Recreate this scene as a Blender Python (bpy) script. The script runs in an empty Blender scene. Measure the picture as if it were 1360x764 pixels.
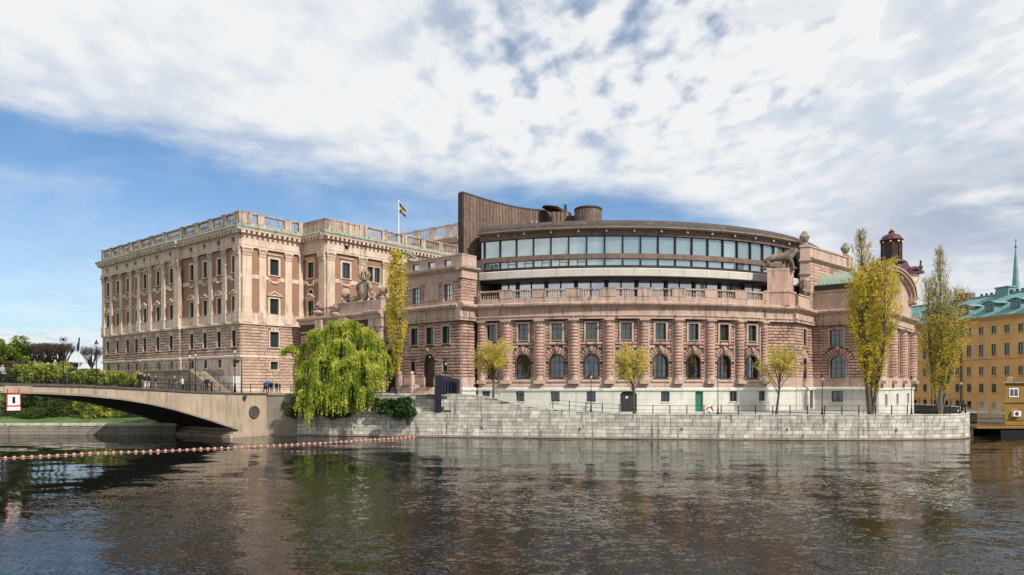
import bpy, bmesh, math, random
import numpy as np
from mathutils import Vector, Matrix
rnd = random.Random(7)
nrg = np.random.default_rng(11)
SC = bpy.context.scene
COL = SC.collection
FPX, CXP, HZP, HC = 950.0, 680.0, 510.0, 7.0   # camera constants: the lens, and an eye 7 m above the water
def X_at(px, Y): return (px-CXP)/FPX*Y
def Z_at(py, Y): return HC+(HZP-py)/FPX*Y
def V(*a): return Vector(a)

# ------------------------------------------------------------------ materials
def lin(c):
    return tuple(((x/12.92) if x <= .04045 else ((x+.055)/1.055)**2.4) for x in c)
class NT:
    def __init__(s, m): s.t = m.node_tree; s.t.nodes.clear()
    def n(s, typ, **kw):
        nd = s.t.nodes.new(typ)
        for k, v in kw.items():
            if k.startswith('i_'): nd.inputs[k[2:].replace('_', ' ')].default_value = v
            else: setattr(nd, k, v)
        return nd
    def l(s, a, b): s.t.links.new(a, b)
    def math(s, op, a, b=None, c=None):
        nd = s.t.nodes.new('ShaderNodeMath'); nd.operation = op
        for i, x in enumerate((a, b, c)):
            if x is None: continue
            if isinstance(x, (int, float)): nd.inputs[i].default_value = x
            else: s.l(x, nd.inputs[i])
        return nd.outputs[0]
    def mix(s, f, a, b, mode='MIX'):
        nd = s.t.nodes.new('ShaderNodeMix'); nd.data_type = 'RGBA'; nd.blend_type = mode
        for i, x in ((0, f), (6, a), (7, b)):
            if isinstance(x, (int, float)): nd.inputs[i].default_value = x
            elif isinstance(x, tuple): nd.inputs[i].default_value = (x+(1,))[:4]
            else: s.l(x, nd.inputs[i])
        return nd.outputs[2]
    def noise(s, vec, scale, detail=4, rough=.55, w=None):
        nd = s.t.nodes.new('ShaderNodeTexNoise'); nd.inputs['Scale'].default_value = scale
        nd.inputs['Detail'].default_value = detail; nd.inputs['Roughness'].default_value = rough
        if vec is not None: s.l(vec, nd.inputs['Vector'])
        return nd.outputs[0]
    def mapping(s, vec, sc=(1, 1, 1), loc=(0, 0, 0), rot=(0, 0, 0)):
        nd = s.t.nodes.new('ShaderNodeMapping'); nd.inputs['Scale'].default_value = sc
        nd.inputs['Location'].default_value = loc; nd.inputs['Rotation'].default_value = rot
        s.l(vec, nd.inputs['Vector']); return nd.outputs[0]
    def ramp(s, v, a, b, lo=0., hi=1.):
        nd = s.t.nodes.new('ShaderNodeMapRange'); nd.interpolation_type = 'SMOOTHSTEP'
        nd.inputs[1].default_value = a; nd.inputs[2].default_value = b
        nd.inputs[3].default_value = lo; nd.inputs[4].default_value = hi
        s.l(v, nd.inputs[0]); return nd.outputs[0]
def mat(name, col, rough=.85, var=.12, scale=.8, bump=.25, bscale=9., island=0., streak=0., courses=0., metal=0., fine=.1, spec=.35, stain=None, thr=.52, sscale=1.1):
    m = bpy.data.materials.new(name); m.use_nodes = True; t = NT(m)
    out = t.n('ShaderNodeOutputMaterial'); p = t.n('ShaderNodeBsdfPrincipled'); t.l(p.outputs[0], out.inputs[0])
    tc = t.n('ShaderNodeTexCoord').outputs['Object']
    a = tuple(min(1, c*(1-var)) for c in col); b = tuple(min(1, c*(1+var)) for c in col)
    n1 = t.noise(tc, scale, 5, .6)
    c = t.mix(t.ramp(n1, .3, .7), a, b)
    if fine:
        n2 = t.noise(tc, bscale*1.3, 3, .7)
        c = t.mix(1., c, t.mix(t.ramp(n2, .25, .75), (1-fine,)*3, (1+fine,)*3), 'MULTIPLY')
    if island:
        g = t.n('ShaderNodeNewGeometry').outputs['Random Per Island']
        k = t.mix(g, (1-island,)*3, (1+island*.8, 1+island*.75, 1+island*.7)); c = t.mix(1., c, k, 'MULTIPLY')
    if streak:
        sv = t.mapping(tc, (1.3, 1.3, .13)); n3 = t.noise(sv, sscale, 6, .7)
        c = t.mix(t.math('MULTIPLY', t.ramp(n3, thr, thr+.18), streak), c, stain or (.05, .045, .04))
    h = t.noise(tc, bscale, 4, .6)
    if courses:
        sx = t.n('ShaderNodeSeparateXYZ'); t.l(tc, sx.inputs[0])
        fr = t.math('FRACT', t.math('DIVIDE', sx.outputs[2], courses))
        ln = t.math('LESS_THAN', fr, .035)
        c = t.mix(t.math('MULTIPLY', ln, .35), c, tuple(x*.3 for x in col))
    t.l(c, p.inputs['Base Color'])
    if bump:
        bn = t.n('ShaderNodeBump', i_Strength=bump, i_Distance=.05); t.l(h, bn.inputs['Height']); t.l(bn.outputs[0], p.inputs['Normal'])
    p.inputs['Roughness'].default_value = rough; p.inputs['Metallic'].default_value = metal
    p.inputs['Specular IOR Level'].default_value = spec
    return m
def leafmat(name, c1, c2, c3=None, trans=.35, scale=.5):
    m = bpy.data.materials.new(name); m.use_nodes = True; t = NT(m)
    out = t.n('ShaderNodeOutputMaterial'); g = t.n('ShaderNodeNewGeometry').outputs['Random Per Island']
    tc = t.n('ShaderNodeTexCoord').outputs['Object']
    c = t.mix(g, c1, c2)
    n = t.ramp(t.noise(tc, scale, 2, .5), .4, .62)
    c = t.mix(n, c, c3 or tuple(x*.7 for x in c1))
    d = t.n('ShaderNodeBsdfPrincipled'); d.inputs['Roughness'].default_value = .6; d.inputs['Specular IOR Level'].default_value = .25
    tr = t.n('ShaderNodeBsdfTranslucent'); mx = t.n('ShaderNodeMixShader'); mx.inputs[0].default_value = trans
    t.l(c, d.inputs['Base Color']); t.l(c, tr.inputs[0]); t.l(d.outputs[0], mx.inputs[1]); t.l(tr.outputs[0], mx.inputs[2]); t.l(mx.outputs[0], out.inputs[0])
    return m
def glassmat(name, tint, base, refl=.12, rough=.03, clear=.0):
    """reflecting pane; clear = share of light let through to what stands behind"""
    m = bpy.data.materials.new(name); m.use_nodes = True; t = NT(m)
    out = t.n('ShaderNodeOutputMaterial')
    gl = t.n('ShaderNodeBsdfGlossy'); gl.inputs['Roughness'].default_value = rough; gl.inputs[0].default_value = (1, 1, 1, 1)
    fr = t.n('ShaderNodeFresnel'); fr.inputs[0].default_value = 1.5
    tc = t.n('ShaderNodeTexCoord').outputs['Object']
    bn = t.n('ShaderNodeBump', i_Strength=.12, i_Distance=.02); t.l(t.noise(tc, 1.2, 2), bn.inputs['Height']); t.l(bn.outputs[0], gl.inputs['Normal'])
    df = t.n('ShaderNodeBsdfDiffuse'); g = t.n('ShaderNodeNewGeometry').outputs['Random Per Island']
    t.l(t.mix(g, base, tuple(x*2.2+.004 for x in base)), df.inputs[0])
    inner = df.outputs[0]
    if clear:
        tp = t.n('ShaderNodeBsdfTransparent'); tp.inputs[0].default_value = tuple(tint)+(1,)
        m1 = t.n('ShaderNodeMixShader'); m1.inputs[0].default_value = clear
        t.l(df.outputs[0], m1.inputs[1]); t.l(tp.outputs[0], m1.inputs[2]); inner = m1.outputs[0]
    mx = t.n('ShaderNodeMixShader'); t.l(t.math('MINIMUM', t.math('ADD', fr.outputs[0], refl), .9), mx.inputs[0])
    t.l(inner, mx.inputs[1]); t.l(gl.outputs[0], mx.inputs[2]); t.l(mx.outputs[0], out.inputs[0])
    return m
M = {}
M['rustic'] = mat('pink_rusticated_sandstone', (.42, .28, .225), .9, .2, .3, .7, 7, island=.26, streak=.5, fine=.22, thr=.5)
M['rustic2'] = mat('pink_rusticated_sandstone_old', (.46, .335, .265), .9, .14, .5, .6, 7, island=.15, streak=.3, fine=.2)
M['pink'] = mat('smooth_pink_sandstone', (.46, .34, .275), .85, .14, .6, .3, 10, streak=.6, fine=.12, stain=(.10, .075, .065))
M['sooty'] = mat('sooty_balustrade_stone', (.50, .39, .31), .9, .2, .8, .4, 10, streak=.85, fine=.2, stain=(.10, .075, .06), thr=.46, sscale=1.6)
M['pinkstain'] = mat('rain_streaked_pink_sandstone', (.46, .335, .27), .88, .16, .6, .3, 10, streak=.9, fine=.14, stain=(.085, .062, .055), thr=.5, sscale=1.5)
M['algae'] = mat('dark_waterline_algae', (.05, .05, .03), .6, .4, 1.5, .4, 8)
M['pinkmid'] = mat('sandstone_joint_stone', (.17, .12, .095), .9, .12, .6, .3, 8)
M['pinkdark'] = mat('sandstone_joint_shadow_stone', (.085, .052, .042), .9, .12, .6, .3, 8)
M['cream'] = mat('cream_ashlar', (.62, .485, .385), .85, .12, .5, .2, 9, streak=.5, thr=.5, courses=.9, fine=.08)
M['creamflat'] = mat('cream_carved_stone', (.62, .49, .39), .85, .16, .8, .3, 10, streak=.6, fine=.12, stain=(.16, .12, .09))
M['stucco'] = mat('brown_stucco', (.30, .175, .115), .9, .08, .5, .15, 14, fine=.06)
M['plinth'] = mat('pale_granite_plinth', (.56, .555, .50), .8, .12, .4, .15, 12, streak=.5, courses=.9, fine=.07, stain=(.2, .18, .15))
M['granite'] = mat('granite_blocks', (.55, .525, .455), .88, .2, .7, .6, 8, island=.26, streak=.85, fine=.2, stain=(.085, .08, .065), thr=.5, sscale=1.7)
M['granitedk'] = mat('grey_mortar_joint', (.09, .085, .075), .9, .2, 1, .4, 8)
M['terr'] = mat('brown_grey_terrace_stone', (.30, .235, .175), .88, .16, .5, .3, 10, island=.2, streak=.5, fine=.1)
M['conc'] = mat('tan_bridge_concrete', (.40, .315, .235), .88, .16, .3, .3, 10, streak=.65, fine=.12, stain=(.12, .095, .07), thr=.5, sscale=1.5)
M['concg'] = mat('grey_concrete', (.27, .24, .19), .88, .16, .5, .3, 10, streak=.5, fine=.1)
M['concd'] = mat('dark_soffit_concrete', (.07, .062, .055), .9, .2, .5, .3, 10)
M['band'] = mat('pale_stone_band', (.54, .51, .46), .8, .06, .6, .1, 12, streak=.2, fine=.05, stain=(.25, .22, .2))
M['copper'] = mat('green_patina_copper', (.19, .31, .26), .6, .3, 1.2, .2, 6, streak=.8, fine=.2, stain=(.07, .09, .075))
M['copperroof'] = mat('teal_patina_roof', (.165, .31, .305), .6, .14, .5, .2, 6, streak=.35, fine=.1, stain=(.10, .2, .2))
M['copper_pale'] = mat('pale_patina_roof', (.27, .345, .275), .6, .12, .8, .2, 6, streak=.3, stain=(.2, .3, .25))
M['brown'] = mat('brown_oxidised_copper', (.17, .115, .09), .6, .22, 1.2, .25, 6, island=.16, streak=.45, metal=.1, stain=(.3, .24, .2))
M['browndk'] = mat('dark_bronze_frame', (.045, .036, .032), .45, .2, 1, .1, 10, metal=.4)
M['roof'] = mat('dark_brown_roof_sheet', (.065, .052, .048), .8, .25, 1.5, .3, 5, streak=.4, stain=(.28, .24, .2))
M['iron'] = mat('black_iron', (.015, .016, .017), .5, .2, 2, .1, 20, metal=.3)
M['darkbox'] = mat('dark_blue_grey_steel', (.016, .020, .032), .5, .2, 1, .1, 8)
M['tealframe'] = mat('dark_green_window_frame', (.03, .07, .06), .5, .15, 2, 0, 5)
M['white'] = mat('white_paint', (.8, .8, .78), .5, .05, 2, .05, 8)
M['curtain'] = mat('white_curtain', (.68, .7, .68), .9, .12, 3, .2, 6)
M['blind'] = mat('teal_blind', (.72, .90, .88), .8, .08, .5, .0, 3, island=.12)
M['blindw'] = mat('white_low_screen', (.86, .9, .86), .7, .06, .5, 0, 3)
M['dark'] = mat('dark_interior', (.018, .018, .017), .9, .3, 1, 0, 3)  # near-black tone stands in for unlit rooms behind the glass
M['glass'] = glassmat('dark_window_glass', (1, 1, 1), (.010, .017, .018), .08)
M['glassc'] = glassmat('clear_window_glass', (.8, .9, .88), (.01, .015, .015), .05, clear=.85)
M['glassm'] = glassmat('teal_office_glass', (.92, 1.0, 1.0), (.4, .55, .55), .22, clear=.8)
M['glasslow'] = glassmat('restaurant_glass', (.7, .85, .9), (.10, .17, .19), .42, clear=.0)
M['door'] = mat('dark_brown_door', (.05, .022, .018), .5, .2, 2, .1, 8)
M['doorgreen'] = mat('green_door', (.03, .16, .12), .5, .12, 2, .1, 8)
M['doordark'] = mat('dark_grey_gate', (.03, .035, .04), .5, .2, 2, .1, 8)
M['ochre'] = mat('ochre_plaster', (.66, .38, .14), .9, .10, .35, .15, 12, streak=.16, fine=.06, stain=(.3, .17, .06))
M['bronze'] = mat('weathered_lion_stone', (.19, .145, .105), .85, .3, 1.5, .6, 5, streak=.4)
M['urn'] = mat('lichened_stone', (.30, .275, .21), .9, .3, 1.5, .6, 6, streak=.3)
M['sculpt'] = mat('carved_brown_sandstone', (.34, .255, .2), .9, .22, 1.2, .5, 6, streak=.4)
M['church'] = mat('dark_red_copper', (.085, .034, .042), .6, .25, .3, .3, 3, streak=.3)
M['churchw'] = mat('church_plaster', (.66, .60, .50), .9, .08, .1, .1, 4)
M['gold'] = mat('gilding', (.75, .5, .12), .35, .1, 1, 0, 4, metal=.8)
M['spire'] = mat('green_spire_copper', (.17, .33, .30), .6, .2, .2, .1, 2)
M['bark'] = mat('bark', (.10, .082, .062), .95, .3, 2, .8, 12)
M['barkdk'] = mat('dark_twigs', (.07, .048, .042), .95, .25, 2, .3, 12)
M['barkpale'] = mat('grey_poplar_twigs', (.13, .115, .10), .95, .25, 2, .3, 12)
M['lawn'] = mat('grass', (.075, .13, .03), .95, .35, .35, .9, 4, fine=.3)
M['paving'] = mat('stone_paving', (.36, .35, .32), .9, .12, .4, .3, 6)
M['earth'] = mat('earth', (.12, .10, .07), .95, .2, .5, .4, 5)
M['buoy'] = mat('faded_red_float', (.52, .24, .20), .6, .12, 3, .1, 6, island=0)
M['red'] = mat('red_paint', (.62, .05, .05), .5, .1, 2, 0, 5)
M['kiosk'] = mat('mustard_painted_wall', (.25, .15, .035), .7, .12, .8, .1, 6, streak=.2)
M['rope'] = mat('pale_rope', (.4, .36, .3), .9, .1, 2, 0, 5)
M['lamp'] = mat('opal_lamp_glass', (.78, .78, .74), .3, .03, 2, 0, 5)
M['willow'] = leafmat('willow_leaf', (.36, .42, .05), (.74, .74, .14), (.22, .31, .03), .44, .5)
M['poplar'] = leafmat('yellow_poplar_leaf', (.66, .53, .05), (.92, .74, .11), (.56, .50, .06), .5, .5)
M['poplar2'] = leafmat('olive_poplar_leaf', (.58, .48, .06), (.86, .70, .12), (.50, .44, .08), .5, .5)
M['small'] = leafmat('yellow_green_leaf', (.60, .50, .09), (.88, .72, .20), (.52, .46, .10), .5, .6)
M['bush'] = leafmat('light_green_bush_leaf', (.26, .32, .05), (.60, .56, .13), (.13, .18, .035), .4, .9)
M['ivy'] = leafmat('dark_ivy_leaf', (.025, .06, .015), (.07, .15, .03), (.02, .045, .012), .25, .8)
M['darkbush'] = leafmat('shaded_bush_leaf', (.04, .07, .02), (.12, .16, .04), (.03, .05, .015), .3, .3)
M['tree'] = leafmat('green_tree_leaf', (.16, .24, .03), (.36, .42, .08), (.10, .16, .03), .4, .4)
M['hedge'] = leafmat('brown_hedge_twigs', (.08, .055, .045), (.16, .10, .075), (.06, .045, .04), .1, .4)

# ------------------------------------------------------------------ objects
OFF = {}
def tag(o, label=None, cat=None, group=None, kind=None):
    if label: o['label'] = label
    if cat: o['category'] = cat
    if group: o['group'] = group
    if kind: o['kind'] = kind
    return o
def thing(name, label, cat, loc=(0, 0, 0), group=None):
    o = bpy.data.objects.new(name, None); COL.objects.link(o); o.location = loc
    o.empty_display_size = .5
    OFF[o.name] = Vector(loc); return tag(o, label, cat, group)
def link_mesh(name, me, parent=None):
    o = bpy.data.objects.new(name, me); COL.objects.link(o)
    if parent is not None:
        o.parent = parent; OFF[o.name] = OFF.get(parent.name, Vector((0, 0, 0)))
    else: OFF[o.name] = Vector((0, 0, 0))
    return o
class MB:
    def __init__(s): s.v = []; s.f = []; s.m = []
    def add(s, vs, fs, m=0):
        b = len(s.v); s.v.extend([tuple(x) for x in vs]); s.f.extend([tuple(i+b for i in f) for f in fs]); s.m.extend([m]*len(fs))
    def box(s, x0, x1, y0, y1, z0, z1, m=0):
        s.hexa([(x0, y0, z0), (x1, y0, z0), (x1, y1, z0), (x0, y1, z0)], [(x0, y0, z1), (x1, y0, z1), (x1, y1, z1), (x0, y1, z1)], m)
    def hexa(s, lo, hi, m=0):
        n = len(lo); s.add(list(lo)+list(hi), [tuple(range(n))[::-1], tuple(range(n, 2*n))]+[(i, (i+1) % n, n+(i+1) % n, n+i) for i in range(n)], m)
    def pbox(s, P, s0, s1, d0, d1, z0, z1, m=0):
        n = P.seg(s1-s0)
        for i in range(n):
            a = s0+(s1-s0)*i/n; b = s0+(s1-s0)*(i+1)/n
            c = [P.p(a, d1), P.p(b, d1), P.p(b, d0), P.p(a, d0)]
            lo = [(x, y, z0) for x, y in c]; hi = [(x, y, z1) for x, y in c]
            fs = [(3, 2, 1, 0), (4, 5, 6, 7), (0, 1, 5, 4), (2, 3, 7, 6)]
            if i == 0: fs.append((3, 0, 4, 7))
            if i == n-1: fs.append((1, 2, 6, 5))
            s.add(lo+hi, fs, m)
    def prof(s, P, s0, s1, pts, m=0, cap=True):
        """closed outline pts [(d, z)] swept along a path"""
        n = P.seg(s1-s0); k = len(pts); vs = []; fs = []
        for i in range(n+1):
            a = s0+(s1-s0)*i/n
            for d, z in pts: x, y = P.p(a, d); vs.append((x, y, z))
        for i in range(n):
            for j in range(k): fs.append((i*k+j, (i+1)*k+j, (i+1)*k+(j+1) % k, i*k+(j+1) % k))
        if cap: fs.append(tuple(range(k))); fs.append(tuple(n*k+j for j in range(k))[::-1])
        s.add(vs, fs, m)
    def tube(s, pts, rad, n=6, m=0, cap=True):
        pts = [Vector(p) for p in pts]; vs = []; fs = []
        if isinstance(rad, (int, float)): rad = [rad]*len(pts)
        u = None
        for i, p in enumerate(pts):
            t = (pts[min(i+1, len(pts)-1)]-pts[max(i-1, 0)])
            t = t.normalized() if t.length > 1e-9 else Vector((0, 0, 1))
            if u is None:
                u = t.cross(Vector((0, 0, 1)));
                if u.length < .05: u = t.cross(Vector((0, 1, 0)))
            else: u = u-t*u.dot(t)
            u.normalize(); w = t.cross(u)
            for j in range(n):
                a = 2*math.pi*j/n; vs.append(p+(u*math.cos(a)+w*math.sin(a))*rad[i])
        for i in range(len(pts)-1):
            for j in range(n): fs.append((i*n+j, i*n+(j+1) % n, (i+1)*n+(j+1) % n, (i+1)*n+j))
        if cap: fs.append(tuple(range(n))[::-1]); fs.append(tuple((len(pts)-1)*n+j for j in range(n)))
        s.add(vs, fs, m)
    def lathe(s, c, prof, n=10, m=0, sq=1.):
        """prof [(r, z)] turned about the vertical through c"""
        vs = []; fs = []
        for r, z in prof:
            for j in range(n):
                a = 2*math.pi*(j+.5)/n; vs.append((c[0]+r*math.cos(a), c[1]+r*math.sin(a)*sq, c[2]+z))
        for i in range(len(prof)-1):
            for j in range(n): fs.append((i*n+j, i*n+(j+1) % n, (i+1)*n+(j+1) % n, (i+1)*n+j))
        fs.append(tuple(range(n))[::-1]); fs.append(tuple((len(prof)-1)*n+j for j in range(n)))
        s.add(vs, fs, m)
    def ball(s, c, r, m=0, n=8, k=5, sz=1.):
        s.lathe(c, [(max(.02*r, r*math.sin(math.pi*i/k)), -r*sz*math.cos(math.pi*i/k)) for i in range(k+1)], n, m)
    def build(s, name, mats, parent=None, smooth=False):
        if not isinstance(mats, (list, tuple)): mats = [mats]
        me = bpy.data.meshes.new(name); v = np.array(s.v, dtype=np.float64).reshape(-1, 3)
        if parent is not None: v = v-np.array(OFF.get(parent.name, (0, 0, 0)))
        me.from_pydata(v.tolist(), [], s.f)
        for mm in mats: me.materials.append(M[mm] if isinstance(mm, str) else mm)
        if len(mats) > 1: me.polygons.foreach_set('material_index', s.m)
        if smooth: me.polygons.foreach_set('use_smooth', [True]*len(me.polygons))
        me.update()
        return link_mesh(name, me, parent)
class Line:
    def __init__(s, o, t):
        l = math.hypot(*t); s.o = o; s.t = (t[0]/l, t[1]/l); s.n = (s.t[1], -s.t[0])
    def p(s, a, d=0.): return (s.o[0]+s.t[0]*a+s.n[0]*d, s.o[1]+s.t[1]*a+s.n[1]*d)
    def seg(s, L): return 1
    def at(s, px, d=0.):
        r = (px-CXP)/FPX; ox, oy = s.p(0, d); return (r*oy-ox)/(s.t[0]-r*s.t[1])
class Arc:
    def __init__(s, cx, cy, R, a0, R0=None): s.c = (cx, cy); s.R = R; s.a0 = a0; s.R0 = R0 or R
    def p(s, a, d=0.):
        q = s.a0+a/s.R0; return (s.c[0]+(s.R+d)*math.sin(q), s.c[1]-(s.R+d)*math.cos(q))
    def seg(s, L): return max(1, int(abs(L)/1.1+.5))
    def at(s, px, d=0.):
        lo, hi = -10., 60.
        for _ in range(40):
            m = (lo+hi)/2; x, y = s.p(m, d)
            if CXP+FPX*x/y < px: lo = m
            else: hi = m
        return lo
class Poly:
    """path through points; sampled finely so corners are kept"""
    def __init__(s, pts):
        s.q = [Vector((p[0], p[1])) for p in pts]; s.L = [0.]
        for a, b in zip(s.q, s.q[1:]): s.L.append(s.L[-1]+(b-a).length)
        s.len = s.L[-1]
    def p(s, a, d=0.):
        i = 0
        while i < len(s.q)-2 and a > s.L[i+1]: i += 1
        t = (s.q[i+1]-s.q[i]).normalized(); w = s.q[i]+t*(a-s.L[i])
        def nn(k):
            k = min(max(k, 0), len(s.q)-2); u = (s.q[k+1]-s.q[k]).normalized(); return Vector((u.y, -u.x))
        f = (a-s.L[i])/(s.L[i+1]-s.L[i]); n = nn(i)
        n = (n*(1-abs(f-.5))+(nn(i-1)*(.5-f) if f < .5 else nn(i+1)*(f-.5)))
        n.normalize()
        return (w.x+n.x*d, w.y+n.y*d)
    def seg(s, L): return max(1, int(L/1.2+.5))
    def at(s, px, d=0.):
        lo, hi = 0., s.len
        for _ in range(40):
            m = (lo+hi)/2; x, y = s.p(m, d)
            if CXP+FPX*x/y < px: lo = m
            else: hi = m
        return lo

# ------------------------------------------------------------------ building helpers
def core(mb, P, s0, s1, z0, z1, ops=(), d0=-.5, d1=0., m=0):
    """wall slab with real rectangular openings (sa, sb, za, zb)"""
    zs = sorted({z0, z1}|{z for o in ops for z in o[2:4] if z0 < z < z1})
    for a, b in zip(zs, zs[1:]):
        mid = (a+b)/2; x = s0
        for o in sorted(o for o in ops if o[2] < mid < o[3] and o[1] > s0 and o[0] < s1):
            if o[0] > x+1e-4: mb.pbox(P, x, o[0], d0, d1, a, b, m)
            x = max(x, o[1])
        if x < s1-1e-4: mb.pbox(P, x, s1, d0, d1, a, b, m)
def pillow(mb, P, s0, s1, z0, z1, d, pr, m=0):
    j = .022; e = min(.06, (s1-s0)*.2); g = min(.15, (s1-s0)*.3, (z1-z0)*.3)
    r = [(s0+j, z0+j, d), (s1-j, z0+j, d), (s1-j, z1-j, d), (s0+j, z1-j, d)]
    r2 = [(s0+e, z0+e, d+pr*.62), (s1-e, z0+e, d+pr*.62), (s1-e, z1-e, d+pr*.62), (s0+e, z1-e, d+pr*.62)]
    q = lambda: pr*rnd.uniform(.75, 1.25)
    r3 = [(s0+g*rnd.uniform(.8, 1.5), z0+g*rnd.uniform(.8, 1.3), d+q()), (s1-g*rnd.uniform(.8, 1.5), z0+g*rnd.uniform(.8, 1.3), d+q()),
          (s1-g*rnd.uniform(.8, 1.5), z1-g*rnd.uniform(.8, 1.3), d+q()), (s0+g*rnd.uniform(.8, 1.5), z1-g*rnd.uniform(.8, 1.3), d+q())]
    vs = []
    for a, z, dd in r+r2+r3: x, y = P.p(a, dd); vs.append((x, y, z))
    fs = [(8, 9, 10, 11)]
    for k in (0, 4):
        for i in range(4): fs.append((k+i, k+(i+1) % 4, k+4+(i+1) % 4, k+4+i))
    mb.add(vs, fs, m)
def rustic(mb, P, s0, s1, z0, z1, ch=.42, bl=1.15, ops=(), pr=.11, d=0., m=0, excl=None):
    n = max(1, round((z1-z0)/ch)); ch = (z1-z0)/n
    for i in range(n):
        a = z0+i*ch; b = a+ch; cuts = []
        for o in ops:
            if o[2] < b-.05 and o[3] > a+.05: cuts.append((o[0], o[1]))
        if excl:
            for c in excl:     # (sc, zc, r): fan of arch stones
                h = max(0, min(abs(a-c[1]), abs(b-c[1]))) if not (a < c[1] < b) else 0
                if b > c[1]-.01 and h < c[2]: w = math.sqrt(c[2]**2-h*h); cuts.append((c[0]-w, c[0]+w))
        cuts.sort(); spans = []; x = s0
        for u, w in cuts:
            if u > x+.08: spans.append((x, u))
            x = max(x, w)
        if x < s1-.08: spans.append((x, s1))
        for u, w in spans:
            L = w-u; k = max(1, round(L/bl)); js = [u]
            off = (i % 2)*.5
            if k > 1:
                js += [u+L*(t+off*.6-.1+rnd.uniform(-.12, .12))/k for t in range(1, k) if .15 < (t+off*.6-.1)/k < .93]
            js.append(w)
            for p, q in zip(js, js[1:]):
                if q-p > .06: pillow(mb, P, p, q, a, b, d, pr, m)
def flatblocks(mb, P, s0, s1, ztop, z0, ch, bl, d=0., pr=.02, m=0):
    """coursed ashlar blocks; ztop may be a function of s"""
    zt = ztop if callable(ztop) else (lambda a: ztop)
    i = 0; z = z0
    zm = max(zt(s0+(s1-s0)*k/40) for k in range(41))
    while z < zm-.05:
        h = ch*(1+.12*math.sin(i*2.3)); x = s0-(i % 2)*bl*.5-rnd.random()*.3
        while x < s1:
            L = bl*rnd.uniform(.7, 1.35); a = max(x, s0); b = min(x+L, s1); x += L
            if b-a < .1: continue
            top = min(z+h, min(zt(a), zt(b)))
            if top-z < .08: continue
            j = .016; pp = pr*rnd.uniform(.5, 1.6); vs = []
            for (s_, z_, d_) in [(a+j, z+j, d), (b-j, z+j, d), (b-j, top-j, d), (a+j, top-j, d), (a+.03, z+.03, d+pp), (b-.03, z+.03, d+pp), (b-.03, top-.03, d+pp), (a+.03, top-.03, d+pp)]:
                X, Y = P.p(s_, d_); vs.append((X, Y, z_))
            mb.add(vs, [(4, 5, 6, 7)]+[(k, (k+1) % 4, 4+(k+1) % 4, 4+k) for k in range(4)], m)
        z += h; i += 1
def archfill(mb, P, sc, zc, r, ztop, d0, d1, m=0, n=12, rx=None):
    """stone between an arch curve and the rectangle that holds it, with the soffit"""
    rx = rx or r; vs = []; fs = []
    for i in range(n+1):
        a = math.pi*(1-i/n); s_ = sc+rx*math.cos(a); z_ = zc+r*math.sin(a)
        for d in (d1, d0):
            x, y = P.p(s_, d); vs.append((x, y, z_)); vs.append((x, y, ztop))
    for i in range(n):
        b = i*4; c = b+4
        fs += [(b, c, c+1, b+1), (b+2, b+3, c+3, c+2), (b, b+2, c+2, c)]
    mb.add(vs, fs, m)
def archring(mb, P, sc, zc, r0, r1, d0, d1, m=0, n=14, a0=0., a1=math.pi, k=1., ky=1.):
    for i in range(n):
        vs = []
        for a in (a0+(a1-a0)*i/n, a0+(a1-a0)*(i+1)/n):
            for r in (r0, r1):
                for d in (d0, d1):
                    x, y = P.p(sc+r*k*math.cos(a), d); vs.append((x, y, zc+r*ky*math.sin(a)))
        fs = [(1, 3, 7, 5), (0, 4, 6, 2), (0, 1, 5, 4), (2, 6, 7, 3)]
        if i == 0: fs.append((0, 2, 3, 1))
        if i == n-1: fs.append((4, 5, 7, 6))
        mb.add(vs, fs, m)
def voussoirs(mb, P, sc, zc, r0, r1, d, pr, n=11, m=0):
    for i in range(n):
        a = math.pi*i/n; b = math.pi*(i+1)/n; mid = (a+b)/2; R1 = r1*rnd.uniform(.94, 1.0)
        if i == n//2: R1 = r1*1.08
        g = .02; vs = []
        for r_, e, dd in ((0, 0, d), (.06, .03, d+pr*.7), (.14, .06, d+pr*rnd.uniform(.9, 1.3))):
            for rr, aa in ((r0+r_, a+g+e), (R1-r_, a+g+e), (R1-r_, b-g-e), (r0+r_, b-g-e)):
                x, y = P.p(sc+rr*math.cos(aa), dd); vs.append((x, y, zc+rr*math.sin(aa)))
        fs = [(8, 9, 10, 11)]
        for k in (0, 4):
            for q in range(4): fs.append((k+q, k+(q+1) % 4, k+4+(q+1) % 4, k+4+q))
        mb.add(vs, fs, m)
def frame_bars(mb, P, sc, w, z0, z1, d, cols=2, rows=(.66,), t=.06, b=.09, m=0, arch=False, dark=0):
    a, c = sc-w/2, sc+w/2; zt = z1-(w/2 if arch else 0)
    mb.pbox(P, a, a+b, d-.04, d+.04, z0, zt, m); mb.pbox(P, c-b, c, d-.04, d+.04, z0, zt, m)
    mb.pbox(P, a+b, c-b, d-.038, d+.038, z0, z0+b, m)
    if arch:
        archring(mb, P, sc, zt, w/2-b, w/2, d-.04, d+.04, m, 10); mb.pbox(P, a+b, c-b, d-.036, d+.036, zt-t, zt, m)
    else: mb.pbox(P, a+b, c-b, d-.038, d+.038, z1-b, z1, m)
    for i in range(1, cols):
        x = a+(c-a)*i/cols; mb.pbox(P, x-t/2, x+t/2, d-.034, d+.034, z0+b, (z1 if arch else z1-b)-.01, m)
    for r in rows:
        z = z0+(zt-z0)*r; mb.pbox(P, a+b, c-b, d-.03, d+.03, z-t/2, z+t/2, m)
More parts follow.
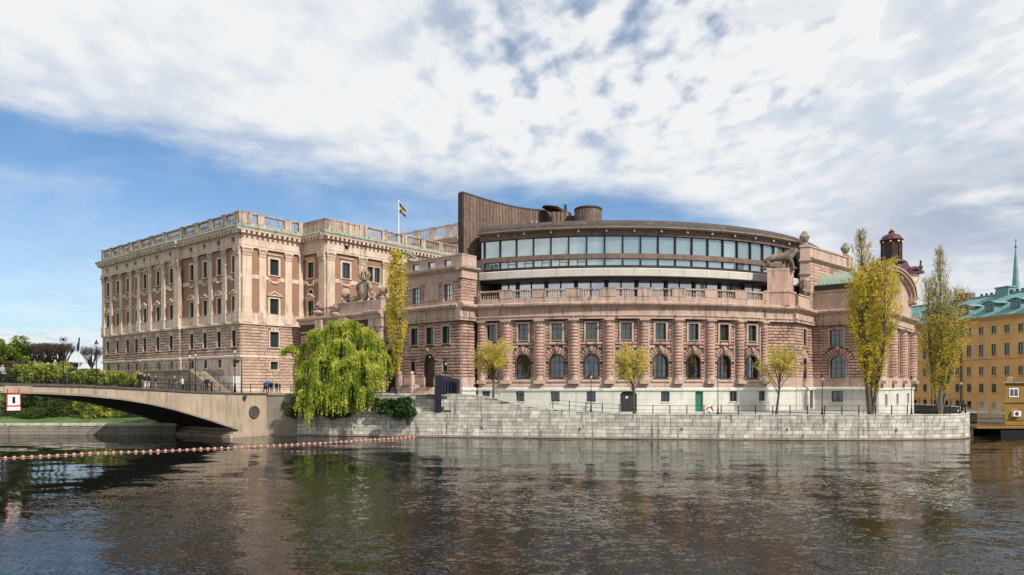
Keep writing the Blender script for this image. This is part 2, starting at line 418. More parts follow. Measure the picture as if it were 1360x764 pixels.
def window(root, P, sc, w, z0, z1, surround=.0, trim='pink', fr='tealframe', glass='glass', rec=.28, cols=2, rows=(.66,), arch=False, proj=.06, name='window', ped=None, sill=True, curtain=None, b=.09):
    """window > frame, pane (and curtain); the window mesh is its stone surround and sill"""
    mb = MB(); e = surround; a, c = sc-w/2, sc+w/2; zt = z1-(w/2 if arch else 0); g = .004
    if e:
        mb.pbox(P, a-e, a-g, -.05, proj, z0-(0 if sill else e), zt, 0); mb.pbox(P, c+g, c+e, -.05, proj, z0-(0 if sill else e), zt, 0)
        if arch: archring(mb, P, sc, zt, w/2+g, w/2+e, -.05, proj, 0, 12)
        else: mb.pbox(P, a-e, c+e, -.05, proj+.002, z1+g, z1+e, 0)
    if sill: mb.pbox(P, a-e-.06, c+e+.06, -.1, proj+.1, z0-.16, z0-.003, 0)
    else: mb.pbox(P, a+.001-e*0, c-.001, -rec+.05, -.0+proj*.5, z0-.1, z0-.002, 0)
    if ped == 'tri':
        zb = z1+e+.12; mb.pbox(P, a-e-.1, c+e+.1, 0, proj+.05, z1+e+.006, zb, 0); mb.pbox(P, a-e-.25, c+e+.25, 0, proj+.28, zb+.003, zb+.14, 0)
        L = w/2+e+.25
        for sg in (-1, 1):
            vs = []
            for (s_, z_) in ((sc+sg*L, zb+.14), (sc, zb+.14+L*.5), (sc, zb+.14+L*.5-.22), (sc+sg*(L-.35), zb+.14)):
                for d in (0, proj+.28): x, y = P.p(s_, d); vs.append((x, y, z_))
            mb.add(vs, [(1, 3, 5, 7), (0, 2, 3, 1), (2, 4, 5, 3), (4, 6, 7, 5), (0, 6, 4, 2)], 0)
        vs = []
        for (s_, z_) in ((sc-L+.3, zb+.15), (sc+L-.3, zb+.15), (sc, zb+.14+L*.5-.2)): x, y = P.p(s_, proj); vs.append((x, y, z_))
        mb.add(vs, [(0, 1, 2)], 0)
    elif ped == 'arch':
        zb = z1+e+.12; L = w/2+e+.25; mb.pbox(P, a-e-.1, c+e+.1, 0, proj+.05, z1+e+.006, zb, 0); mb.pbox(P, a-e-.25, c+e+.25, 0, proj+.28, zb+.003, zb+.14, 0)
        archring(mb, P, sc, zb+.14, L*.99-.2, L*.99, 0, proj+.26, 0, 10, ky=.62); archring(mb, P, sc, zb+.14, .02, L*.99-.2, 0, proj, 0, 8, ky=.62)
    elif ped == 'flat':
        zb = z1+e+.3; mb.pbox(P, a-e-.04, c+e+.04, 0, proj+.04, z1+e+.006, zb, 0); mb.pbox(P, a-e-.22, c+e+.22, 0, proj+.3, zb+.003, zb+.16, 0); mb.pbox(P, a-e-.12, c+e+.12, 0, proj+.18, zb-.1, zb, 0)
    elif ped == 'key':
        mb.pbox(P, sc-.22, sc+.22, 0, proj+.14, z1+.01, z1+e+.5, 0)
        for sg in (-1, 1): mb.pbox(P, sc+sg*.55-.18, sc+sg*.55+.18, 0, proj+.07, z1+e+.01, z1+e+.42, 0)
    o = mb.build(name, trim, root)
    f = MB(); frame_bars(f, P, sc, w, z0, z1, -rec, cols, rows, arch=arch, b=b); f.build('frame', fr, o)
    gl = MB()
    if arch:
        n = 10; vs = []; r = w/2-.03
        pts = [(sc-r, z0+.03), (sc+r, z0+.03)]+[(sc+r*math.cos(math.pi*i/n), zt+r*math.sin(math.pi*i/n)) for i in range(n+1)]
        for dd in (-rec-.07, -rec-.05):
            for s_, z_ in pts: x, y = P.p(s_, dd); vs.append((x, y, z_))
        k = len(pts); gl.add(vs, [tuple(range(k, 2*k)), tuple(range(k))[::-1]]+[(i, (i+1) % k, k+(i+1) % k, k+i) for i in range(k)])
    else: gl.pbox(P, a+.02, c-.02, -rec-.07, -rec-.05, z0+.02, z1-.02)
    gl.build('pane', glass, o)
    if curtain:
        cu = MB()
        for (u, v, za, zb) in curtain:
            k = max(2, int((v-u)/.12)); vs = []
            for i in range(k+1):
                for zz in (za, zb):
                    for q in (0, .03): x, y = P.p(u+(v-u)*i/k, -rec-.25+.05*(i % 2)-q); vs.append((x, y, zz))
            fs = []
            for i in range(k): b_ = i*4; fs += [(b_, b_+4, b_+6, b_+2), (b_+1, b_+3, b_+7, b_+5)]
            cu.add(vs, fs)
        cu.build('curtain', 'curtain', o)
    return o
def baluster_prof(h): return [(.10, 0), (.10, h*.08), (.05, h*.14), (.10, h*.34), (.085, h*.5), (.045, h*.74), (.075, h*.86), (.095, h*.93), (.095, h)]
def balustrade(root, P, s0, s1, z0, z1, peds, d=0., th=.42, mat_='creamflat', pw=.9, base=.35, gap=.36):
    """one run: base course, pedestals, turned balusters and rail"""
    mb = MB(); mb.pbox(P, s0, s1, d-th, d, z0, z0+base)
    mb.pbox(P, s0, s1, d-th-.05, d+.07, z1-.2, z1)
    for q in peds:
        w = pw if not isinstance(q, tuple) else q[1]; c = q if not isinstance(q, tuple) else q[0]
        mb.pbox(P, max(s0, c-w/2), min(s1, c+w/2), d-th-.02, d+.05, z0+base+.001, z1-.201)
        mb.pbox(P, max(s0-.02, c-w/2-.06), min(s1+.02, c+w/2+.06), d-th-.1, d+.13, z1-.003, z1+.08)
    k = int((s1-s0)/gap); h = z1-.2-z0-base
    runs = [MB()]
    for i in range(k):
        x = s0+(i+.5)*(s1-s0)/k
        if any(abs(x-(q[0] if isinstance(q, tuple) else q)) < (q[1] if isinstance(q, tuple) else pw)/2+.08 for q in peds):
            if runs[-1].v: runs.append(MB())
            continue
        X, Y = P.p(x, d-th/2); runs[-1].lathe((X, Y, z0+base), baluster_prof(h), 6)
    o = mb.build('balustrade', mat_, root)
    for r_ in runs:
        if r_.v: r_.build('balusters', mat_, o)
    return o
def evalskin(name, verts, edges, radii, sub=2, root=0):
    me = bpy.data.meshes.new(name); me.from_pydata(verts, edges, [])
    o = bpy.data.objects.new(name, me); COL.objects.link(o)
    md = o.modifiers.new('s', 'SKIN'); md.use_smooth_shade = True
    sv = me.skin_vertices[0].data if me.skin_vertices else None
    if sv is None:
        bm = bmesh.new(); bm.from_mesh(me); bm.verts.layers.skin.verify(); bm.to_mesh(me); bm.free(); sv = me.skin_vertices[0].data
    for i, r in enumerate(radii):
        sv[i].radius = (r, r) if isinstance(r, (int, float)) else r
        sv[i].use_root = (i == root)
    if sub: s2 = o.modifiers.new('b', 'SUBSURF'); s2.levels = sub; s2.render_levels = sub
    bpy.context.view_layer.update()
    ev = o.evaluated_get(bpy.context.evaluated_depsgraph_get()); res = bpy.data.meshes.new_from_object(ev)
    bpy.data.objects.remove(o); bpy.data.meshes.remove(me); res.name = name
    return res
def mb_from_mesh(mb, me, T, m=0):
    mb.add([T@v.co for v in me.vertices], [tuple(p.vertices) for p in me.polygons], m)
# ------------------------------------------------------------------ the older palace wing (left)
D1 = (-.772, .636); D2 = (.636, .772)
K = (-.379*120.5, 120.5)
PLF = Line((K[0]+57*D1[0], K[1]+57*D1[1]), (-D1[0], -D1[1])); LF = 57.   # long left face, corner K at s = 57
PRF = Line(K, D2); LR = 12.2
QQ = (K[0]+LR*D2[0], K[1]+LR*D2[1])
PRT = Line(QQ, (-D1[0], -D1[1])); LT = 6.8
PP = (QQ[0]-LT*D1[0], QQ[1]-LT*D1[1])
PWG = Line(PP, D2); LW = 35.
palace = thing('palace', 'long cream and brown stone palace with pilasters and a roof balustrade, left of the willow', 'building', (K[0], K[1], 5.6))
ZC = 33.4
def swag(mb, P, sc, z, w, d=.05):
    pts = []
    for i in range(9):
        t = -1+i/4.; x, y = P.p(sc+t*w, d+.08); pts.append((x, y, z-.45*(1-t*t)))
    mb.tube(pts, [.07, .12, .16, .19, .2, .19, .16, .12, .07], 6)
    for sg in (-1, 1):
        x, y = P.p(sc+sg*w, d+.05); mb.tube([(x, y, z+.25), (x, y, z-.1), (x, y, z-.75)], [.16, .13, .05], 6); mb.ball((x, y, z+.2), .2, 0, 6, 4)
def capital(mb, P, a, b, z0, z1, d):
    """leafy composite capital on a flat pilaster"""
    mb.pbox(P, a+.03, b-.03, 0, d+.02, z0, z1-.2); mb.pbox(P, a-.16, b+.16, 0, d+.22, z1-.2, z1-.003)
    k = max(2, int((b-a)/.28))
    for r in range(2):
        zz = z0+(z1-.2-z0)*(.12+.42*r)
        for i in range(k+r % 2):
            c = a+(b-a)*(i+.5-(r % 2)*.5)/k; x, y = P.p(c, d+.06+.05*r)
            mb.tube([(x, y, zz), (x, y, zz+.3), P.p(c, d+.2+.05*r)+(zz+.42,)], [.12, .11, .05], 5)
    for c in (a-.02, b+.02):
        x, y = P.p(c, d+.14); mb.ball((x, y, z1-.36), .19, 0, 6, 4)
def dentils(mb, P, s0, s1, z0, z1, d0, d1, w=.28, gap=.62):
    k = int((s1-s0)/gap)
    for i in range(k):
        a = s0+(i+.5)*(s1-s0)/k; mb.pbox(P, a-w/2, a+w/2, d0, d1, z0, z1)
def palace_face(P, L, wins, pils, dd=0., left=False, zg=5.3, s0=0., e0=0., e1=0., skipr=(), cols=None, panelmat='stucco'):
    """wins = [(s, style)], pils = [(s, width)]; e0/e1 how far cornices run past the ends"""
    wz = [(26.0, 28.8, .74 if left else .85), (18.85, 21.9, .74 if left else .85), (13.4, 16.1, .74 if left else .85)]
    ops = []
    for s_, st in wins:
        hw = .62 if left else .85
        if 'u' in st: ops.append((s_-hw, s_+hw, 26.0, 28.8))
        if 'm' in st: ops.append((s_-hw, s_+hw, 18.85, 21.9))
        if 'o' in st: ops.append((s_-hw, s_+hw, 22.2, 23.9))
        if 'p' in st: ops.append((s_-1.55, s_+1.55, 26.0, 28.8))
        if 'q' in st: ops.append((s_-hw-.2, s_+hw+.2, 21.0, 23.4))
        if 'l' in st: ops.append((s_-hw, s_+hw, 13.4, 16.1))
        if 'b' in st: ops.append((s_-.55, s_+.55, 9.8, 11.2))
        if 'B' in st: ops.append((s_-.75, s_+.75, 9.5, 10.9))
        if 'a' in st: ops.append((s_-.5, s_+.5, 31.15, 31.95))
    w = MB(); core(w, P, s0, L, 17.9, 30.2, ops, -.6, dd, 0)
    w.build('wall', panelmat, palace)
    w = MB(); core(w, P, s0, L, 11.9, 17.9, ops, -.6, dd-.02); w.build('lower_wall', 'pinkmid', palace); w = MB()
    core(w, P, s0, L, 30.2, 32.4, ops, -.6, dd+.25); w.build('frieze', 'cream', palace); w = MB(); core(w, P, s0, L, zg, 11.9, ops, -.6, dd-.02); w.build('base_wall', 'cream', palace)
    # band between the two main storeys, base course, strings
    mids = [(s_-1.15, s_+1.15) for s_, st in wins if 'u' in st or 'p' in st]
    cut = sorted([(a-.02, b+.02) for a, b in mids]+[(p-ww/2, p+ww/2) for p, ww in pils]); x = s0
    for a, b in cut+[(L, L)]:
        if a > x+.1: w = MB(); w.pbox(P, x, min(a, L), dd-.05, dd+.08, 25.0, 25.7); w.build('storey_band', 'cream', palace)
        x = max(x, b)
    w = MB(); w.prof(P, s0-e0*.2, L+e1*.2, [(-.3, 17.15), (dd+.34, 17.15), (dd+.34, 17.45), (dd+.22, 17.6), (dd+.22, 19.1), (dd+.28, 19.2), (-.3, 19.2)]); w.build('pedestal_course', 'cream', palace); w = MB()
    w.prof(P, s0-e0*.15, L+e1*.15, [(-.3, 11.5), (dd+.22, 11.5), (dd+.22, 11.8), (dd+.1, 11.95), (-.3, 11.95)]); w.build('string_course', 'cream', palace); w = MB()
    w.prof(P, s0-e0*.2, L+e1*.2, [(-.3, 30.2), (dd+.34, 30.2), (dd+.34, 30.5), (dd+.4, 30.55), (dd+.4, 30.8), (dd+.25, 30.82), (-.3, 30.82)])
    w.build('architrave', 'cream', palace)
    c = MB()
    c.prof(P, s0-e0, L+e1, [(-.3, 32.4), (dd+.42, 32.4), (dd+.45, 32.55), (dd+.5, 32.85), (dd+1.05, 32.9), (dd+1.1, 33.15), (dd+1.28, 33.4), (-.3, 33.42)])
    dentils(c, P, s0-e0*.6, L+e1*.6, 32.42, 32.88, dd+.4, dd+1.02, .42, .95)
    co = c.build('cornice', 'creamflat', palace)
    c = MB(); c.prof(P, s0-e0, L+e1, [(-.3, 33.43), (dd+1.2, 33.43), (dd+1.22, 33.5), (dd+.35, 33.98), (-.3, 34.0)]); c.build('copper_flashing', 'copper', palace)
    r = MB(); rustic(r, P, s0+.02, L-.02, 11.96, 17.14, .52, 1.5, [(a-.28, b+.28, z-.0, z2+.45) for a, b, z, z2 in ops if z < 17], .15, dd-.02)
    if not left: r.build('rusticated_stonework', 'rustic2', palace); r = MB(); rustic(r, P, s0+.02, L-.02, 6.3, 11.49, .52, 1.5, [(a-.2, b+.2, z, z2) for a, b, z, z2 in ops if z < 12], .15, dd-.02)
    r.build('rusticated_stonework', 'rustic2', palace)
    for s_, wd in pils:
        p = MB(); a, b = s_-wd/2, s_+wd/2
        p.pbox(P, a-.12, b+.12, dd, dd+.42, 17.5, 19.3); p.pbox(P, a-.06, b+.06, dd, dd+.36, 19.3, 19.62); p.pbox(P, a, b, dd, dd+.28, 19.62, 28.7)
        if wd > 1.7: p.pbox(P, a-.45, a-.003, dd, dd+.15, 19.6, 28.7); p.pbox(P, b+.003, b+.45, dd, dd+.15, 19.6, 28.7)
        capital(p, P, a, b, 28.7, 30.19, dd+.28); p.build('pilaster', 'cream', palace)
    orn = MB()
    for s_, st in wins:
        hw = 1.24 if left else 1.7; kw = dict(trim='creamflat', rec=.3, surround=.34)
        if 'u' in st:
            window(palace, P, s_, hw, 26.0, 28.8, ped='arch' if 'A' in st else ('flat' if 'F' in st else None), **kw) if dd == 0 else window(palace, P, s_, hw, 26.0, 28.8, ped='arch' if 'A' in st else None, trim='creamflat', rec=.3-dd, surround=.34, proj=dd+.06)
            swag(orn, P, s_, 25.1, .95 if not left else .8, dd)
        pj = dict(rec=.3-dd, proj=dd+.06, trim='creamflat', surround=.34)
        if 'm' in st: window(palace, P, s_, hw, 18.85, 21.9, ped='arch' if 'C' in st else 'tri', **pj)
        if 'o' in st: window(palace, P, s_, hw*.75, 22.2, 23.9, arch=True, **pj)
        if 'p' in st:
            for q in (-.85, .85): window(palace, P, s_+q, 1.3, 26.0, 28.8, rec=.3, trim='creamflat', surround=.12)
            orn.lathe(P.p(s_, .1)+(26.0,), [(.2, 0), (.16, .2), (.15, 2.4), (.24, 2.6), (.24, 2.8)], 8)
        if 'q' in st: window(palace, P, s_, hw+.4, 21.0, 23.4, arch=True, **pj)
        if 'l' in st: window(palace, P, s_, hw, 13.4, 16.1, ped='key', **{**pj, 'surround': .22, 'proj': dd+.1})
        if 'b' in st: window(palace, P, s_, 1.1, 9.8, 11.2, surround=.0, trim='creamflat', rec=.3, cols=1, rows=())
        if 'B' in st: window(palace, P, s_, 1.5, 9.5, 10.9, surround=.15, trim='creamflat', rec=.3, rows=())
        if 'a' in st: window(palace, P, s_, 1.0, 31.15, 31.95, surround=.0, trim='creamflat', rec=.2-dd-.0, proj=dd+.25, cols=1 if left else 2, rows=())
    if orn.v: orn.build('carved_garlands', 'creamflat', palace)

bl = [PLF.at(x) for x in (311, 291.4, 272.7, 255.1)]; bm_ = [PLF.at(x) for x in (231, 213.3, 195.9)]; bk = [PLF.at(x) for x in (181.7, 170.1, 156.7, 143.8)]
sA, sB = PLF.at(262-19), PLF.at(187)
fl = [(s_, 'umlba'+('C' if i % 2 else '')) for i, s_ in enumerate(bl+bk)]
pl_ = [LF-.75] + [PLF.at(110+u/4.493) for u in (850, 768, 684)]
sM1 = PLF.at(242.5); sM0 = PLF.at(186)
# right pavilion, centre (standing forward), left pavilion: three stretches of one face
palace_face(PLF, LF, [(s_, 'umlba'+('C' if i % 2 else '')) for i, s_ in enumerate(bl)], [(LF-.8, 1.5)]+[(x, 1.15) for x in pl_[1:]], left=True, s0=sM1+.003, e1=1.0)
palace_face(PLF, sM1, [(s_, 'umlbaA') for s_ in bm_], [(sM1-1.0, 1.9), (PLF.at(220.2)+.3, 1.3), (PLF.at(203)+.2, 1.3), (sM0+.9, 1.3)], dd=.45, left=True, s0=sM0, e0=.3, e1=.3)
palace_face(PLF, sM0-.003, [(s_, 'umlba'+('C' if i % 2 else '')) for i, s_ in enumerate(bk)], [(x, 1.15) for x in [PLF.at(110+u/4.493) for u in (290, 233, 175)]]+[(.9, 1.4)], left=True, s0=0, e0=1.0)
palace_face(PRF, LR, [(6.3, 'umlBF')], [(1.0, 1.7), (3.9, 1.3), (9.0, 1.35), (11.6, .9)], s0=0, e0=1.0)
palace_face(PRT, LT, [(2.3, 'umoF')], [(5.9, 1.7)], s0=.05)
palace_face(PWG, LW, [(4.3, 'uolFa'), (10.6, 'pq'), (17, 'uoFa'), (23, 'uoFa'), (29, 'uoFa')], [(.9, 1.6), (7.9, 1.7), (13.4, 1.5), (19.9, 1.5), (26, 1.5), (32, 1.5)], s0=0, e0=1.0)
pd = lambda P, pxs: [P.at(x) for x in pxs]
bk_p = [(PLF.at(110+u/4.493), 1.5) for u in (175, 233, 290, 345, 417, 495, 600, 684, 768, 850)]
balustrade(palace, PLF, 0, LF, 33.95, 36.1, [(.5, 1.2)]+bk_p+[(LF-.9, 1.8)], d=.25, gap=.42, mat_='sooty')
balustrade(palace, PRF, 0, LR-.3, 33.95, 36.1, [(.9, 1.9), (3.6, 1.2), (8.9, 1.3), (11.6, .9)], d=.25, gap=.42, mat_='sooty')
p = MB(); p.pbox(PRT, 0, LT+.25, -.2, .25, 33.9, 35.9); p.pbox(PRT, 0, LT+.35, -.3, .33, 35.9, 36.1)
p.pbox(PWG, .1, 8.8, -.2, .248, 33.9, 35.9); p.pbox(PWG, .0, 8.8, -.3, .33, 35.902, 36.102); p.pbox(PWG, 7.2, 8.9, -.22, .34, 33.95, 36.15); p.build('parapet', 'sooty', palace)
balustrade(palace, PWG, 8.9, LW, 33.95, 36.1, [(x, 1.3) for x in (13.2, 18.2, 23.2, 28.2, 33.6)], d=.25, gap=.42, mat_='sooty')
b = MB()   # the body of the palace behind its faces
def quad_body(mb, pts, z0, z1): mb.hexa([(x, y, z0) for x, y in pts], [(x, y, z1) for x, y in pts])
i1, i2 = PLF.p(.6, -.6), PLF.p(LF-.6, -.6)
j1 = PRF.p(LR+.6, -.6); j2 = PWG.p(.6, -.62); j3 = PWG.p(LW, -.62)
back = (j3[0]+40*D1[0], j3[1]+40*D1[1]); back2 = (i1[0]+22*D2[0], i1[1]+22*D2[1])
quad_body(b, [PLF.p(.6, -.62), PLF.p(LF-.6, -.62), PRF.p(14, -.62), PLF.p(.6, -14.5)], 5, 33.3)
quad_body(b, [PWG.p(.5, -.62), PWG.p(LW-.2, -.62), PWG.p(LW-.2, -22), PWG.p(.5, -22)], 5, 33.3)
b.build('roof', 'roof', palace)
# taller centre block seen over the wing
PBK = Line((-23.3, 161.6), (12.6, -9.7))
w = MB(); w.pbox(PBK, -8, 15.5, -12, 0, 30, 37.2); w.prof(PBK, -8.6, 15.5, [(-.2, 37.2), (.5, 37.2), (1.0, 38.2), (-.2, 38.4)]); w.build('upper_wall', 'cream', palace)
balustrade(palace, PBK, -8, 15.5, 38.4, 41.2, [(x, 1.8) for x in (-7, -2.2, 2.6, 7.4, 12.2, 15)], d=.2, gap=.55)
# flag on its staff above the wing roof
fx, fy = X_at(529.5, 158), 158.
fl_ = thing('flagpole', 'white staff with a small limp blue and yellow flag on the palace roof', 'flagpole', (fx, fy, 33.3))
q = MB(); q.tube([(fx, fy, 33.3), (fx, fy, 47.2)], [.16, .09], 8); q.ball((fx, fy, 47.3), .22); q.build('pole', 'white', fl_)
q = MB(); nx, nz = 16, 8; vs = []
for i in range(nx+1):
    for j in range(nz+1):
        u = i/nx; v = j/nz
        vs.append((fx+.12+1.45*u, fy+.25*math.sin(u*7+v)-.15*u, 47.0-2.2*v-1.5*u*(1-.35*v)+.12*math.sin(u*6)))
fs = []; ms = []
for i in range(nx):
    for j in range(nz):
        a = i*(nz+1)+j; fs.append((a, a+1, a+nz+2, a+nz+1)); ms.append(1 if i in (5, 6) or j in (3, 4) else 0)
base_ = len(vs); vs2 = [(x, y+.03, z) for x, y, z in vs]; q.v = vs+vs2; q.f = fs+[tuple(k+base_ for k in f)[::-1] for f in fs]; q.m = ms+ms
M['flagblue'] = mat('blue_cloth', (.01, .05, .18), .8, .1, 3, 0, 5); M['flagyel'] = mat('yellow_cloth', (.75, .50, .02), .8, .1, 3, 0, 5)
q.build('flag', ['flagblue', 'flagyel'], fl_, True)

# ------------------------------------------------------------------ gateway between palace and curved building
C0 = (-7.2, 102.4)
PG = Line((C0[0]+39.3*D1[0], C0[1]+39.3*D1[1]), (-D1[0], -D1[1]))   # s 0 at the palace, 27.7 at the wing, 39.3 at the corner pier
gate = thing('gateway', 'long arched stone gateway screen behind the willow, joining the palace to the curved building', 'gateway', PG.p(14)+(5.6,))
gops = [(8.2, 11.4, 5.6, 13.4), (15.0, 19.4, 5.6, 14.6), (23.0, 25.6, 5.6, 12.6)]
w = MB(); core(w, PG, -.2, 27.2, 5.3, 18.0, gops, -2.6, 0)
for a, b_, z, zt in gops: archfill(w, PG, (a+b_)/2, zt-(b_-a)/2, (b_-a)/2, zt, -2.59, .001)
w.build('wall', 'pinkdark', gate)
r = MB(); rustic(r, PG, 0, 27.1, 6.2, 15.6, .5, 1.3, [(a-.0, b_+.0, z, zt-(b_-a)/2) for a, b_, z, zt in gops], .13, 0, excl=[((a+b_)/2, zt-(b_-a)/2, (b_-a)/2+1.0) for a, b_, z, zt in gops])
for a, b_, z, zt in gops: voussoirs(r, PG, (a+b_)/2, zt-(b_-a)/2, (b_-a)/2, (b_-a)/2+1.0, 0, .14, 13)
r.build('rusticated_stonework', 'rustic', gate)
for s_ in (13.4, 21.0, 22.4, 6.8):
    p = MB(); x, y = PG.p(s_, .55)
    prof = [(.75, 0), (.75, .8), (.6, .85)]; z = .9
    while z < 8.6: prof += [(.6, z), (.74, z+.12), (.74, z+.62), (.6, z+.74)]; z += .9
    prof += [(.56, 8.8), (.56, 9.6), (.66, 9.7), (.72, 10.0), (.72, 10.3)]
    p.lathe((x, y, 5.7), prof, 14); p.pbox(PG, s_-.85, s_+.85, 0, 1.35, 16.0, 17.9); p.build('column', 'pink', gate)
p = MB(); p.prof(PG, -.2, 27.2, [(-2.6, 17.4), (.3, 17.4), (.35, 17.9), (.9, 18.1), (1.0, 18.4), (.9, 18.5), (-2.6, 18.55)]); p.prof(PG, 19.8, 23.4, [(.2, 17.4), (1.5, 17.4), (1.5, 17.9), (2.0, 18.1), (2.1, 18.42), (1.9, 18.52), (.2, 18.52)])
p.prof(PG, 0, 27.2, [(-.5, 15.9), (.2, 15.9), (.2, 16.2), (-.5, 16.2)])
p.build('cornice', 'pink', gate)
p = MB(); p.pbox(PG, 9.5, 27.2, -1.2, -.1, 18.5, 20.3); p.pbox(PG, 9.3, 27.3, -1.3, 0, 20.3, 20.55); p.pbox(PG, 19.9, 23.2, -.2, 1.3, 18.52, 20.2); p.build('parapet', 'pink', gate)
balustrade(gate, PG, 4.2, 9.5, 18.5, 20.2, [(4.8, 1.0), (8.9, 1.0)], d=-.2, mat_='pink', gap=.42)
# low piece between palace and gateway, seen left of the willow
def figure_sitting(name, label, s_, z, h, face):
    """weathered stone figure reclining on the parapet"""
    t = thing(name, label, 'statue', PG.p(s_, .4)+(z,), 'stone figures seated on the gateway parapet'); x, y = PG.p(s_, .4)
    f = face; U = lambda a, b, c: (x+PG.t[0]*a*f+PG.n[0]*b, y+PG.t[1]*a*f+PG.n[1]*b, z+c)
    S = h/2.4
    vs = [U(0, 0, .5*S), U(.05*S, .05, 1.0*S), U(.12*S, .1, 1.5*S), U(.15*S, .1, 1.75*S), U(.2*S, .1, 2.1*S), U(-.55*S, .3, .75*S), U(-1.0*S, .35, .35*S), U(-1.35*S, .4, .1*S),
          U(-.4*S, -.15, .85*S), U(-.8*S, -.1, .9*S), U(-1.0*S, -.1, .2*S), U(.1*S, .45, 1.35*S), U(-.15*S, .6, 1.0*S), U(.1*S, -.3, 1.35*S), U(.45*S, -.4, .9*S)]
    ed = [(0, 1), (1, 2), (2, 3), (3, 4), (0, 5), (5, 6), (6, 7), (0, 8), (8, 9), (9, 10), (2, 11), (11, 12), (2, 13), (13, 14)]
    rr = [.34, .3, .3, .13, .22, .22, .16, .1, .2, .16, .1, .14, .1, .14, .1]
    me = evalskin('body', vs, ed, [r_*S for r_ in rr], 1)
    b_ = MB(); mb_from_mesh(b_, me, Matrix.Identity(4)); b_.build('body', 'sculpt', t, True)
    b_ = MB(); b_.lathe(U(0, .1, 0), [(.75*S, 0), (.8*S, .12), (.6*S, .35*S), (.3*S, .5*S)], 9, 0, .8); b_.build('plinth', 'sculpt', t)
figure_sitting('seated_stone_figure', 'weathered stone figure sitting at the left end of the gateway parapet', 5.6, 19.2, 2.6, 1)
figure_sitting('seated_stone_figure', 'weathered stone figure sitting below the left stone globe of the gateway', 10.6, 18.6, 2.4, 1)
figure_sitting('seated_stone_figure', 'weathered stone figure sitting on the cornice right of the coat of arms', 20.9, 18.9, 2.2, -1)
# crowned coat of arms
t = thing('coat_of_arms', 'carved stone coat of arms under a crown, on the middle of the gateway parapet', 'sculpture', PG.p(16.8, -.6)+(20.5,))
def GU(s_, d, z): x, y = PG.p(s_, d); return (x, y, z)
q = MB(); n = 14; vs = []
shape = [(0, 20.6), (.75, 21.2), (1.05, 22.2), (1.1, 23.2), (1.0, 23.9), (.6, 23.75), (0, 24.0)]
out = [(16.8+a, z) for a, z in shape]+[(16.8-a, z) for a, z in shape[-2:0:-1]]
k = len(out); q.add([GU(a, -.3, z) for a, z in out]+[GU(a, -.95, z) for a, z in out], [tuple(range(k)), tuple(range(k, 2*k))[::-1]]+[(i, k+i, k+(i+1) % k, (i+1) % k) for i in range(k)])
q.lathe(GU(16.8, -.5, 21.4), [(.1, 0), (.6, .3), (.75, 1.0), (.6, 1.7), (.1, 2.1)], 10, 0, .5)
q.build('shield', 'sculpt', t)
q = MB(); q.lathe(GU(16.8, -.6, 24.0), [(.75, 0), (.8, .25), (.65, .35)], 12)
for i in range(8):
    a = math.pi*i/4; c = GU(16.8, -.6, 0); dx, dy = math.cos(a), math.sin(a)
    q.tube([(c[0]+dx*.72, c[1]+dy*.72, 24.3), (c[0]+dx*.95, c[1]+dy*.95, 24.9), (c[0]+dx*.55, c[1]+dy*.55, 25.4), (c[0], c[1], 25.2)], [.13, .15, .13, .1], 5)
q.ball(GU(16.8, -.6, 25.6), .3); q.tube([GU(16.8, -.6, 25.8), GU(16.8, -.6, 26.4)], .09, 5); q.build('crown', 'sculpt', t)
q = MB()
for sg in (-1, 1):
    q.tube([GU(16.8+sg*x, -.5, z) for x, z in ((.9, 23.6), (1.5, 23.3), (1.7, 22.6), (1.3, 21.9), (1.6, 21.2), (2.3, 20.9), (3.0, 21.1), (3.4, 20.8))], [.2, .28, .3, .25, .33, .42, .36, .15], 7)
    for i in range(12):
        a = rnd.uniform(1.2, 4.2); q.ball(GU(16.8+sg*a, -.5+rnd.uniform(-.3, .3), 20.8+rnd.uniform(0, 1.1)*(1.2-a/5)), rnd.uniform(.2, .42), 0, 6, 4)
q.build('carved_ornament', 'sculpt', t)
for s_, r_, lb in ((12.0, .78, 'round stone globe on the gateway parapet, left of the coat of arms'), (21.7, .72, 'round stone globe on the gateway parapet, right of the coat of arms')):
    t = thing('stone_globe', lb, 'sculpture', PG.p(s_, -.5)+(20.5,), 'stone globes on the gateway parapet')
    q = MB(); q.lathe(PG.p(s_, -.5)+(20.5,), [(.8, 0), (.8, .25), (.45, .45), (.4, .8)], 10); q.build('foot', 'sculpt', t)
    q = MB(); q.ball(PG.p(s_, -.5)+(21.2+r_,), r_, 0, 14, 9); q.build('globe', 'sculpt', t, True)
# ------------------------------------------------------------------ the curved building with its glass upper storeys
CX0, CYC, RR = 15.5, 149.3, 49.3
PA = Arc(CX0, CYC, RR, -.384); BW = 4.852
cb = thing('curved_building', 'curved pink sandstone building on the quay with glass upper storeys and a balustrade', 'building', (15.5, 100, 3.0))
SL, SR = -1.9, BW*8+2.6
wc = [i*BW for i in range(9)]
ops = [(c-.76, c+.76, 13.2, 15.5) for c in wc]+[(c-1.0, c+1.0, 7.8, 11.1) for c in wc]
w = MB(); core(w, PA, SL, SR, 6.5, 16.1, ops, -.55, 0)
for c in wc: archfill(w, PA, c, 10.1, 1.0, 11.1, -.549, .001)
w.build('wall', 'pinkdark', cb)
r = MB(); eo = [(c-1.12, c+1.12, 12.95, 15.8) for c in wc]+[(c-1.12, c+1.12, 7.3, 10.1) for c in wc]
rustic(r, PA, SL, SR, 8.0, 12.45, .445, 1.0, eo, .13, 0, excl=[(c, 10.1, 2.05) for c in wc])
rustic(r, PA, SL, SR, 12.46, 12.9, .44, 1.3, (), .2, .03)
rustic(r, PA, SL, SR, 12.95, 16.05, .44, .9, eo, .12, 0)
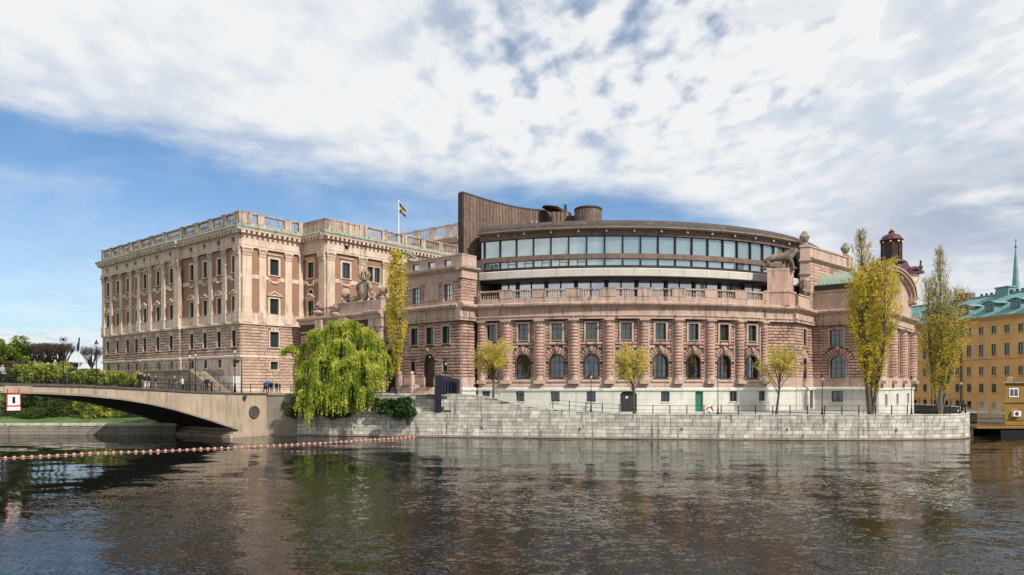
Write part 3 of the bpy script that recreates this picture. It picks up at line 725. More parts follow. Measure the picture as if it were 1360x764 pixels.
for c in wc:
    voussoirs(r, PA, c, 10.1, 1.12, 2.1, 0, .14, 13)
r.build('rusticated_stonework', 'rustic', cb)
# plinth with its openings
bpx = {0: 647.5, 1: 692, 2: 738, 3: 785, 5: 882, 7: 971.5, 8: 1009}
bops = [(PA.at(v)-.62, PA.at(v)+.62, 4.5, 5.95) for v in bpx.values()]
dA = PA.at(834); dB = PA.at(926.5)
bops += [(dA-1.15, dA+1.15, 3.1, 5.95), (dB-.6, dB+.6, 3.1, 5.95)]
w = MB(); core(w, PA, SL, SR, 2.6, 6.05, bops, -.5, .5)
w.prof(PA, SL, SR, [(-.3, 6.05), (.66, 6.05), (.66, 6.3), (.5, 6.5), (-.3, 6.52)]); w.build('plinth', 'plinth', cb)
w = MB(); core(w, PA, SL, SR, 6.52, 7.99, [(c-1.0, c+1.0, 7.8, 8.2) for c in wc], -.5, .16)
for c in wc: w.prof(PA, c-1.35, c+1.35, [(0, 7.3), (.34, 7.3), (.34, 7.52), (.2, 7.6), (0, 7.6)])
w.prof(PA, SL, SR, [(-.3, 6.53), (.3, 6.53), (.3, 6.9), (.17, 7.0), (-.3, 7.0)]); w.build('base_course', 'pink', cb)
for k, v in bpx.items():
    window(cb, PA, PA.at(v), 1.22, 4.52, 5.93, name='basement_window', trim='plinth', rec=-.15, proj=.5, rows=(), curtain=None, glass='glass')
for c, wd, nm, ma in ((dA, 2.3, 'gate_door', 'doordark'), (dB, 1.2, 'door', 'doorgreen')):
    d = MB(); d.pbox(PA, c-wd/2+.02, c-.012, .1, .18, 3.1, 5.93); d.pbox(PA, c+.012, c+wd/2-.02, .1, .18, 3.1, 5.93)
    for i in range(4):
        for sg in (-1, 1): d.pbox(PA, c+sg*wd/4-wd/4+.12, c+sg*wd/4+wd/4-.12, .18, .2, 3.3+i*.65, 3.8+i*.65)
    if nm == 'gate_door':
        for sg in (-1, 1):
            vs = [PA.p(c+sg*1.15, .505)+(5.95,), PA.p(c+sg*.8, .505)+(5.95,), PA.p(c+sg*1.15, .505)+(5.55,)]; vs2 = [PA.p(c+sg*1.15, .2)+(5.95,), PA.p(c+sg*.8, .2)+(5.95,), PA.p(c+sg*1.15, .2)+(5.55,)]
            d.add(vs+vs2, [(0, 1, 2), (1, 4, 5, 2)], 1)
    d.build(nm, [ma, 'plinth'], cb)
d = MB(); d.pbox(PA, dA-.35, dA-.05, .2, .215, 5.0, 5.25); d.build('door_plate', 'white', cb)
# windows
for i, c in enumerate(wc):
    window(cb, PA, c, 1.5, 13.2, 15.5, surround=.3, trim='pink', rec=.3, cols=2, rows=(.68,), sill=False, proj=.15, curtain=[(c+rnd.choice((-.65, .2)), c+.6, 13.3, 14.6)] if rnd.random() < 0 else None)
    cu = []
    if i not in (2,): cu.append((c-.93, c-.45, 7.9, 9.9-rnd.random()*.5))
    cu.append((c+.5, c+.93, 7.9, 9.6))
    window(cb, PA, c, 2.0, 7.82, 11.08, surround=.1, trim='pinkdark', rec=.33, cols=3, rows=(.45,), arch=True, name='arched_window', glass='glassc', fr='browndk', curtain=cu, proj=.13)
b = MB(); b.pbox(PA, SL, SR, -1.9, -1.8, 3, 18); b.build('dark_backing', 'dark', cb)  # dark backing sheet added behind the windows to block light
# keystone heads
for c in wc:
    x, y = PA.p(c, .3); q = MB(); q.ball((x, y, 11.75), .26, 0, 8, 6, 1.25); q.pbox(PA, c-.26, c+.26, .0, .34, 12.0, 12.3); q.build('keystone_head', 'sculpt', cb)
# banded columns
def banded_column(P, s_, root, r0=.5, d=.34, z0=7.1, z1=16.1, mat_='rustic'):
    q = MB(); x, y = P.p(s_, d); prof = []; z = z0+1.15-z0; zb = 0
    z = 8.25; prof = []
    while z < z1-1.15:
        j = [rnd.uniform(-.03, .03) for _ in range(2)]
        prof += [(r0-.04, z+.0), (r0+.1+j[0], z+.07), (r0+.13+j[1], z+.2), (r0+.1+j[0], z+.36), (r0-.04, z+.43)]; z += .445
    n = 16; vs = []; base = len(prof)
    for (rr, zz) in prof:
        for j in range(n):
            a = 2*math.pi*j/n; rj = rr*(1+.035*math.sin(j*5.1+zz*7.7)); vs.append((x+rj*math.cos(a), y+rj*math.sin(a), zz))
    fs = [(i*n+j, i*n+(j+1) % n, (i+1)*n+(j+1) % n, (i+1)*n+j) for i in range(base-1) for j in range(n)]
    q.add(vs, fs, 0)
    q.lathe((x, y, 0), [(r0-.05, z-.02), (r0-.05, z1-.9), (r0+.04, z1-.86), (r0+.04, z1-.76), (r0-.04, z1-.74), (r0-.02, z1-.5), (r0+.12, z1-.36), (r0+.14, z1-.25)], 16, 1)
    q.pbox(P, s_-r0-.2, s_+r0+.2, 0, d+r0+.2, z1-.25, z1-.003, 1)
    q.lathe((x, y, 0), [(r0+.08, 7.5), (r0+.1, 7.6), (r0+.02, 7.8), (r0+.02, 8.26)], 16, 1)
    q.pbox(P, s_-r0-.22, s_+r0+.22, 0, d+r0+.22, 7.01, 7.5, 1)
    q.pbox(P, s_-r0-.34, s_-r0-.05, 0, .2, 7.5, 16.05, 1) ; q.pbox(P, s_+r0+.05, s_+r0+.34, 0, .2, 7.5, 16.05, 1)
    q.build('column', [mat_, 'pink'], root, False)
for k in range(8): banded_column(PA, (k+.5)*BW, cb)
banded_column(PA, SR-.55, cb, .4, .2); banded_column(PA, SL+.5, cb, .4, .2)
# entablature and balustrade
ENT = [(-.3, 16.1), (.62, 16.1), (.62, 16.45), (.75, 16.5), (.75, 16.62), (.5, 16.7), (.5, 17.75), (.62, 17.8), (1.05, 18.0), (1.18, 18.05), (1.22, 18.3), (1.1, 18.42), (.8, 18.5), (-.6, 18.55)]
w = MB(); w.prof(PA, SL, SR, ENT); w.build('entablature', 'pinkstain', cb)
balustrade(cb, PA, SL, SR, 18.55, 20.35, [((k-.5)*BW, 1.95) for k in range(0, 10)], d=.62, mat_='pinkstain', base=.62, gap=.34)
b = MB(); b.pbox(PA, SL, SR, -4.5, .5, 18.3, 18.56); b.build('terrace_floor', 'concg', cb)

# generic block face in the same order of bands (wings, piers)
def band_face(P, s0, s1, e0=0., e1=0., ops=(), excl=(), zg=5.3, pl=True, sm=(), rustm='rustic', ent=True, zt=16.1, dd=0.):
    w = MB(); core(w, P, s0, s1, zg, 16.1, ops, -.6, dd-.02); w.build('wall', 'pinkdark', cb)
    r = MB(); rustic(r, P, s0+.01, s1-.01, 8.0, 16.05, .445, 1.25, [(a-.12, b_+.12, z-.1, z2+.1) for a, b_, z, z2 in ops], .15, dd, excl=excl)
    r.build('rusticated_stonework', rustm, cb)
    w = MB()
    if ent: w.prof(P, s0-e0, s1+e1, [(d_+(dd if d_ > 0 else 0), z) for d_, z in ENT]); w.build('entablature', 'pinkstain', cb)
    w = MB(); core(w, P, s0-e0*.1, s1+e1*.1, 6.52, 7.99, [o for o in ops if o[2] < 7.9], -.5, dd+.16); w.build('base_course', 'pink', cb)
    if pl:
        w = MB(); core(w, P, s0-e0*.4, s1+e1*.4, zg-1, 6.05, [o for o in ops if o[3] < 6.4], -.5, dd+.45)
        w.prof(P, s0-e0*.5, s1+e1*.5, [(-.3, 6.05), (dd+.62, 6.05), (dd+.62, 6.3), (dd+.46, 6.5), (-.3, 6.52)]); w.build('plinth', 'plinth', cb)
# --- left wing (s 27.2 .. 39.3 on the gateway line) and corner pier
PW = PG; w0, w1 = 27.2, 39.3
pxs = lambda *a: [PG.at(x) for x in a]
lo = [(s_-.75, s_+.75, 12.9, 15.4) for s_ in pxs(551, 571.5, 593)]
mi = [(s_-.78, s_+.78, 19.15, 21.5) for s_ in pxs(552.5, 595)]
hi = [(s_-.72, s_+.72, 24.15, 25.1) for s_ in pxs(552, 573, 594.5)]
gr = [(s_-.5, s_+.5, 8.8, 10.4) for s_ in pxs(549, 592)]
ds = PG.at(570.5); dr = [(ds-1.0, ds+1.0, 6.5, 11.4)]
band_face(PG, w0, w1, 0, .0, lo+gr+dr, excl=[(ds, 10.4, 1.7)], zg=5.3, pl=False)
w = MB(); archfill(w, PG, ds, 10.4, 1.0, 11.42, -.59, .0); w.build('arch_stone', 'pinkdark', cb)
r = MB(); voussoirs(r, PG, ds, 10.4, 1.05, 1.9, 0, .17, 11); r.build('arch_stones', 'rustic', cb)
q = MB(); x, y = PG.p(ds, .35); q.ball((x, y, 12.1), .3, 0, 8, 6, 1.3); q.build('keystone_head', 'sculpt', cb)
for s_ in pxs(551, 571.5, 593): window(cb, PG, s_, 1.5, 12.9, 15.4, surround=.26, trim='pink', proj=.17, rec=.3, sill=False)
for s_ in pxs(549, 592): window(cb, PG, s_, 1.0, 8.8, 10.4, surround=.12, trim='pink', proj=.12, rec=.3, cols=1, rows=(), sill=False)
d = MB(); d.pbox(PG, ds-.98, ds-.01, -.4, -.32, 6.5, 10.2); d.pbox(PG, ds+.01, ds+.98, -.4, -.32, 6.5, 10.2); d.pbox(PG, ds-.98, ds+.98, -.44, -.3, 10.2, 10.35)
for sg in (-1, 1):
    for i in range(3): d.pbox(PG, ds+sg*.5-.32, ds+sg*.5+.32, -.32, -.29, 6.8+i*1.1, 7.6+i*1.1)
do = d.build('door', 'door', cb); d = MB(); x, y = PG.p(ds, -.1); d.ball((x, y, 11.0), .16); d.build('door_lamp', 'lamp', do)
w = MB(); core(w, PG, w0, w1, 18.55, 23.3, mi, -.6, -.02); w.pbox(PG, w0, w1, -.7, .12, 18.56, 19.05)
w.pbox(PG, w0, w1, -.6, .0, 22.0, 23.3)
for s_ in (PG.at(573.5),): w.pbox(PG, s_-1.5, s_+1.5, -.1, .1, 19.3, 21.9)
w.build('upper_wall', 'pink', cb)
r = MB(); rustic(r, PG, w0, w1, 19.06, 22.0, .42, 1.1, [(a-.25, b_+.25, 18.9, 21.85) for a, b_, z, z2 in mi]+[(PG.at(573.5)-1.5, PG.at(573.5)+1.5, 19, 21.95)], .1, 0); r.build('rusticated_stonework', 'rustic', cb)
for s_ in pxs(552.5, 595): window(cb, PG, s_, 1.56, 19.15, 21.5, surround=.24, trim='pink', proj=.14, rec=.28, glass='glasslow', rows=(.33, .66), sill=False)
w = MB(); w.prof(PG, w0, w1, [(-.5, 23.3), (.25, 23.3), (.3, 23.5), (.75, 23.6), (.8, 23.85), (.15, 24.0), (-.5, 24.05)])
core(w, PG, w0, w1, 24.05, 25.5, hi, -.5, .02); w.prof(PG, w0, w1, [(-.5, 25.5), (.12, 25.5), (.12, 25.68), (-.5, 25.8)]); w.build('attic', 'pink', cb)
for s_ in pxs(552, 573, 594.5): window(cb, PG, s_, 1.44, 24.15, 25.1, trim='pink', rec=.2, cols=1, rows=(), glass='glasslow', sill=False)
# pier at the left end, from the corner to the arc
PC = Line(C0, D2); LC = 2.7
band_face(PC, 0, LC, .9, 0, zg=5.0)
w = MB(); w.pbox(PC, 0, LC+.4, -.6, .0, 18.55, 23.3); w.pbox(PC, -.3, LC+.3, -.62, .3, 22.2, 23.3); w.prof(PC, -.8, LC+.5, [(-.5, 23.3), (.25, 23.3), (.3, 23.5), (.75, 23.6), (.8, 23.85), (.15, 24.0), (-.5, 24.05)])
w.pbox(PC, 0, LC+.3, -.6, .1, 24.05, 25.5); w.prof(PC, -.1, LC+.3, [(-.5, 25.5), (.15, 25.5), (.15, 25.68), (-.5, 25.8)]); w.pbox(PC, -.1, LC, -.6, .12, 18.56, 19.05); w.build('attic', 'pink', cb)
r = MB(); rustic(r, PC, 0, LC+.3, 19.06, 22.2, .45, .9, (), .1, 0); r.build('rusticated_stonework', 'rustic', cb)
b = MB()   # body behind wing and arc
quad_body(b, [PG.p(w0+.3, -.62), PG.p(w1-.6, -.62), (PC.p(LC, -.6)[0], PC.p(LC, -.6)[1]), (6, 128), (-16, 140)], 5, 25.4); b.build('wing_roof', 'roof', cb)
x, y = PG.p(PG.at(543), -.3); tz = 25.8
t_ = thing('stone_trophy', 'weathered stone trophy sculpture on the wing parapet just right of the narrow poplar top', 'sculpture', (x, y, tz))
q = MB(); q.lathe((x, y, tz), [(.55, 0), (.6, .2), (.4, .4)], 8); q.build('foot', 'urn', t_)
q = MB(); q.lathe((x, y, tz+.35), [(.3, 0), (.6, .3), (.66, .8), (.5, 1.2), (.2, 1.45)], 10)
for i in range(9): al = i*.7; q.ball((x+.55*math.cos(al), y+.55*math.sin(al), tz+.55+.35*(i % 3)), .24, 0, 6, 4)
for sg_ in (-1, 1): q.tube([(x+sg_*.3, y, tz+1.0), (x+sg_*.8, y, tz+.9), (x+sg_*.85, y, tz+.3)], [.2, .17, .1], 6)
q.build('carving', 'urn', t_)
# steps and parapet at the wing door
q = MB()
for i in range(5): q.pbox(PG, ds-1.5, ds+1.5, .4, 2.6-i*.4, 5.5+i*.2, 5.7+i*.2)
q.pbox(PG, ds-4.6, ds-1.6, .5, 1.6, 5.5, 6.9)
for s_ in (ds-4.6, ds-1.9): q.pbox(PG, s_, s_+.5, 1.7, 2.3, 5.5, 8.3); q.lathe(PG.p(s_+.25, 2.0)+(8.3,), [(.2, 0), (.3, .2), (.25, .5), (.05, .62)], 8)
q.pbox(PG, ds-4.1, ds-1.9, 1.8, 2.1, 5.5, 6.4); q.build('door_steps', 'pink', cb)

# --- right end
B0 = PA.p(SR); A1 = (B0[0]+.0, B0[1])
Bc = (42.1, 106.6); P1 = Line(B0, (Bc[0]-B0[0], Bc[1]-B0[1])); L1 = math.hypot(Bc[0]-B0[0], Bc[1]-B0[1])
P2 = Line(Bc, D2); L2 = 8.56; Cc = P2.p(L2)
P3 = Line(Cc, (-D1[0], -D1[1])); L3 = 9.1; Dc = P3.p(L3)
P4 = Line(Dc, D2); L4 = 25.7; Ec = P4.p(L4)
band_face(P1, 0, L1, 0, .4, zg=2.6)
s_n = P2.at(1068)
o2 = [(s_n-.7, s_n+.7, 12.9, 15.4), (s_n-.9, s_n+.9, 7.8, 11.1), (P2.at(1074)-.8, P2.at(1074)+.8, 3.1, 5.9)]
band_face(P2, 0, L2, .9, 0, o2, zg=2.6, excl=[(s_n, 10.2, 1.9)])
window(cb, P2, s_n, 1.4, 12.9, 15.4, surround=.26, trim='pink', proj=.17, rec=.3, sill=False)
window(cb, P2, s_n, 1.8, 7.82, 11.08, surround=.2, trim='pink', rec=.33, cols=2, arch=True, name='arched_window', proj=.18)
w = MB(); archfill(w, P2, s_n, 10.2, .9, 11.12, -.59, .0); w.build('arch_stone', 'pinkdark', cb)
r = MB(); voussoirs(r, P2, s_n, 10.2, 1.1, 2.0, 0, .15, 9); r.build('arch_stones', 'rustic', cb)
d = MB(); d.pbox(P2, P2.at(1074)-.78, P2.at(1074)+.78, .1, .2, 3.1, 5.88); d.build('door', 'doordark', cb)
c3 = P3.at(1111); b3 = P3.at(1113); o3 = [(c3-.95, c3+.95, 12.9, 15.4), (b3-1.15, b3+1.15, 7.8, 11.4), (P3.at(1113)-.85, P3.at(1113)+.85, 4.2, 5.9)]
band_face(P3, 0, L3, 0, .9, o3, zg=2.6, excl=[(b3, 10.25, 2.3)])
w = MB(); archfill(w, P3, b3, 10.25, 1.15, 11.42, -.59, .0); w.build('arch_stone', 'pinkdark', cb)
window(cb, P3, c3, 1.9, 12.9, 15.4, surround=.3, trim='pink', proj=.17, rec=.3, sill=False, cols=3)
window(cb, P3, b3, 2.3, 7.82, 11.38, surround=.12, trim='pink', rec=.33, cols=3, arch=True, name='arched_window', proj=.18)
window(cb, P3, P3.at(1113), 1.7, 4.22, 5.88, name='basement_window', trim='plinth', rec=-.1, proj=.45, rows=())
r = MB(); voussoirs(r, P3, b3, 10.25, 1.3, 2.4, 0, .15, 13); r.build('arch_stones', 'rustic', cb)
q = MB(); x, y = P3.p(b3, .35); q.ball((x, y, 12.5), .3, 0, 8, 6, 1.3); q.build('keystone_head', 'sculpt', cb)
# south front: four giant banded columns in front of recessed bays
so = [(s_-.85, s_+.85, 3.6, 5.4) for s_ in (4.75, 12.6, 21)]; sa = [(s_-1.4, s_+1.4, 7.9, 14.5) for s_ in (5.2, 12.85, 20.5)]
w = MB(); core(w, P4, 0, L4, 1.0, 16.1, so+sa, -.6, -.02)
for s_ in (5.2, 12.85, 20.5): archfill(w, P4, s_, 13.1, 1.4, 14.52, -.59, -.0)
w.build('wall', 'pink', cb)
w = MB(); w.prof(P4, -.9, L4+.9, ENT)
core(w, P4, -.3, L4, 6.52, 7.9, (), -.5, .6); w.build('entablature', 'pink', cb)
w = MB(); core(w, P4, -.2, L4+.2, 1.0, 6.05, so, -.5, .5); w.prof(P4, -.3, L4+.3, [(-.3, 6.05), (.66, 6.05), (.66, 6.3), (.5, 6.5), (-.3, 6.52)]); w.build('plinth', 'plinth', cb)
for s_ in (4.75, 12.6, 21): window(cb, P4, s_, 1.68, 3.62, 5.38, name='basement_window', trim='plinth', rec=-.1, proj=.5, rows=())
for s_ in (5.2, 12.85, 20.5): window(cb, P4, s_, 2.8, 7.92, 14.48, name='arched_window', trim='pink', rec=.4, cols=3, rows=(.33, .66), arch=True, surround=.25, proj=.12)
for s_ in (1.3, 9.0, 16.7, 24.6): banded_column(P4, s_, cb, .75, .4)
b = MB(); b.pbox(P4, 0, L4, -1.5, -1.4, 2, 21); b.pbox(P3, 0, L3, -1.5, -1.4, 2, 21); b.pbox(P2, 0, L2, -1.5, -1.4, 2, 18); b.build('dark_backing', 'dark', cb)  # added light-blocking dark sheets behind the end faces
# attic storey of the end block, vaulted copper roof and arched gable
w = MB(); w.pbox(P3, .0, L3-.0, -.6, .1, 18.55, 21.3); w.prof(P3, -.2, L3+.3, [(-.5, 21.3), (.3, 21.3), (.4, 21.6), (-.5, 21.7)])
w.pbox(P4, .0, L4, -.6, .1, 18.55, 21.0); w.prof(P4, -.5, 2.2, [(-.5, 21.0), (.5, 21.0), (.9, 21.3), (.9, 21.6), (-.5, 21.75)]); w.prof(P4, L4-2.6, L4+.9, [(-.5, 21.0), (.5, 21.0), (.9, 21.3), (.9, 21.6), (-.5, 21.75)])
w.build('attic', 'pink', cb)
w = MB(); w.pbox(P3, .0, L3-.2, -.6, .02, 21.7, 22.5); w.build('vault_base', 'browndk', cb)
GA, GB, GHt, GC = L4/2, 12.55, 3.9, 21.7    # half-ellipse of the gable
def el(k, z=0): a = math.pi*(1-k); return GA+GB*math.cos(a), GC+GHt*abs(math.sin(a))**.72+z
n = 28; vs = []; fs = []
for i in range(n+1):
    s_, z_ = el(i/n, -.25)
    for dd_ in (-.3, -11.0): x, y = P4.p(s_, dd_); vs.append((x, y, z_)); 
for i in range(n): fs.append((i*2, i*2+2, i*2+3, i*2+1))
v_ = MB(); v_.add(vs, fs)
for q_ in range(17):       # standing seams
    dd_ = -.5-q_*.64; pts = []
    for i in range(n+1): s_, z_ = el(i/n, -.2); pts.append(P4.p(s_, dd_)+(z_,))
    v_.tube(pts, .05, 4)
v_.build('vault_roof', 'copper_pale', cb)
g = MB(); vs = []
for i in range(n+1): s_, z_ = el(i/n, -.4); vs.append(P4.p(s_, -.0)+(z_,))
vs += [P4.p(GA+GB, 0)+(21.0,), P4.p(GA-GB, 0)+(21.0,)]
g.add(vs, [tuple(range(len(vs)))])
for (za, zb, d0_, d1_) in ((-.75, -.38, 0, .45), (-.38, .0, -.4, .9), (.0, .22, -.4, 1.15)):
    for i in range(n):
        vs = []
        for k in (i/n, (i+1)/n):
            for zz in (za, zb):
                s_, z_ = el(k); sc_ = 1+zz/9.
                s_ = GA+(s_-GA)*sc_; z_ += zz
                for dd_ in (d0_, d1_): vs.append(P4.p(s_, dd_)+(z_,))
        g.add(vs, [(1, 5, 7, 3), (0, 2, 6, 4), (2, 3, 7, 6), (0, 4, 5, 1)])
g.build('arched_gable', 'pink', cb)
q = MB()
for i in range(26):
    a = rnd.uniform(-2.6, 2.6); x, y = P4.p(GA+a, .3); q.ball((x, y, 22.2+rnd.random()*(2.4-abs(a)*.6)), rnd.uniform(.25, .55), 0, 6, 4)
q.build('gable_relief', 'sculpt', cb)
# wall rising behind, with its two pier heads
Fp = P2.p(7.28); PU = Line(Fp, (.727, .686)); LU = 16.
PUf = Line((Fp[0]-1.28, Fp[1]+.35), (1.28, -.35))     # front face of the urn pier
w = MB(); w.pbox(PU, 0, LU, -1.2, 0, 18.5, 26.2); w.prof(PU, 0, LU, [(-1.2, 26.2), (.1, 26.2), (.15, 26.45), (.6, 26.6), (.62, 26.8), (.1, 26.95), (-1.2, 26.95)]); w.pbox(PU, 0, LU, -1.2, -.05, 26.95, 28.5); w.pbox(PU, 0, LU, -1.25, .1, 28.5, 28.75); w.pbox(PU, LU-1.6, LU+.1, -1.5, .25, 26.9, 28.95)
w.build('tall_wall', 'pink', cb)
r = MB(); rustic(r, PU, .1, LU, 19, 26.15, .5, 1.2, (), .08, 0); r.build('rusticated_stonework', 'rustic', cb)
w = MB(); w.pbox(PUf, -.1, 1.35, -1.35, .05, 18.5, 24.2); w.pbox(PUf, -.25, 1.45, -1.5, .3, 24.2, 24.45); w.pbox(PUf, -.1, 1.35, -1.36, .07, 24.45, 26.3); w.pbox(PUf, -.3, 1.5, -1.5, .35, 26.3, 26.6)
w.pbox(PUf, -.1, 1.36, -1.36, .08, 26.6, 28.5); w.pbox(PUf, -.22, 1.45, -1.45, .2, 28.5, 28.85); w.build('urn_pier', 'pink', cb)
q = MB(); x, y = PUf.p(.6, .5); q.lathe((x, y, 20.2), [(.1, 0), (.35, .6), (.6, 1.4), (.85, 2.2), (.9, 2.9), (.5, 3.3)], 10, 0, .8)
for i in range(16): q.ball((x+rnd.uniform(-.7, .7), y-.3+rnd.uniform(-.3, .3), 20.8+rnd.random()*2.5), rnd.uniform(.18, .36), 0, 6, 4)
q.build('carved_cartouche', 'sculpt', cb)
def urn(s_pos, z, S, lb):
    t = thing('stone_urn', lb, 'urn', s_pos+(z,), 'stone urns on the roof piers'); a = MB(); a.lathe(s_pos+(z,), [(.6*S, 0), (.6*S, .25), (.3*S, .4), (.3*S, .55*S)], 10); a.build('foot', 'urn', t)
    a = MB(); a.lathe(s_pos+(z,), [(.35*S, .5*S), (.62*S, .85*S), (.8*S, 1.3*S), (.78*S, 1.7*S), (.5*S, 2.0*S), (.42*S, 2.05*S)], 12)
    for i in range(10): al = i*.63; a.ball((s_pos[0]+.7*S*math.cos(al), s_pos[1]+.7*S*math.sin(al), z+1.45*S), .2*S, 0, 6, 4)
    a.build('bowl', 'urn', t); a = MB(); a.lathe(s_pos+(z,), [(.55*S, 2.0*S), (.5*S, 2.15*S), (.25*S, 2.3*S), (.3*S, 2.4*S), (.1*S, 2.5*S)], 10); a.build('lid', 'urn', t)
urn(PUf.p(.62, -.6), 28.85, .92, 'lidded stone urn on the roof pier right of the lion')
urn(PU.p(LU-.8, -.6), 28.95, .92, 'lidded stone urn at the far end of the roof wall, nearest the poplar')
b = MB(); quad_body(b, [P1.p(0, -.62), P2.p(.3, -.62), P2.p(L2+.7, -.62), P3.p(L3-.4, -.62), P4.p(L4, -.7), (60, 150), (30, 150)], 2, 18.45); b.build('flat_roof', 'roof', cb)
b = MB(); quad_body(b, [P3.p(.0, -.62), P3.p(L3-.5, -.62), P4.p(L4, -.7), P4.p(L4, -11), P3.p(.0, -12)], 18.4, 21.8); b.build('vault_body', 'pinkdark', cb)
# lion pedestal
x0, y0 = P1.p(.25, .1); PPd = Line((x0, y0), (1, -.08)); PPe = Line(PPd.p(2.95), D2)
w = MB(); a_, b_, c_, d_ = PPd.p(0), PPd.p(2.95), PPe.p(2.5), (PPd.p(0)[0]+2.5*D2[0], PPd.p(0)[1]+2.5*D2[1])
def prism(mb, pts, z0, z1, e=0.):
    cx_ = sum(p_[0] for p_ in pts)/len(pts); cy_ = sum(p_[1] for p_ in pts)/len(pts)
    qd = [(p_[0]+(p_[0]-cx_)*e, p_[1]+(p_[1]-cy_)*e) for p_ in pts]; mb.hexa([q_+(z0,) for q_ in qd], [q_+(z1,) for q_ in qd])
pts = [a_, b_, c_, d_]; prism(w, pts, 18.5, 20.4, .12); prism(w, pts, 20.4, 20.7, .22); prism(w, pts, 20.7, 23.6, .0); prism(w, pts, 23.6, 23.95, .05)
w.build('lion_pedestal', 'rustic', cb)
w = MB(); w.pbox(P2, 1.8, L2, -.5, .0, 18.5, 20.4); w.pbox(P2, 1.8, L2, -.6, .12, 20.4, 20.6); w.build('side_parapet', 'pink', cb)
# lion
lc = ((a_[0]+b_[0]+c_[0]+d_[0])/4, (a_[1]+b_[1]+c_[1]+d_[1])/4); zL = 23.96
lion = thing('lion_statue', 'weathered stone lion striding on its pedestal above the balustrade', 'statue', lc+(zL,))
f_ = Vector((1, -.08, 0)).normalized(); sd = Vector((.08, 1, 0)).normalized()
def LP(a, b_, c): v = Vector((lc[0]-.25, lc[1], zL))+f_*a+sd*b_; return (v.x, v.y, v.z+c)
vs = [LP(0, 0, 1.75), LP(-.9, 0, 1.7), LP(-1.6, 0, 1.65), LP(.8, 0, 1.8), LP(1.5, 0, 2.1), LP(1.95, 0, 2.55), LP(2.35, 0, 2.75), LP(2.75, 0, 2.6),
      LP(-1.65, .38, 1.15), LP(-1.35, .42, .75), LP(-1.75, .42, .45), LP(-1.6, .42, .12), LP(-1.3, .42, .08),
      LP(-1.8, -.38, 1.15), LP(-1.7, -.42, .75), LP(-2.15, -.42, .45), LP(-2.1, -.42, .12), LP(-1.8, -.42, .08),
      LP(1.35, .4, 1.3), LP(1.35, .42, .7), LP(1.25, .42, .12), LP(1.55, .42, .08), LP(1.55, -.4, 1.3), LP(1.85, -.42, .75), LP(2.0, -.42, .12), LP(2.3, -.42, .08),
      LP(-2.0, 0, 1.45), LP(-2.45, 0, 1.0), LP(-2.6, .0, .5), LP(-2.5, 0, .15)]
ed = [(0, 1), (1, 2), (0, 3), (3, 4), (4, 5), (5, 6), (6, 7), (2, 8), (8, 9), (9, 10), (10, 11), (11, 12), (2, 13), (13, 14), (14, 15), (15, 16), (16, 17), (4, 18), (18, 19), (19, 20), (20, 21), (4, 22), (22, 23), (23, 24), (24, 25), (2, 26), (26, 27), (27, 28), (28, 29)]
rd = [.66, .58, .64, .74, .84, .72, .56, .32, .42, .30, .19, .17, .18, .42, .30, .19, .17, .18, .34, .23, .18, .19, .34, .23, .18, .19, .12, .08, .08, .13]
me = evalskin('body', vs, ed, rd, 2); q = MB(); mb_from_mesh(q, me, Matrix.Identity(4))
for b_ in (-.22, .22): q.ball(LP(2.15, b_*1.3, 3.08), .12, 0, 6, 4)
q.ball(LP(2.85, 0, 2.62), .2, 0, 6, 4); q.build('body', 'bronze', lion, True)
q = MB()
for i in range(130):
    a = rnd.uniform(0, 6.28); t_ = rnd.random(); r_ = .80-.12*t_
    p = LP(1.35+t_*.75, math.cos(a)*r_*.8, 2.1+t_*.55+math.sin(a)*r_)
    q.tube([p, (p[0]-.15, p[1], p[2]-.32)], [.14, .05], 5)
q.build('mane', 'bronze', lion)
q = MB(); q.hexa([LP(-2.6, -.75, 0), LP(2.5, -.75, 0), LP(2.5, .75, 0), LP(-2.6, .75, 0)], [LP(-2.6, -.75, .1), LP(2.5, -.75, .1), LP(2.5, .75, .1), LP(-2.6, .75, .1)]); q.build('plinth', 'bronze', lion)

# ------------------------------------------------------------------ glass storeys (concentric with the arc)
RG = 45.3; PD = Arc(CX0, CYC, RG, -.448); SG = .0576*RG; NW = 20; SE = SG*NW
def rib(z0, z1, d0, d1, m, nm, s0=-.6, s1=None):
    q = MB(); q.pbox(PD, s0, SE+1.2 if s1 is None else s1, d0, d1, z0, z1); return q.build(nm, m, cb)
# band of pale stone hung below the glazing
q = MB(); q.prof(PD, -.9, SE+.3, [(-.4, 22.5), (1.55, 22.42), (1.75, 22.5), (1.75, 23.5), (1.6, 23.62), (-.4, 23.62)]); q.build('stone_band', 'band', cb)
q = MB()
for i in range(15): a = -.9+(SE+1.0)*(i+.5)/15; q.pbox(PD, a-.015, a+.015, 1.74, 1.758, 22.5, 23.55)
q.build('band_joints', 'granitedk', cb)
rib(22.0, 22.42, -.5, 1.2, 'browndk', 'soffit_beam')
q = MB(); q.prof(PD, -.6, SE+1.2, [(-.3, 23.62), (.5, 23.62), (.5, 24.15), (.2, 24.2), (-.3, 24.2)]); q.build('sill_beam', 'browndk', cb)
rib(25.2, 25.9, -.3, .35, 'brown', 'spandrel_band'); rib(28.5, 29.35, -.3, .5, 'brown', 'head_band')
q = MB(); q.prof(PD, -.7, SE+1.3, [(-.2, 29.35), (1.05, 29.42), (1.35, 29.52), (1.35, 29.62), (.9, 29.72), (-.2, 29.75)]); q.build('gutter', 'conc', cb)
q = MB(); q.prof(PD, -.7, SE+22, [(-1, 29.2), (.9, 29.76), (.7, 30.2), (.1, 30.6), (-.6, 30.95), (-2.4, 31.3), (-12, 31.9), (-12, 29.2)])
q.build('drum_roof', 'roof', cb)
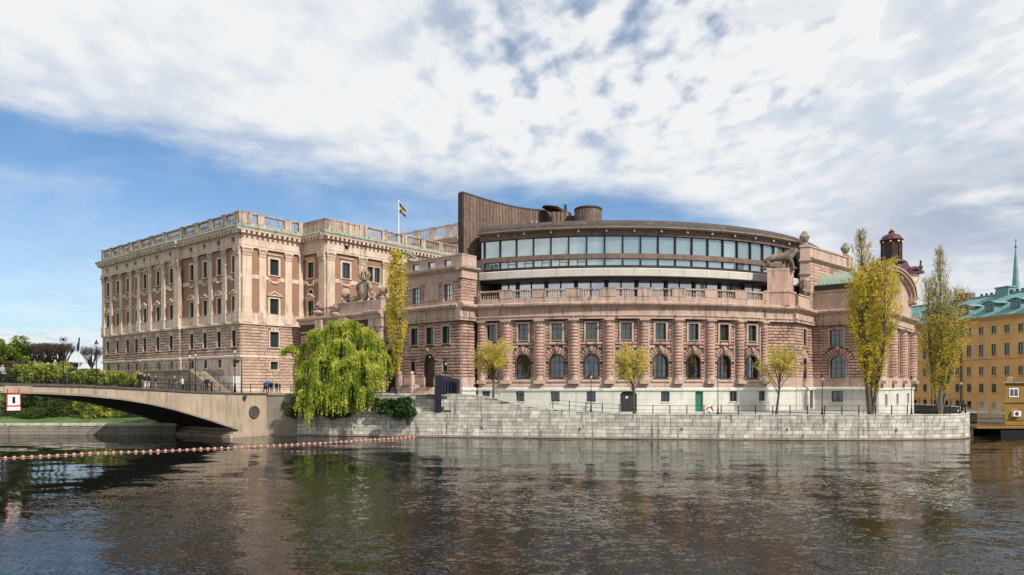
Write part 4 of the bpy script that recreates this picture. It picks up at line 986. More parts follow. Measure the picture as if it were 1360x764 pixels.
for i in range(14):
    q = MB(); a = .3+i*(SE/13.2); x, y = PD.p(a+SG*.9, .8)
    q.lathe((x, y, 28.98), [(.15, 0), (.18, .1), (.09, .24)], 8); q.tube([(x, y, 29.2), (x, y, 29.5)], .04, 5); q.build('floodlight', 'white', cb)
for i in range(NW+1):
    m_ = MB(); a = i*SG; m_.pbox(PD, a-.065, a+.065, -.1, .3, 24.2, 25.2); m_.pbox(PD, a-.075, a+.075, -.1, .34, 25.9, 28.5); m_.build('mullion', 'browndk', cb)
for i in range(-1, NW):
    a = i*SG+.08 if i >= 0 else -.6; b_ = (i+1)*SG-.08
    for (z0, z1, up) in ((24.22, 25.18, 0), (25.92, 28.48, 1)):
        o = MB(); t_ = .05
        o.pbox(PD, a, b_, 0, .1, z0, z0+t_); o.pbox(PD, a, b_, 0, .1, z1-t_, z1); o.pbox(PD, a, a+t_, .001, .099, z0+t_, z1-t_); o.pbox(PD, b_-t_, b_, .001, .099, z0+t_, z1-t_)
        if not up and i < 6 and i >= 0: o.pbox(PD, (a+b_)/2-.05, (a+b_)/2+.05, .001, .12, z0+t_, z1-t_); o.pbox(PD, (a+b_)/2, b_-t_, .0, .11, z1-.42, z1-.36)
        fo = o.build('window', 'browndk', cb)
        g = MB(); g.pbox(PD, a+t_, b_-t_, .03, .05, z0+t_, z1-t_); g.build('pane', 'glassm', fo)
        bl_ = MB()
        if up:
            bl_.pbox(PD, a+.02, b_-.02, -.5, -.46, z0+.55, z1-.02, 0); bl_.pbox(PD, a+.02, b_-.02, -.35, -.3, z0, z0+.53, 1)
            if i % 2 == 1 or rnd.random() < .2: c_ = a+(b_-a)*rnd.uniform(.35, .6); bl_.pbox(PD, c_, c_+.28, -.44, -.4, z0+.55, z1-.05, 1)
        else: bl_.pbox(PD, a+.02, b_-.02, -.5, -.46, z0, z1, 1 if rnd.random() < .7 else 0)
        bl_.build('blind', ['blind', 'blindw'], fo)
rib(23.6, 29.4, -1.2, -1.1, 'dark', 'dark_backing')  # dark sheet added behind the blinds to stop light
# recessed dining storey under the band
PL = Arc(CX0, CYC, RG-.6, -.42, RG-.6); LSE = PL.at(1027)
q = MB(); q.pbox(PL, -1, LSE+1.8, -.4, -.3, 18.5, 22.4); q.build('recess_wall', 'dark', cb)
for k in range(-1, 9):
    px0, px1 = PA.at(0) if False else None, None
    a = (k+.52)*BW; b_ = (k+1.48)*BW
    ang0, ang1 = PA.a0+a/RR, PA.a0+b_/RR; sa_, sb_ = (ang0-PL.a0)*PL.R, (ang1-PL.a0)*PL.R
    if k == -1: sa_ = sb_-2.6
    q = MB(); q.pbox(PL, sb_+.02, sb_+.45, -.3, .25, 18.5, 22.4); q.build('pier', 'browndk', cb)
    mid = (sa_+sb_)/2
    for u, v in ((sa_+.1, mid-.05), (mid+.05, sb_-.1)):
        o = MB(); t_ = .06; z0, z1 = 19.2, 22.05
        o.pbox(PL, u, v, 0, .1, z0, z0+t_); o.pbox(PL, u, v, 0, .1, z1-t_, z1); o.pbox(PL, u, u+t_, .001, .099, z0+t_, z1-t_); o.pbox(PL, v-t_, v, .001, .099, z0+t_, z1-t_)
        fo = o.build('terrace_window', 'browndk', cb); g = MB(); g.pbox(PL, u+t_, v-t_, .03, .05, z0+t_, z1-t_); g.build('pane', 'glasslow', fo)
q = MB(); q.pbox(PD, SE+1.2, SE+20, -.6, .2, 18.5, 29.4); q.build('drum_end_wall', 'browndk', cb)
# metal-clad fin wall at the left of the drum
fa = (X_at(613, 108.6), 108.6); fb = (X_at(735, 125.), 125.); PF = Line(fa, (fb[0]-fa[0], fb[1]-fa[1])); LFN = math.hypot(fb[0]-fa[0], fb[1]-fa[1])
def fin_top(s_):
    t_ = s_/LFN; x, y = PF.p(s_); py = 257+25*t_+8*math.sin(math.pi*t_)*.75+0*t_; return Z_at(py, y)
q = MB(); n = 30
for i in range(n):
    a, b_ = LFN*i/n, LFN*(i+1)/n; lo_ = [PF.p(a, .25), PF.p(b_, .25), PF.p(b_, -.25), PF.p(a, -.25)]
    q.hexa([p_+(18.6,) for p_ in lo_], [lo_[0]+(fin_top(a),), lo_[1]+(fin_top(b_),), lo_[2]+(fin_top(b_),), lo_[3]+(fin_top(a),)])
    if i: q.pbox(PF, a-.035, a+.035, .25, .33, 18.6, fin_top(a)-.02)
q.build('fin_wall', 'brown', cb)
q = MB(); q.tube([PF.p(LFN*i/n, 0)+(fin_top(LFN*i/n)+.05,) for i in range(n+1)], .3, 5); q.pbox(PF, -.35, .1, -.4, .4, 18.6, fin_top(0)+.1); q.build('fin_capping', 'browndk', cb)
# vents on the roof
q = MB()
for px in (735.5, 741, 746.5, 752): q.lathe((X_at(px, 120.), 120.-.02*px*0, 30.5), [(.42, 0), (.42, 5.3)], 10)
q.box(X_at(733, 121), X_at(757, 121), 120.6, 123.5, 30.5, 35.9); q.build('vent_pipes', 'brown', cb)
q = MB(); vs = []
for i in range(20): al = i*math.tau/20; vs.append((X_at(739.5, 121.5)+2.5*math.cos(al), 121.5+2.0*math.sin(al)))
q.hexa([p_+(35.95+(0 if p_[0] > X_at(739.5, 121.5) else .6)-.18*(p_[0]-X_at(739.5, 121.5)),) for p_ in vs], [p_+(36.3+(0 if p_[0] > X_at(739.5, 121.5) else .4)-.18*(p_[0]-X_at(739.5, 121.5)),) for p_ in vs]); q.build('vent_hood', 'browndk', cb)
q = MB(); q.tube([(X_at(751, 123.), 123., 34.5), (X_at(751, 123.), 123., 37.8)], .24, 8); q.build('chimney_pipe', 'browndk', cb)
cxx, cyy = X_at(781, 118.), 118.; q = MB(); q.lathe((cxx, cyy, 30.5), [(2.2, 0), (2.2, 5.1)], 28)
for i in range(28): al = i*math.tau/28; q.box(cxx+2.22*math.cos(al)-.04, cxx+2.22*math.cos(al)+.04, cyy+2.22*math.sin(al)-.04, cyy+2.22*math.sin(al)+.04, 30.5, 35.6)
q.build('round_vent', 'brown', cb); q = MB(); q.lathe((cxx, cyy, 35.6), [(2.32, 0), (2.32, .22), (2.0, .4), (.1, .45)], 28); q.build('round_vent_cap', 'browndk', cb)
q = MB(); q.lathe((X_at(759, 119.), 119., 30.5), [(.9, 0), (.9, 4.3), (.1, 4.5)], 12); q.build('small_vent', 'browndk', cb)
lx, ly = X_at(709.5, 110.), 110.; q = MB()
for dx in (-.3, .3): q.tube([(lx+dx, ly, 30.4), (lx+dx, ly, 32.1)], .05, 5)
for z in (30.8, 31.2, 31.6): q.tube([(lx-.3, ly, z), (lx+.3, ly, z)], .04, 5)
q.build('roof_ladder', 'white', cb)
# ------------------------------------------------------------------ water, quays, ground
def interp(x, xs, ys): return float(np.interp(x, xs, ys))
m = bpy.data.materials.new('river_water'); m.use_nodes = True; t = NT(m); M['water'] = m
out = t.n('ShaderNodeOutputMaterial'); p = t.n('ShaderNodeBsdfPrincipled'); t.l(p.outputs[0], out.inputs[0])
p.inputs['Base Color'].default_value = (.008, .0085, .008, 1); p.inputs['Roughness'].default_value = .02; p.inputs['IOR'].default_value = 1.21
tc = t.n('ShaderNodeTexCoord').outputs['Object']
big = t.noise(t.mapping(tc, (.05, .022, 1), (3, 1, 0)), 1, 3, .6)
sxyz = t.n('ShaderNodeSeparateXYZ'); t.l(tc, sxyz.inputs[0])
calm = t.ramp(t.math('ADD', sxyz.outputs[0], t.math('MULTIPLY', sxyz.outputs[1], .16)), -24, -8)      # sheltered water towards the bridge
def ncol(vec, scale, detail, rough):
    nd = t.n('ShaderNodeTexNoise'); nd.inputs['Scale'].default_value = scale; nd.inputs['Detail'].default_value = detail; nd.inputs['Roughness'].default_value = rough
    t.l(vec, nd.inputs['Vector']); sub_ = t.n('ShaderNodeVectorMath', operation='SUBTRACT'); t.l(nd.outputs['Color'], sub_.inputs[0]); sub_.inputs[1].default_value = (.5, .5, .5); return sub_.outputs[0]
def vscale(v, k):
    nd = t.n('ShaderNodeVectorMath', operation='SCALE'); t.l(v, nd.inputs[0])
    if isinstance(k, (int, float)): nd.inputs['Scale'].default_value = k
    else: t.l(k, nd.inputs['Scale'])
    return nd.outputs[0]
def vadd(a_, b_):
    nd = t.n('ShaderNodeVectorMath', operation='ADD'); t.l(a_, nd.inputs[0]); t.l(b_, nd.inputs[1]); return nd.outputs[0]
gust = t.noise(t.mapping(tc, (.10, .035, 1), (7, 3, 0), (0, 0, .12)), 1, 4, .65)
near = t.ramp(sxyz.outputs[1], 66, 30, .24, 1.4)
amp = t.math('MULTIPLY', t.math('MULTIPLY', t.ramp(gust, .40, .62, .35, 1.15), near), t.math('ADD', t.math('MULTIPLY', calm, .86), .14))
# slopes of three wave trains, in metres per metre
s1 = vscale(ncol(t.mapping(tc, (.45, 1.0, 1), (0, 0, 0), (0, 0, .1)), .42, 2, .5), t.math('ADD', t.math('MULTIPLY', calm, .09), .08))
s2 = vscale(ncol(t.mapping(tc, (.75, 1.25, 1), (3, 1, 0), (0, 0, .35)), 2.2, 3, .6), t.math('MULTIPLY', amp, .5))
s3 = vscale(ncol(t.mapping(tc, (1, 1.2, 1), (4, 7, 0), (0, 0, .6)), 6.5, 3, .6), t.math("MULTIPLY", amp, .68))
sl_ = vadd(vadd(s1, s2), s3); sp = t.n('ShaderNodeSeparateXYZ'); t.l(sl_, sp.inputs[0])
cb_ = t.n('ShaderNodeCombineXYZ'); t.l(t.math('MULTIPLY', sp.outputs[0], .7), cb_.inputs[0]); t.l(sp.outputs[1], cb_.inputs[1]); cb_.inputs[2].default_value = 1.
nm = t.n('ShaderNodeVectorMath', operation='NORMALIZE'); t.l(cb_.outputs[0], nm.inputs[0]); t.l(nm.outputs[0], p.inputs['Normal'])
q = MB(); q.add([(-3000, -400, 0), (3000, -400, 0), (3000, 6000, 0), (-3000, 6000, 0)], [(0, 1, 2, 3)]); tag(q.build('water', 'water'), kind='structure')

QP = [(-33.1, 97.8), (-12.4, 94.3), (1.95, 92.4), (17.1, 90.5), (30.1, 89.3), (43.9, 88.7), (53.0, 89.7), (56.6, 90.9), (59.2, 92.8), (61.0, 95.6), (64.5, 102.0), (72, 113.5), (76, 121), (77, 135), (78, 160)]
def sm(pts, k=4):
    out = []
    for i in range(len(pts)-1):
        p0, p1, p2, p3 = pts[max(i-1, 0)], pts[i], pts[i+1], pts[min(i+2, len(pts)-1)]
        for j in range(k):
            u = j/k; out.append(tuple(.5*((2*b)+(-a+c)*u+(2*a-5*b+4*c-d)*u*u+(-a+3*b-3*c+d)*u**3) for a, b, c, d in zip(p0, p1, p2, p3)))
    out.append(pts[-1]); return out
PQ = Poly(sm(QP)); SQ = PQ.at(583); SEND = PQ.len
def sQ(px, d=0): return PQ.at(px, d)
TS = [0, SQ-.01, SQ, sQ(612), sQ(655), sQ(683), sQ(719), sQ(782), sQ(850), sQ(1284), sQ(1286)+14, SEND]
TZ = [3.2, 3.2, 5.6, 5.6, 5.15, 4.4, 3.85, 3.35, 3.05, 3.1, 2.6, 1.6]
def ztop(s_): return interp(s_, TS, TZ)
quay = thing('quay_wall', 'long pale granite quay wall of coursed blocks, stepping down to the right along the water', 'quay wall', (17, 90.5, 0))
q = MB(); n = 150
for i in range(n):
    a, b = SEND*i/n, SEND*(i+1)/n
    za, zb = ztop(a+.01)-.05, ztop(b-.01)-.05
    if a < SQ < b: za = 3.15
    A, B, C_, D_ = PQ.p(a, 0), PQ.p(b, 0), PQ.p(b, -.8), PQ.p(a, -.8)
    q.hexa([A+(-1.5,), B+(-1.5,), C_+(-1.5,), D_+(-1.5,)], [A+(za,), B+(zb,), C_+(zb,), D_+(za,)])
q.build('wall_core', 'granitedk', quay)
q = MB(); flatblocks(q, PQ, 3.9, SEND-10, lambda a: ztop(a)-.0, .22, .47, 1.15, 0.02, .03); q.build('stone_blocks', 'granite', quay)
q = MB(); q.pbox(PQ, 3.9, SEND-10, -.2, .14, .06, .2); q.build('waterline_ledge', 'conc', quay)
q = MB(); q.pbox(PQ, 3.9, SEND-10, -.2, .12, -.6, .055); q.build('algae_line', 'algae', quay)
for px in (520, 640, 770, 905, 1045, 1190):
    q = MB(); a_ = PQ.at(px); x, y = PQ.p(a_, .1); q.tube([(x+.16*math.cos(k), y-.05, 1.25+.16*math.sin(k)) for k in [j*math.tau/12 for j in range(13)]], .025, 5); q.box(x-.05, x+.05, y-.08, y+.1, 1.36, 1.48); q.build('mooring_ring', 'iron', quay)
q = MB(); zc = lambda s_: ztop(s_)
s_ = 3.9
while s_ < SEND-12:       # coping slabs
    b = s_+rnd.uniform(1.3, 1.9); mid = min(ztop(s_+.05), ztop(b-.05))
    q.pbox(PQ, s_+.01, min(b, SEND-11)-.01, -.85, .08, mid, mid+.1); s_ = b
q.build('coping', 'granite', quay)
uw = thing('retaining_wall', 'grey upper street wall half hidden by the willow and the ivy', 'wall', PQ.p(12, -1.6)+(3.2,))
q = MB(); q.pbox(PQ, 3.5, SQ+.3, -2.6, -1.66, 2.5, 5.6); q.build('wall_core', 'granitedk', uw)
q = MB(); flatblocks(q, PQ, 3.5, SQ+.3, 5.45, 3.2, .45, 1.2, -1.65, .04); q.pbox(PQ, 3.5, SQ+.3, -2.6, -1.55, 5.45, 5.62); q.build('stone_blocks', 'granite', uw)
q = MB(); q.pbox(PQ, -0.5, 3.95, -4.6, .12, -1.5, 5.45); q.pbox(PQ, -.5, 3.97, -4.7, .25, 5.45, 5.68); q.build('concrete_end', 'concg', uw)
# island ground
XS = [-140, -90, -60, -47.5, -46.5, -40, -33.2]
XS = [-140, -120, -100, -85, -70, -60, -52, -47.6, -47.0, -44, -38, -33.2]
qxs = [p_[0] for p_ in sm(QP)][:40]; qys = [p_[1] for p_ in sm(QP)][:40]
FX = np.arange(-33, 60.6, 1.5)
ZXX = [-34, -12, X_at(612, 93.7), X_at(655, 93), X_at(683, 92.7), X_at(719, 92.2), X_at(782, 91.5), 16.5, 62]; ZXZ = [5.58, 5.58, 5.55, 5.1, 4.35, 3.8, 3.3, 3.03, 3.05]
vs = []; fs = []
rows = [0, .02, 1, 3, 6, 10, 16, 24, 34, 50]
for x in FX:
    y0 = interp(x, qxs, qys)+.5+(2.0 if x < -13.2 else 0)
    for k, r_ in enumerate(rows):
        z = interp(x, ZXX, ZXZ)
        if x > 48: z = z-min(1.6, max(0, r_-3)*.07*(x-48)/10)
        vs.append((x+(r_*.55 if x > 45 else 0)*(x-45)/15.6, y0+r_, z+(.0 if k else 0)))
nr = len(rows)
for i in range(len(FX)-1):
    for j in range(nr-1): a = i*nr+j; fs.append((a, a+nr, a+nr+1, a+1))
q = MB(); q.add(vs, fs); tag(q.build('promenade', 'paving'), kind='structure')
q = MB(); q.pbox(PQ, 3.97, SQ+.2, -1.7, -.78, 2.0, 3.19); tag(q.build('lower_walkway', 'paving'), kind='structure')
# lawn bank behind the bridge, rising to the terrace
vs = []; fs = []; rr = [(98.25, 1.6), (100, 1.75), (104, 2.1), (110, 2.9), (118, 4.3), (130, 5.2), (200, 5.4), (600, 6.0), (5000, 6.2)]
XL = [-4000, -600, -200, -140, -110, -90, -75, -60, -48]
for x in XL:
    for k, (yy, zz) in enumerate(rr): vs.append((x*(1 if k < 6 else 1), yy, zz+(.35*math.sin(x*.21+yy*.3) if 100 < yy < 140 else 0)))
for i in range(len(XL)-1):
    for j in range(len(rr)-1): a = i*len(rr)+j; fs.append((a, a+len(rr), a+len(rr)+1, a+1))
q = MB(); q.add(vs, fs); tag(q.build('lawn', 'lawn'), kind='structure')
q = MB(); q.add([(-48, 98.5, 5.3), (-31, 98.5, 5.3), (-20, 104, 5.3), (-20, 175, 5.3), (-100, 175, 5.3), (-48, 112, 5.3)], [(0, 1, 2, 3, 4, 5)]); tag(q.build('street', 'paving'), kind='structure')
q = MB(); q.add([(-20, 175, 5.2), (4000, 175, 5.2), (4000, 5000, 5.2), (-20, 5000, 5.2)], [(0, 1, 2, 3)]); tag(q.build('ground', 'earth'), kind='structure')
bw = thing('bank_wall', 'low dark stone river bank wall below the lawn, seen under the bridge', 'wall', (-70, 98, 0))
BP = Line((-150, 98.0), (1, 0)); q = MB(); q.pbox(BP, 0, 104, -.6, 0, -1, 1.25); q.build('wall_core', 'granitedk', bw)
q = MB(); flatblocks(q, BP, 0, 104, 1.25, 0.0, .42, 1.0, .01, .04); q.build('stone_blocks', 'concg', bw)
q = MB(); q.pbox(BP, 0, 104, -.8, .12, 1.27, 1.62); q.build('coping', 'granite', bw)

# ------------------------------------------------------------------ bridge
BE = (-33.5, 97.8); BT = (.512, .859); BL = 72.; PB = Line((BE[0]-BT[0]*BL, BE[1]-BT[1]*BL), BT)
bs = lambda s_: min(s_, 72-s_)     # distance from the nearer end
def btop(s_): return interp(bs(s_), [0, 4.7, 10.6, 17, 24.5, 32.4, 36], [5.66, 5.76, 5.99, 6.38, 6.8, 6.99, 7.02])
def bbot(s_): return interp(bs(s_), [0, 4.66, 6.6, 9, 11.4, 14, 16.9, 20.5, 24.5, 28.5, 32.4, 36], [.7, 1.0, 1.6, 2.42, 3.17, 3.95, 4.66, 5.3, 5.75, 6.02, 6.16, 6.2])
bridge = thing('bridge', 'tan concrete arch bridge with an iron railing crossing to the palace at left', 'bridge', PB.p(70, -7)+(0,))
BWD = 14.
q = MB(); so = MB(); n = 60
for i in range(n):
    a, b = 4.66+(BL-9.32)*i/n, 4.66+(BL-9.32)*(i+1)/n
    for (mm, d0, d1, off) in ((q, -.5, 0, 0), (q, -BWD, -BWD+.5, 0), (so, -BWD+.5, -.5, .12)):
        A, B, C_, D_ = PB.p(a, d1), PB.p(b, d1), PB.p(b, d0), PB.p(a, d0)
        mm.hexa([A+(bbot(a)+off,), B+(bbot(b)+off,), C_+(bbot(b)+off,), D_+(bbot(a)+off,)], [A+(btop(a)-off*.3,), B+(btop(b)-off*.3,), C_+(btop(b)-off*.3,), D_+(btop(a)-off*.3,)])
for a, b in ((0, 4.66), (BL-4.66, BL)):
    A, B, C_, D_ = PB.p(a, 0), PB.p(b, 0), PB.p(b, -BWD), PB.p(a, -BWD); q.hexa([v+(-1.5,) for v in (A, B, C_, D_)], [A+(btop(a),), B+(btop(b),), C_+(btop(b),), D_+(btop(a),)])
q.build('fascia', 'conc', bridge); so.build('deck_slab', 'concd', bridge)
KB = [MB(), MB()]
for i in range(n+6):
    a, b = BL*i/(n+6), BL*(i+1)/(n+6)
    for d0, d1 in ((-.45, .14), (-BWD-.14, -BWD+.45)):
        A, B, C_, D_ = PB.p(a, d1), PB.p(b, d1), PB.p(b, d0), PB.p(a, d0)
        KB[d0 < -1].hexa([A+(btop(a)-.12,), B+(btop(b)-.12,), C_+(btop(b)-.12,), D_+(btop(a)-.12,)], [A+(btop(a)+.12,), B+(btop(b)+.12,), C_+(btop(b)+.12,), D_+(btop(a)+.12,)])
KB[0].build('kerb', 'granitedk', bridge); KB[1].build('kerb', 'granitedk', bridge)
q = MB()
for i in range(n):
    a, b = 4.66+(BL-9.32)*i/n, 4.66+(BL-9.32)*(i+1)/n
    A, B, C_, D_ = PB.p(a, .09), PB.p(b, .09), PB.p(b, -.1), PB.p(a, -.1)
    q.hexa([A+(bbot(a)-.06,), B+(bbot(b)-.06,), C_+(bbot(b)-.06,), D_+(bbot(a)-.06,)], [A+(bbot(a)+.16,), B+(bbot(b)+.16,), C_+(bbot(b)+.16,), D_+(bbot(a)+.16,)])
q.build('arch_edge', 'concg', bridge)
q = MB()
for k in range(1, 19):
    a_ = BL-k*3.6+.8
    if a_ > 5: q.pbox(PB, a_-.012, a_+.012, -.02, .004, bbot(a_)+.17 if 4.66 < a_ < BL-4.66 else .5, btop(a_)-.13)
q.build('panel_joints', 'granitedk', bridge)
q = MB(); q.pbox(PB, BL-6.2, BL+.05, -BWD-.3, .35, -1.2, .45); q.pbox(PB, BL-5.6, BL+.03, -BWD-.2, .2, .45, .75); q.build('footing', 'conc', bridge)
# medallion
me_s = PB.at(337); c = PB.p(me_s, .1); q = MB()
def disc(mb, P, s_, z, r0, r1, d0, d1, n=28, m=0): archring(mb, P, s_, z, r0, r1, d0, d1, m, n, 0, 2*math.pi)
disc(q, PB, me_s, 3.25, .62, .82, .0, .2); disc(q, PB, me_s, 3.25, .02, .62, 0, .1); disc(q, PB, me_s, 3.25, .3, .36, .09, .14); q.build('medallion', 'granitedk', bridge)
q = MB(); q.ball(PB.p(PB.at(323.5), .3)+(5.3,), .28, 0, 8, 6); q.tube([PB.p(PB.at(323.5), 0)+(5.35,), PB.p(PB.at(323.5), .35)+(5.3,)], .12, 6); q.build('navigation_lamp', 'granitedk', bridge)
sg = PB.at(24); q = MB(); q.pbox(PB, sg-1.3, sg+1.3, 0, .1, 6.12, 6.86); q.build('plaque', 'rustic', bridge)
def rail_part(o_, P, s_, zf, d, h=1.1, r=.035, cap=True):
    q = MB(); x, y = P.p(s_, d); q.box(x-r, x+r, y-r, y+r, zf(s_)-.02, zf(s_)+h)
    if cap: q.ball((x, y, zf(s_)+h), r*1.6, 0, 6, 4)
    return q.build('post', 'iron', o_)
def railing(P, s0, s1, zf, d, lab, step=2.15, h=1.08, rails=(.45, 1.0), bars=0, r=.035, group=None, br=.011):
    o_ = thing('railing', lab, 'railing', P.p((s0+s1)/2, d)+(zf((s0+s1)/2),)); n_ = max(1, round((s1-s0)/step))
    for i in range(n_+1): rail_part(o_, P, s0+(s1-s0)*i/n_, zf, d, h, r)
    for rz in rails:
        q = MB(); k = max(n_*2, 2); q.tube([P.p(s0+(s1-s0)*i/k, d)+(zf(s0+(s1-s0)*i/k)+rz*h,) for i in range(k+1)], .024, 5); q.build('rail', 'iron', o_)
    if bars:
        q = MB(); k = int((s1-s0)/bars)
        for i in range(k): s_ = s0+(s1-s0)*(i+.5)/k; x, y = P.p(s_, d); z = zf(s_); q.tube([(x, y, z+.12*h), (x, y, z+h*1.0)], br, 3, cap=False)
        q.build('bars', 'iron', o_)
    return o_
zb = lambda s_: btop(s_)+.12
railing(PB, 8, BL-.2, zb, -.2, 'dark iron railing along the near edge of the bridge', 2.4, 1.12, (.12, .55, 1.0), bars=.3)
railing(PB, 8, BL-.2, zb, -BWD+.2, 'dark iron railing along the far edge of the bridge', 2.4, 1.12, (.12, 1.0), bars=.3)
zs_ = lambda s_: 5.66
railing(PQ, .1, sQ(583), zs_, -1.9, 'dark iron railing on the street wall behind the willow', 2.0, 1.1, (.5, 1.0))
zq = lambda s_: ztop(s_)+.1
railing(PQ, sQ(734), sQ(1284), zq, -.35, 'long black iron quay railing of posts and two rails on the granite wall', 2.12, 1.1, (.5, 1.0), r=.05)
# sign on the bridge
t_ = thing('navigation_sign', 'white red-edged channel sign with a black bar, hung on the bridge side', 'sign', PB.p(PB.at(16.5), .3)+(5.0,)); ss = PB.at(16.5)
q = MB(); q.pbox(PB, ss-.62, ss+.62, .22, .26, 4.8, 6.0); q.build('border', 'red', t_)
q = MB(); q.pbox(PB, ss-.53, ss+.53, .262, .275, 4.89, 5.91); q.build('face', 'white', t_); q = MB(); q.pbox(PB, ss-.13, ss+.13, .276, .286, 5.08, 5.72); q.build('black_bar', 'iron', t_)
q = MB(); q.pbox(PB, ss-.62, ss+.62, .22, .26, 4.34, 4.77); q.build('lower_border', 'red', t_); q = MB(); q.pbox(PB, ss-.57, ss+.57, .262, .275, 4.38, 4.73); q.build('lower_face', 'white', t_)
for dx in (-.5, .5):
    q = MB(); q.tube([PB.p(ss+dx, .12)+(6.5,), PB.p(ss+dx, .2)+(4.4,)], .03, 5); q.build('bracket', 'iron', t_)

# terrace and stair in front of the palace
TP = Line((PLF.p(0)[0]+PLF.n[0]*6, PLF.p(0)[1]+PLF.n[1]*6), PLF.t); ts0, ts1 = TP.at(160), TP.at(252)
ter = thing('terrace', 'dark stone terrace wall with a stair descending to the bridge, below the palace', 'terrace', TP.p(ts1)+(5.3,))
q = MB(); q.pbox(TP, ts0-8, ts1, -6, -.02, 3, 9.35); q.build('wall_core', 'granitedk', ter)
q = MB(); flatblocks(q, TP, ts0-8, ts1, 9.2, 5.0, .5, 1.1, -.02, .05); q.pbox(TP, ts0-8, ts1+.1, -.6, .14, 9.2, 9.45); q.build('stone_blocks', 'terr', ter)
te = TP.at(291); ns = 22; q = MB()
for i in range(ns):
    a = ts1+(te-ts1)*i/ns; b = ts1+(te-ts1)*(i+1)/ns; z = 9.35-(i+1)*3.9/ns; q.pbox(TP, a, b, -2.6, -.1, 5.0, z)
q.build('stair', 'terr', ter)
q = MB(); A, B = TP.p(ts1, .1), TP.p(te+.5, .1); C_, D_ = TP.p(te+.5, -.15), TP.p(ts1, -.15); q.hexa([v+(5.0,) for v in (A, B, C_, D_)], [A+(9.35,), B+(5.5,), C_+(5.5,), D_+(9.35,)]); q.build('stair_cheek', 'terr', ter)
q = MB(); q.pbox(TP, ts1+.2, LF+1.8, -4.9, -3.6, 5.2, 8.3); q.build('pale_wall', 'band', ter)
zt_ = lambda s_: 9.45 if s_ <= ts1 else 9.4-(s_-ts1)/(te-ts1)*3.9
railing(TP, ts0, ts1, zt_, -.2, 'black iron railing on top of the terrace wall', 1.6, 1.0, (.5, 1.0), bars=.3, r=.03)
railing(TP, ts1+.1, te, zt_, -.1, 'sloping black handrail of the terrace stair', 1.5, 1.0, (.5, 1.0), r=.03)
railing(TP, ts1+.1, te, zt_, -2.5, 'sloping black handrail on the wall side of the terrace stair', 1.5, 1.0, (.5, 1.0), r=.03)

# ------------------------------------------------------------------ lamps, street things
def lamp_proto(name, H_, lab, cat='street lamp', group=None, twin=False):
    o_ = thing(name, lab, cat, (0, 0, 0), group)
    q = MB(); q.lathe((0, 0, 0), [(.16, 0), (.16, .25), (.1, .35), (.09, .9), (.055, 1.0), (.04, H_*.82), (.06, H_*.83), (.035, H_*.85)], 10); q.build('post', 'iron', o_)
    if twin:
        for i in range(8):
            a = i*math.pi/4
        q = MB(); archring(q, Line((0, 0), (1, 0)), 0, H_*.93, .30, .35, -.03, .03, 0, 16, math.radians(-240), math.radians(60)); q.build('hoop', 'iron', o_)
        q = MB(); q.ball((0, 0, H_*.93), .17); q.build('lantern', 'iron', o_)
        return o_
    q = MB(); z = H_*.85; q.lathe((0, 0, z), [(.09, 0), (.17, .32), (.18, .36)], 8); q.build('lantern_glass', 'lamp', o_)
    q = MB(); q.lathe((0, 0, z), [(.2, .36), (.21, .4), (.12, .56), (.06, .6), (.05, .66), (.09, .7), (.02, .82)], 8)
    for i in range(4): a = i*math.pi/2+.4; q.tube([(.1*math.cos(a), .1*math.sin(a), z), (.185*math.cos(a), .185*math.sin(a), z+.37)], .014, 4)
    q.lathe((0, 0, z-.06), [(.06, 0), (.1, .05)], 8); q.build('lantern_top', 'iron', o_)
    return o_
def copy_tree(o, parent=None):
    c_ = o.copy(); COL.objects.link(c_); c_.parent = parent
    for ch in o.children: copy_tree(ch, c_)
    return c_
def put(proto, first, loc, label, rz=0., sc=1.):
    o_ = proto if first else copy_tree(proto); o_.location = loc; o_.rotation_euler.z = rz; o_.scale = (sc,)*3; o_['label'] = label; return o_
lp = lamp_proto('street_lamp', 5.0, 'x', group='black street lamps with lanterns')
qp = lambda px, d: PQ.p(PQ.at(px, d), d)
spots = [(qp(785, -1.2)+(3.3,), 1.03, 'black street lamp on the quay between the two middle small trees, left one'), (qp(953.5, -.9)+(3.1,), 1.0, 'black street lamp on the quay just right of the red lifebuoy'),
 (qp(1092, -.9)+(3.1,), 1.02, 'black street lamp on the quay between the small right tree and the tall forked poplar'), (qp(1210.5, -.9)+(3.1,), .98, 'black street lamp on the quay in front of the end of the south front'),
 ((X_at(1237.5, 100), 100, 2.9), .92, 'black street lamp beside the trunk of the sparse right-hand poplar'), ((X_at(1276.5, 95.), 95., 3.0), .92, 'black street lamp at the tip of the quay before the ochre building'),
 ((X_at(592, 95.5), 95.5, 5.6), .92, 'black street lamp beside the dark steel box')]
zbp = lambda px, d: (PB.p(PB.at(px, d), d)+(btop(PB.at(px, d))+.1,))
spots += [(zbp(128, -.6), 1.0, 'black street lamp on the bridge at the left edge of the palace'), (zbp(186, -13.2), .92, 'black street lamp behind the group of people at the left of the bridge'),
 (zbp(259.5, -1.0), 1.02, 'taller black street lamp on the bridge before the terrace stair, nearer the railing'), (zbp(252, -13), 1.15, 'black street lamp beside the top of the terrace stair'), (zbp(312, -1.2), 1.22, 'tallest black street lamp, at the palace end of the bridge')]
for i, (l_, s_, lb) in enumerate(spots): put(lp, i == 0, l_, lb, rnd.random(), s_)
lt = lamp_proto('hoop_lamp', 5.1, 'tall dark lamp post with a round hoop around its lantern, on the bridge at left', twin=True); lt.location = zbp(84, -.6)
t_ = thing('camera_mast', 'dark mast with a surveillance camera dome at the palace end of the bridge', 'mast', zbp(321, -.7)); b_ = t_.location
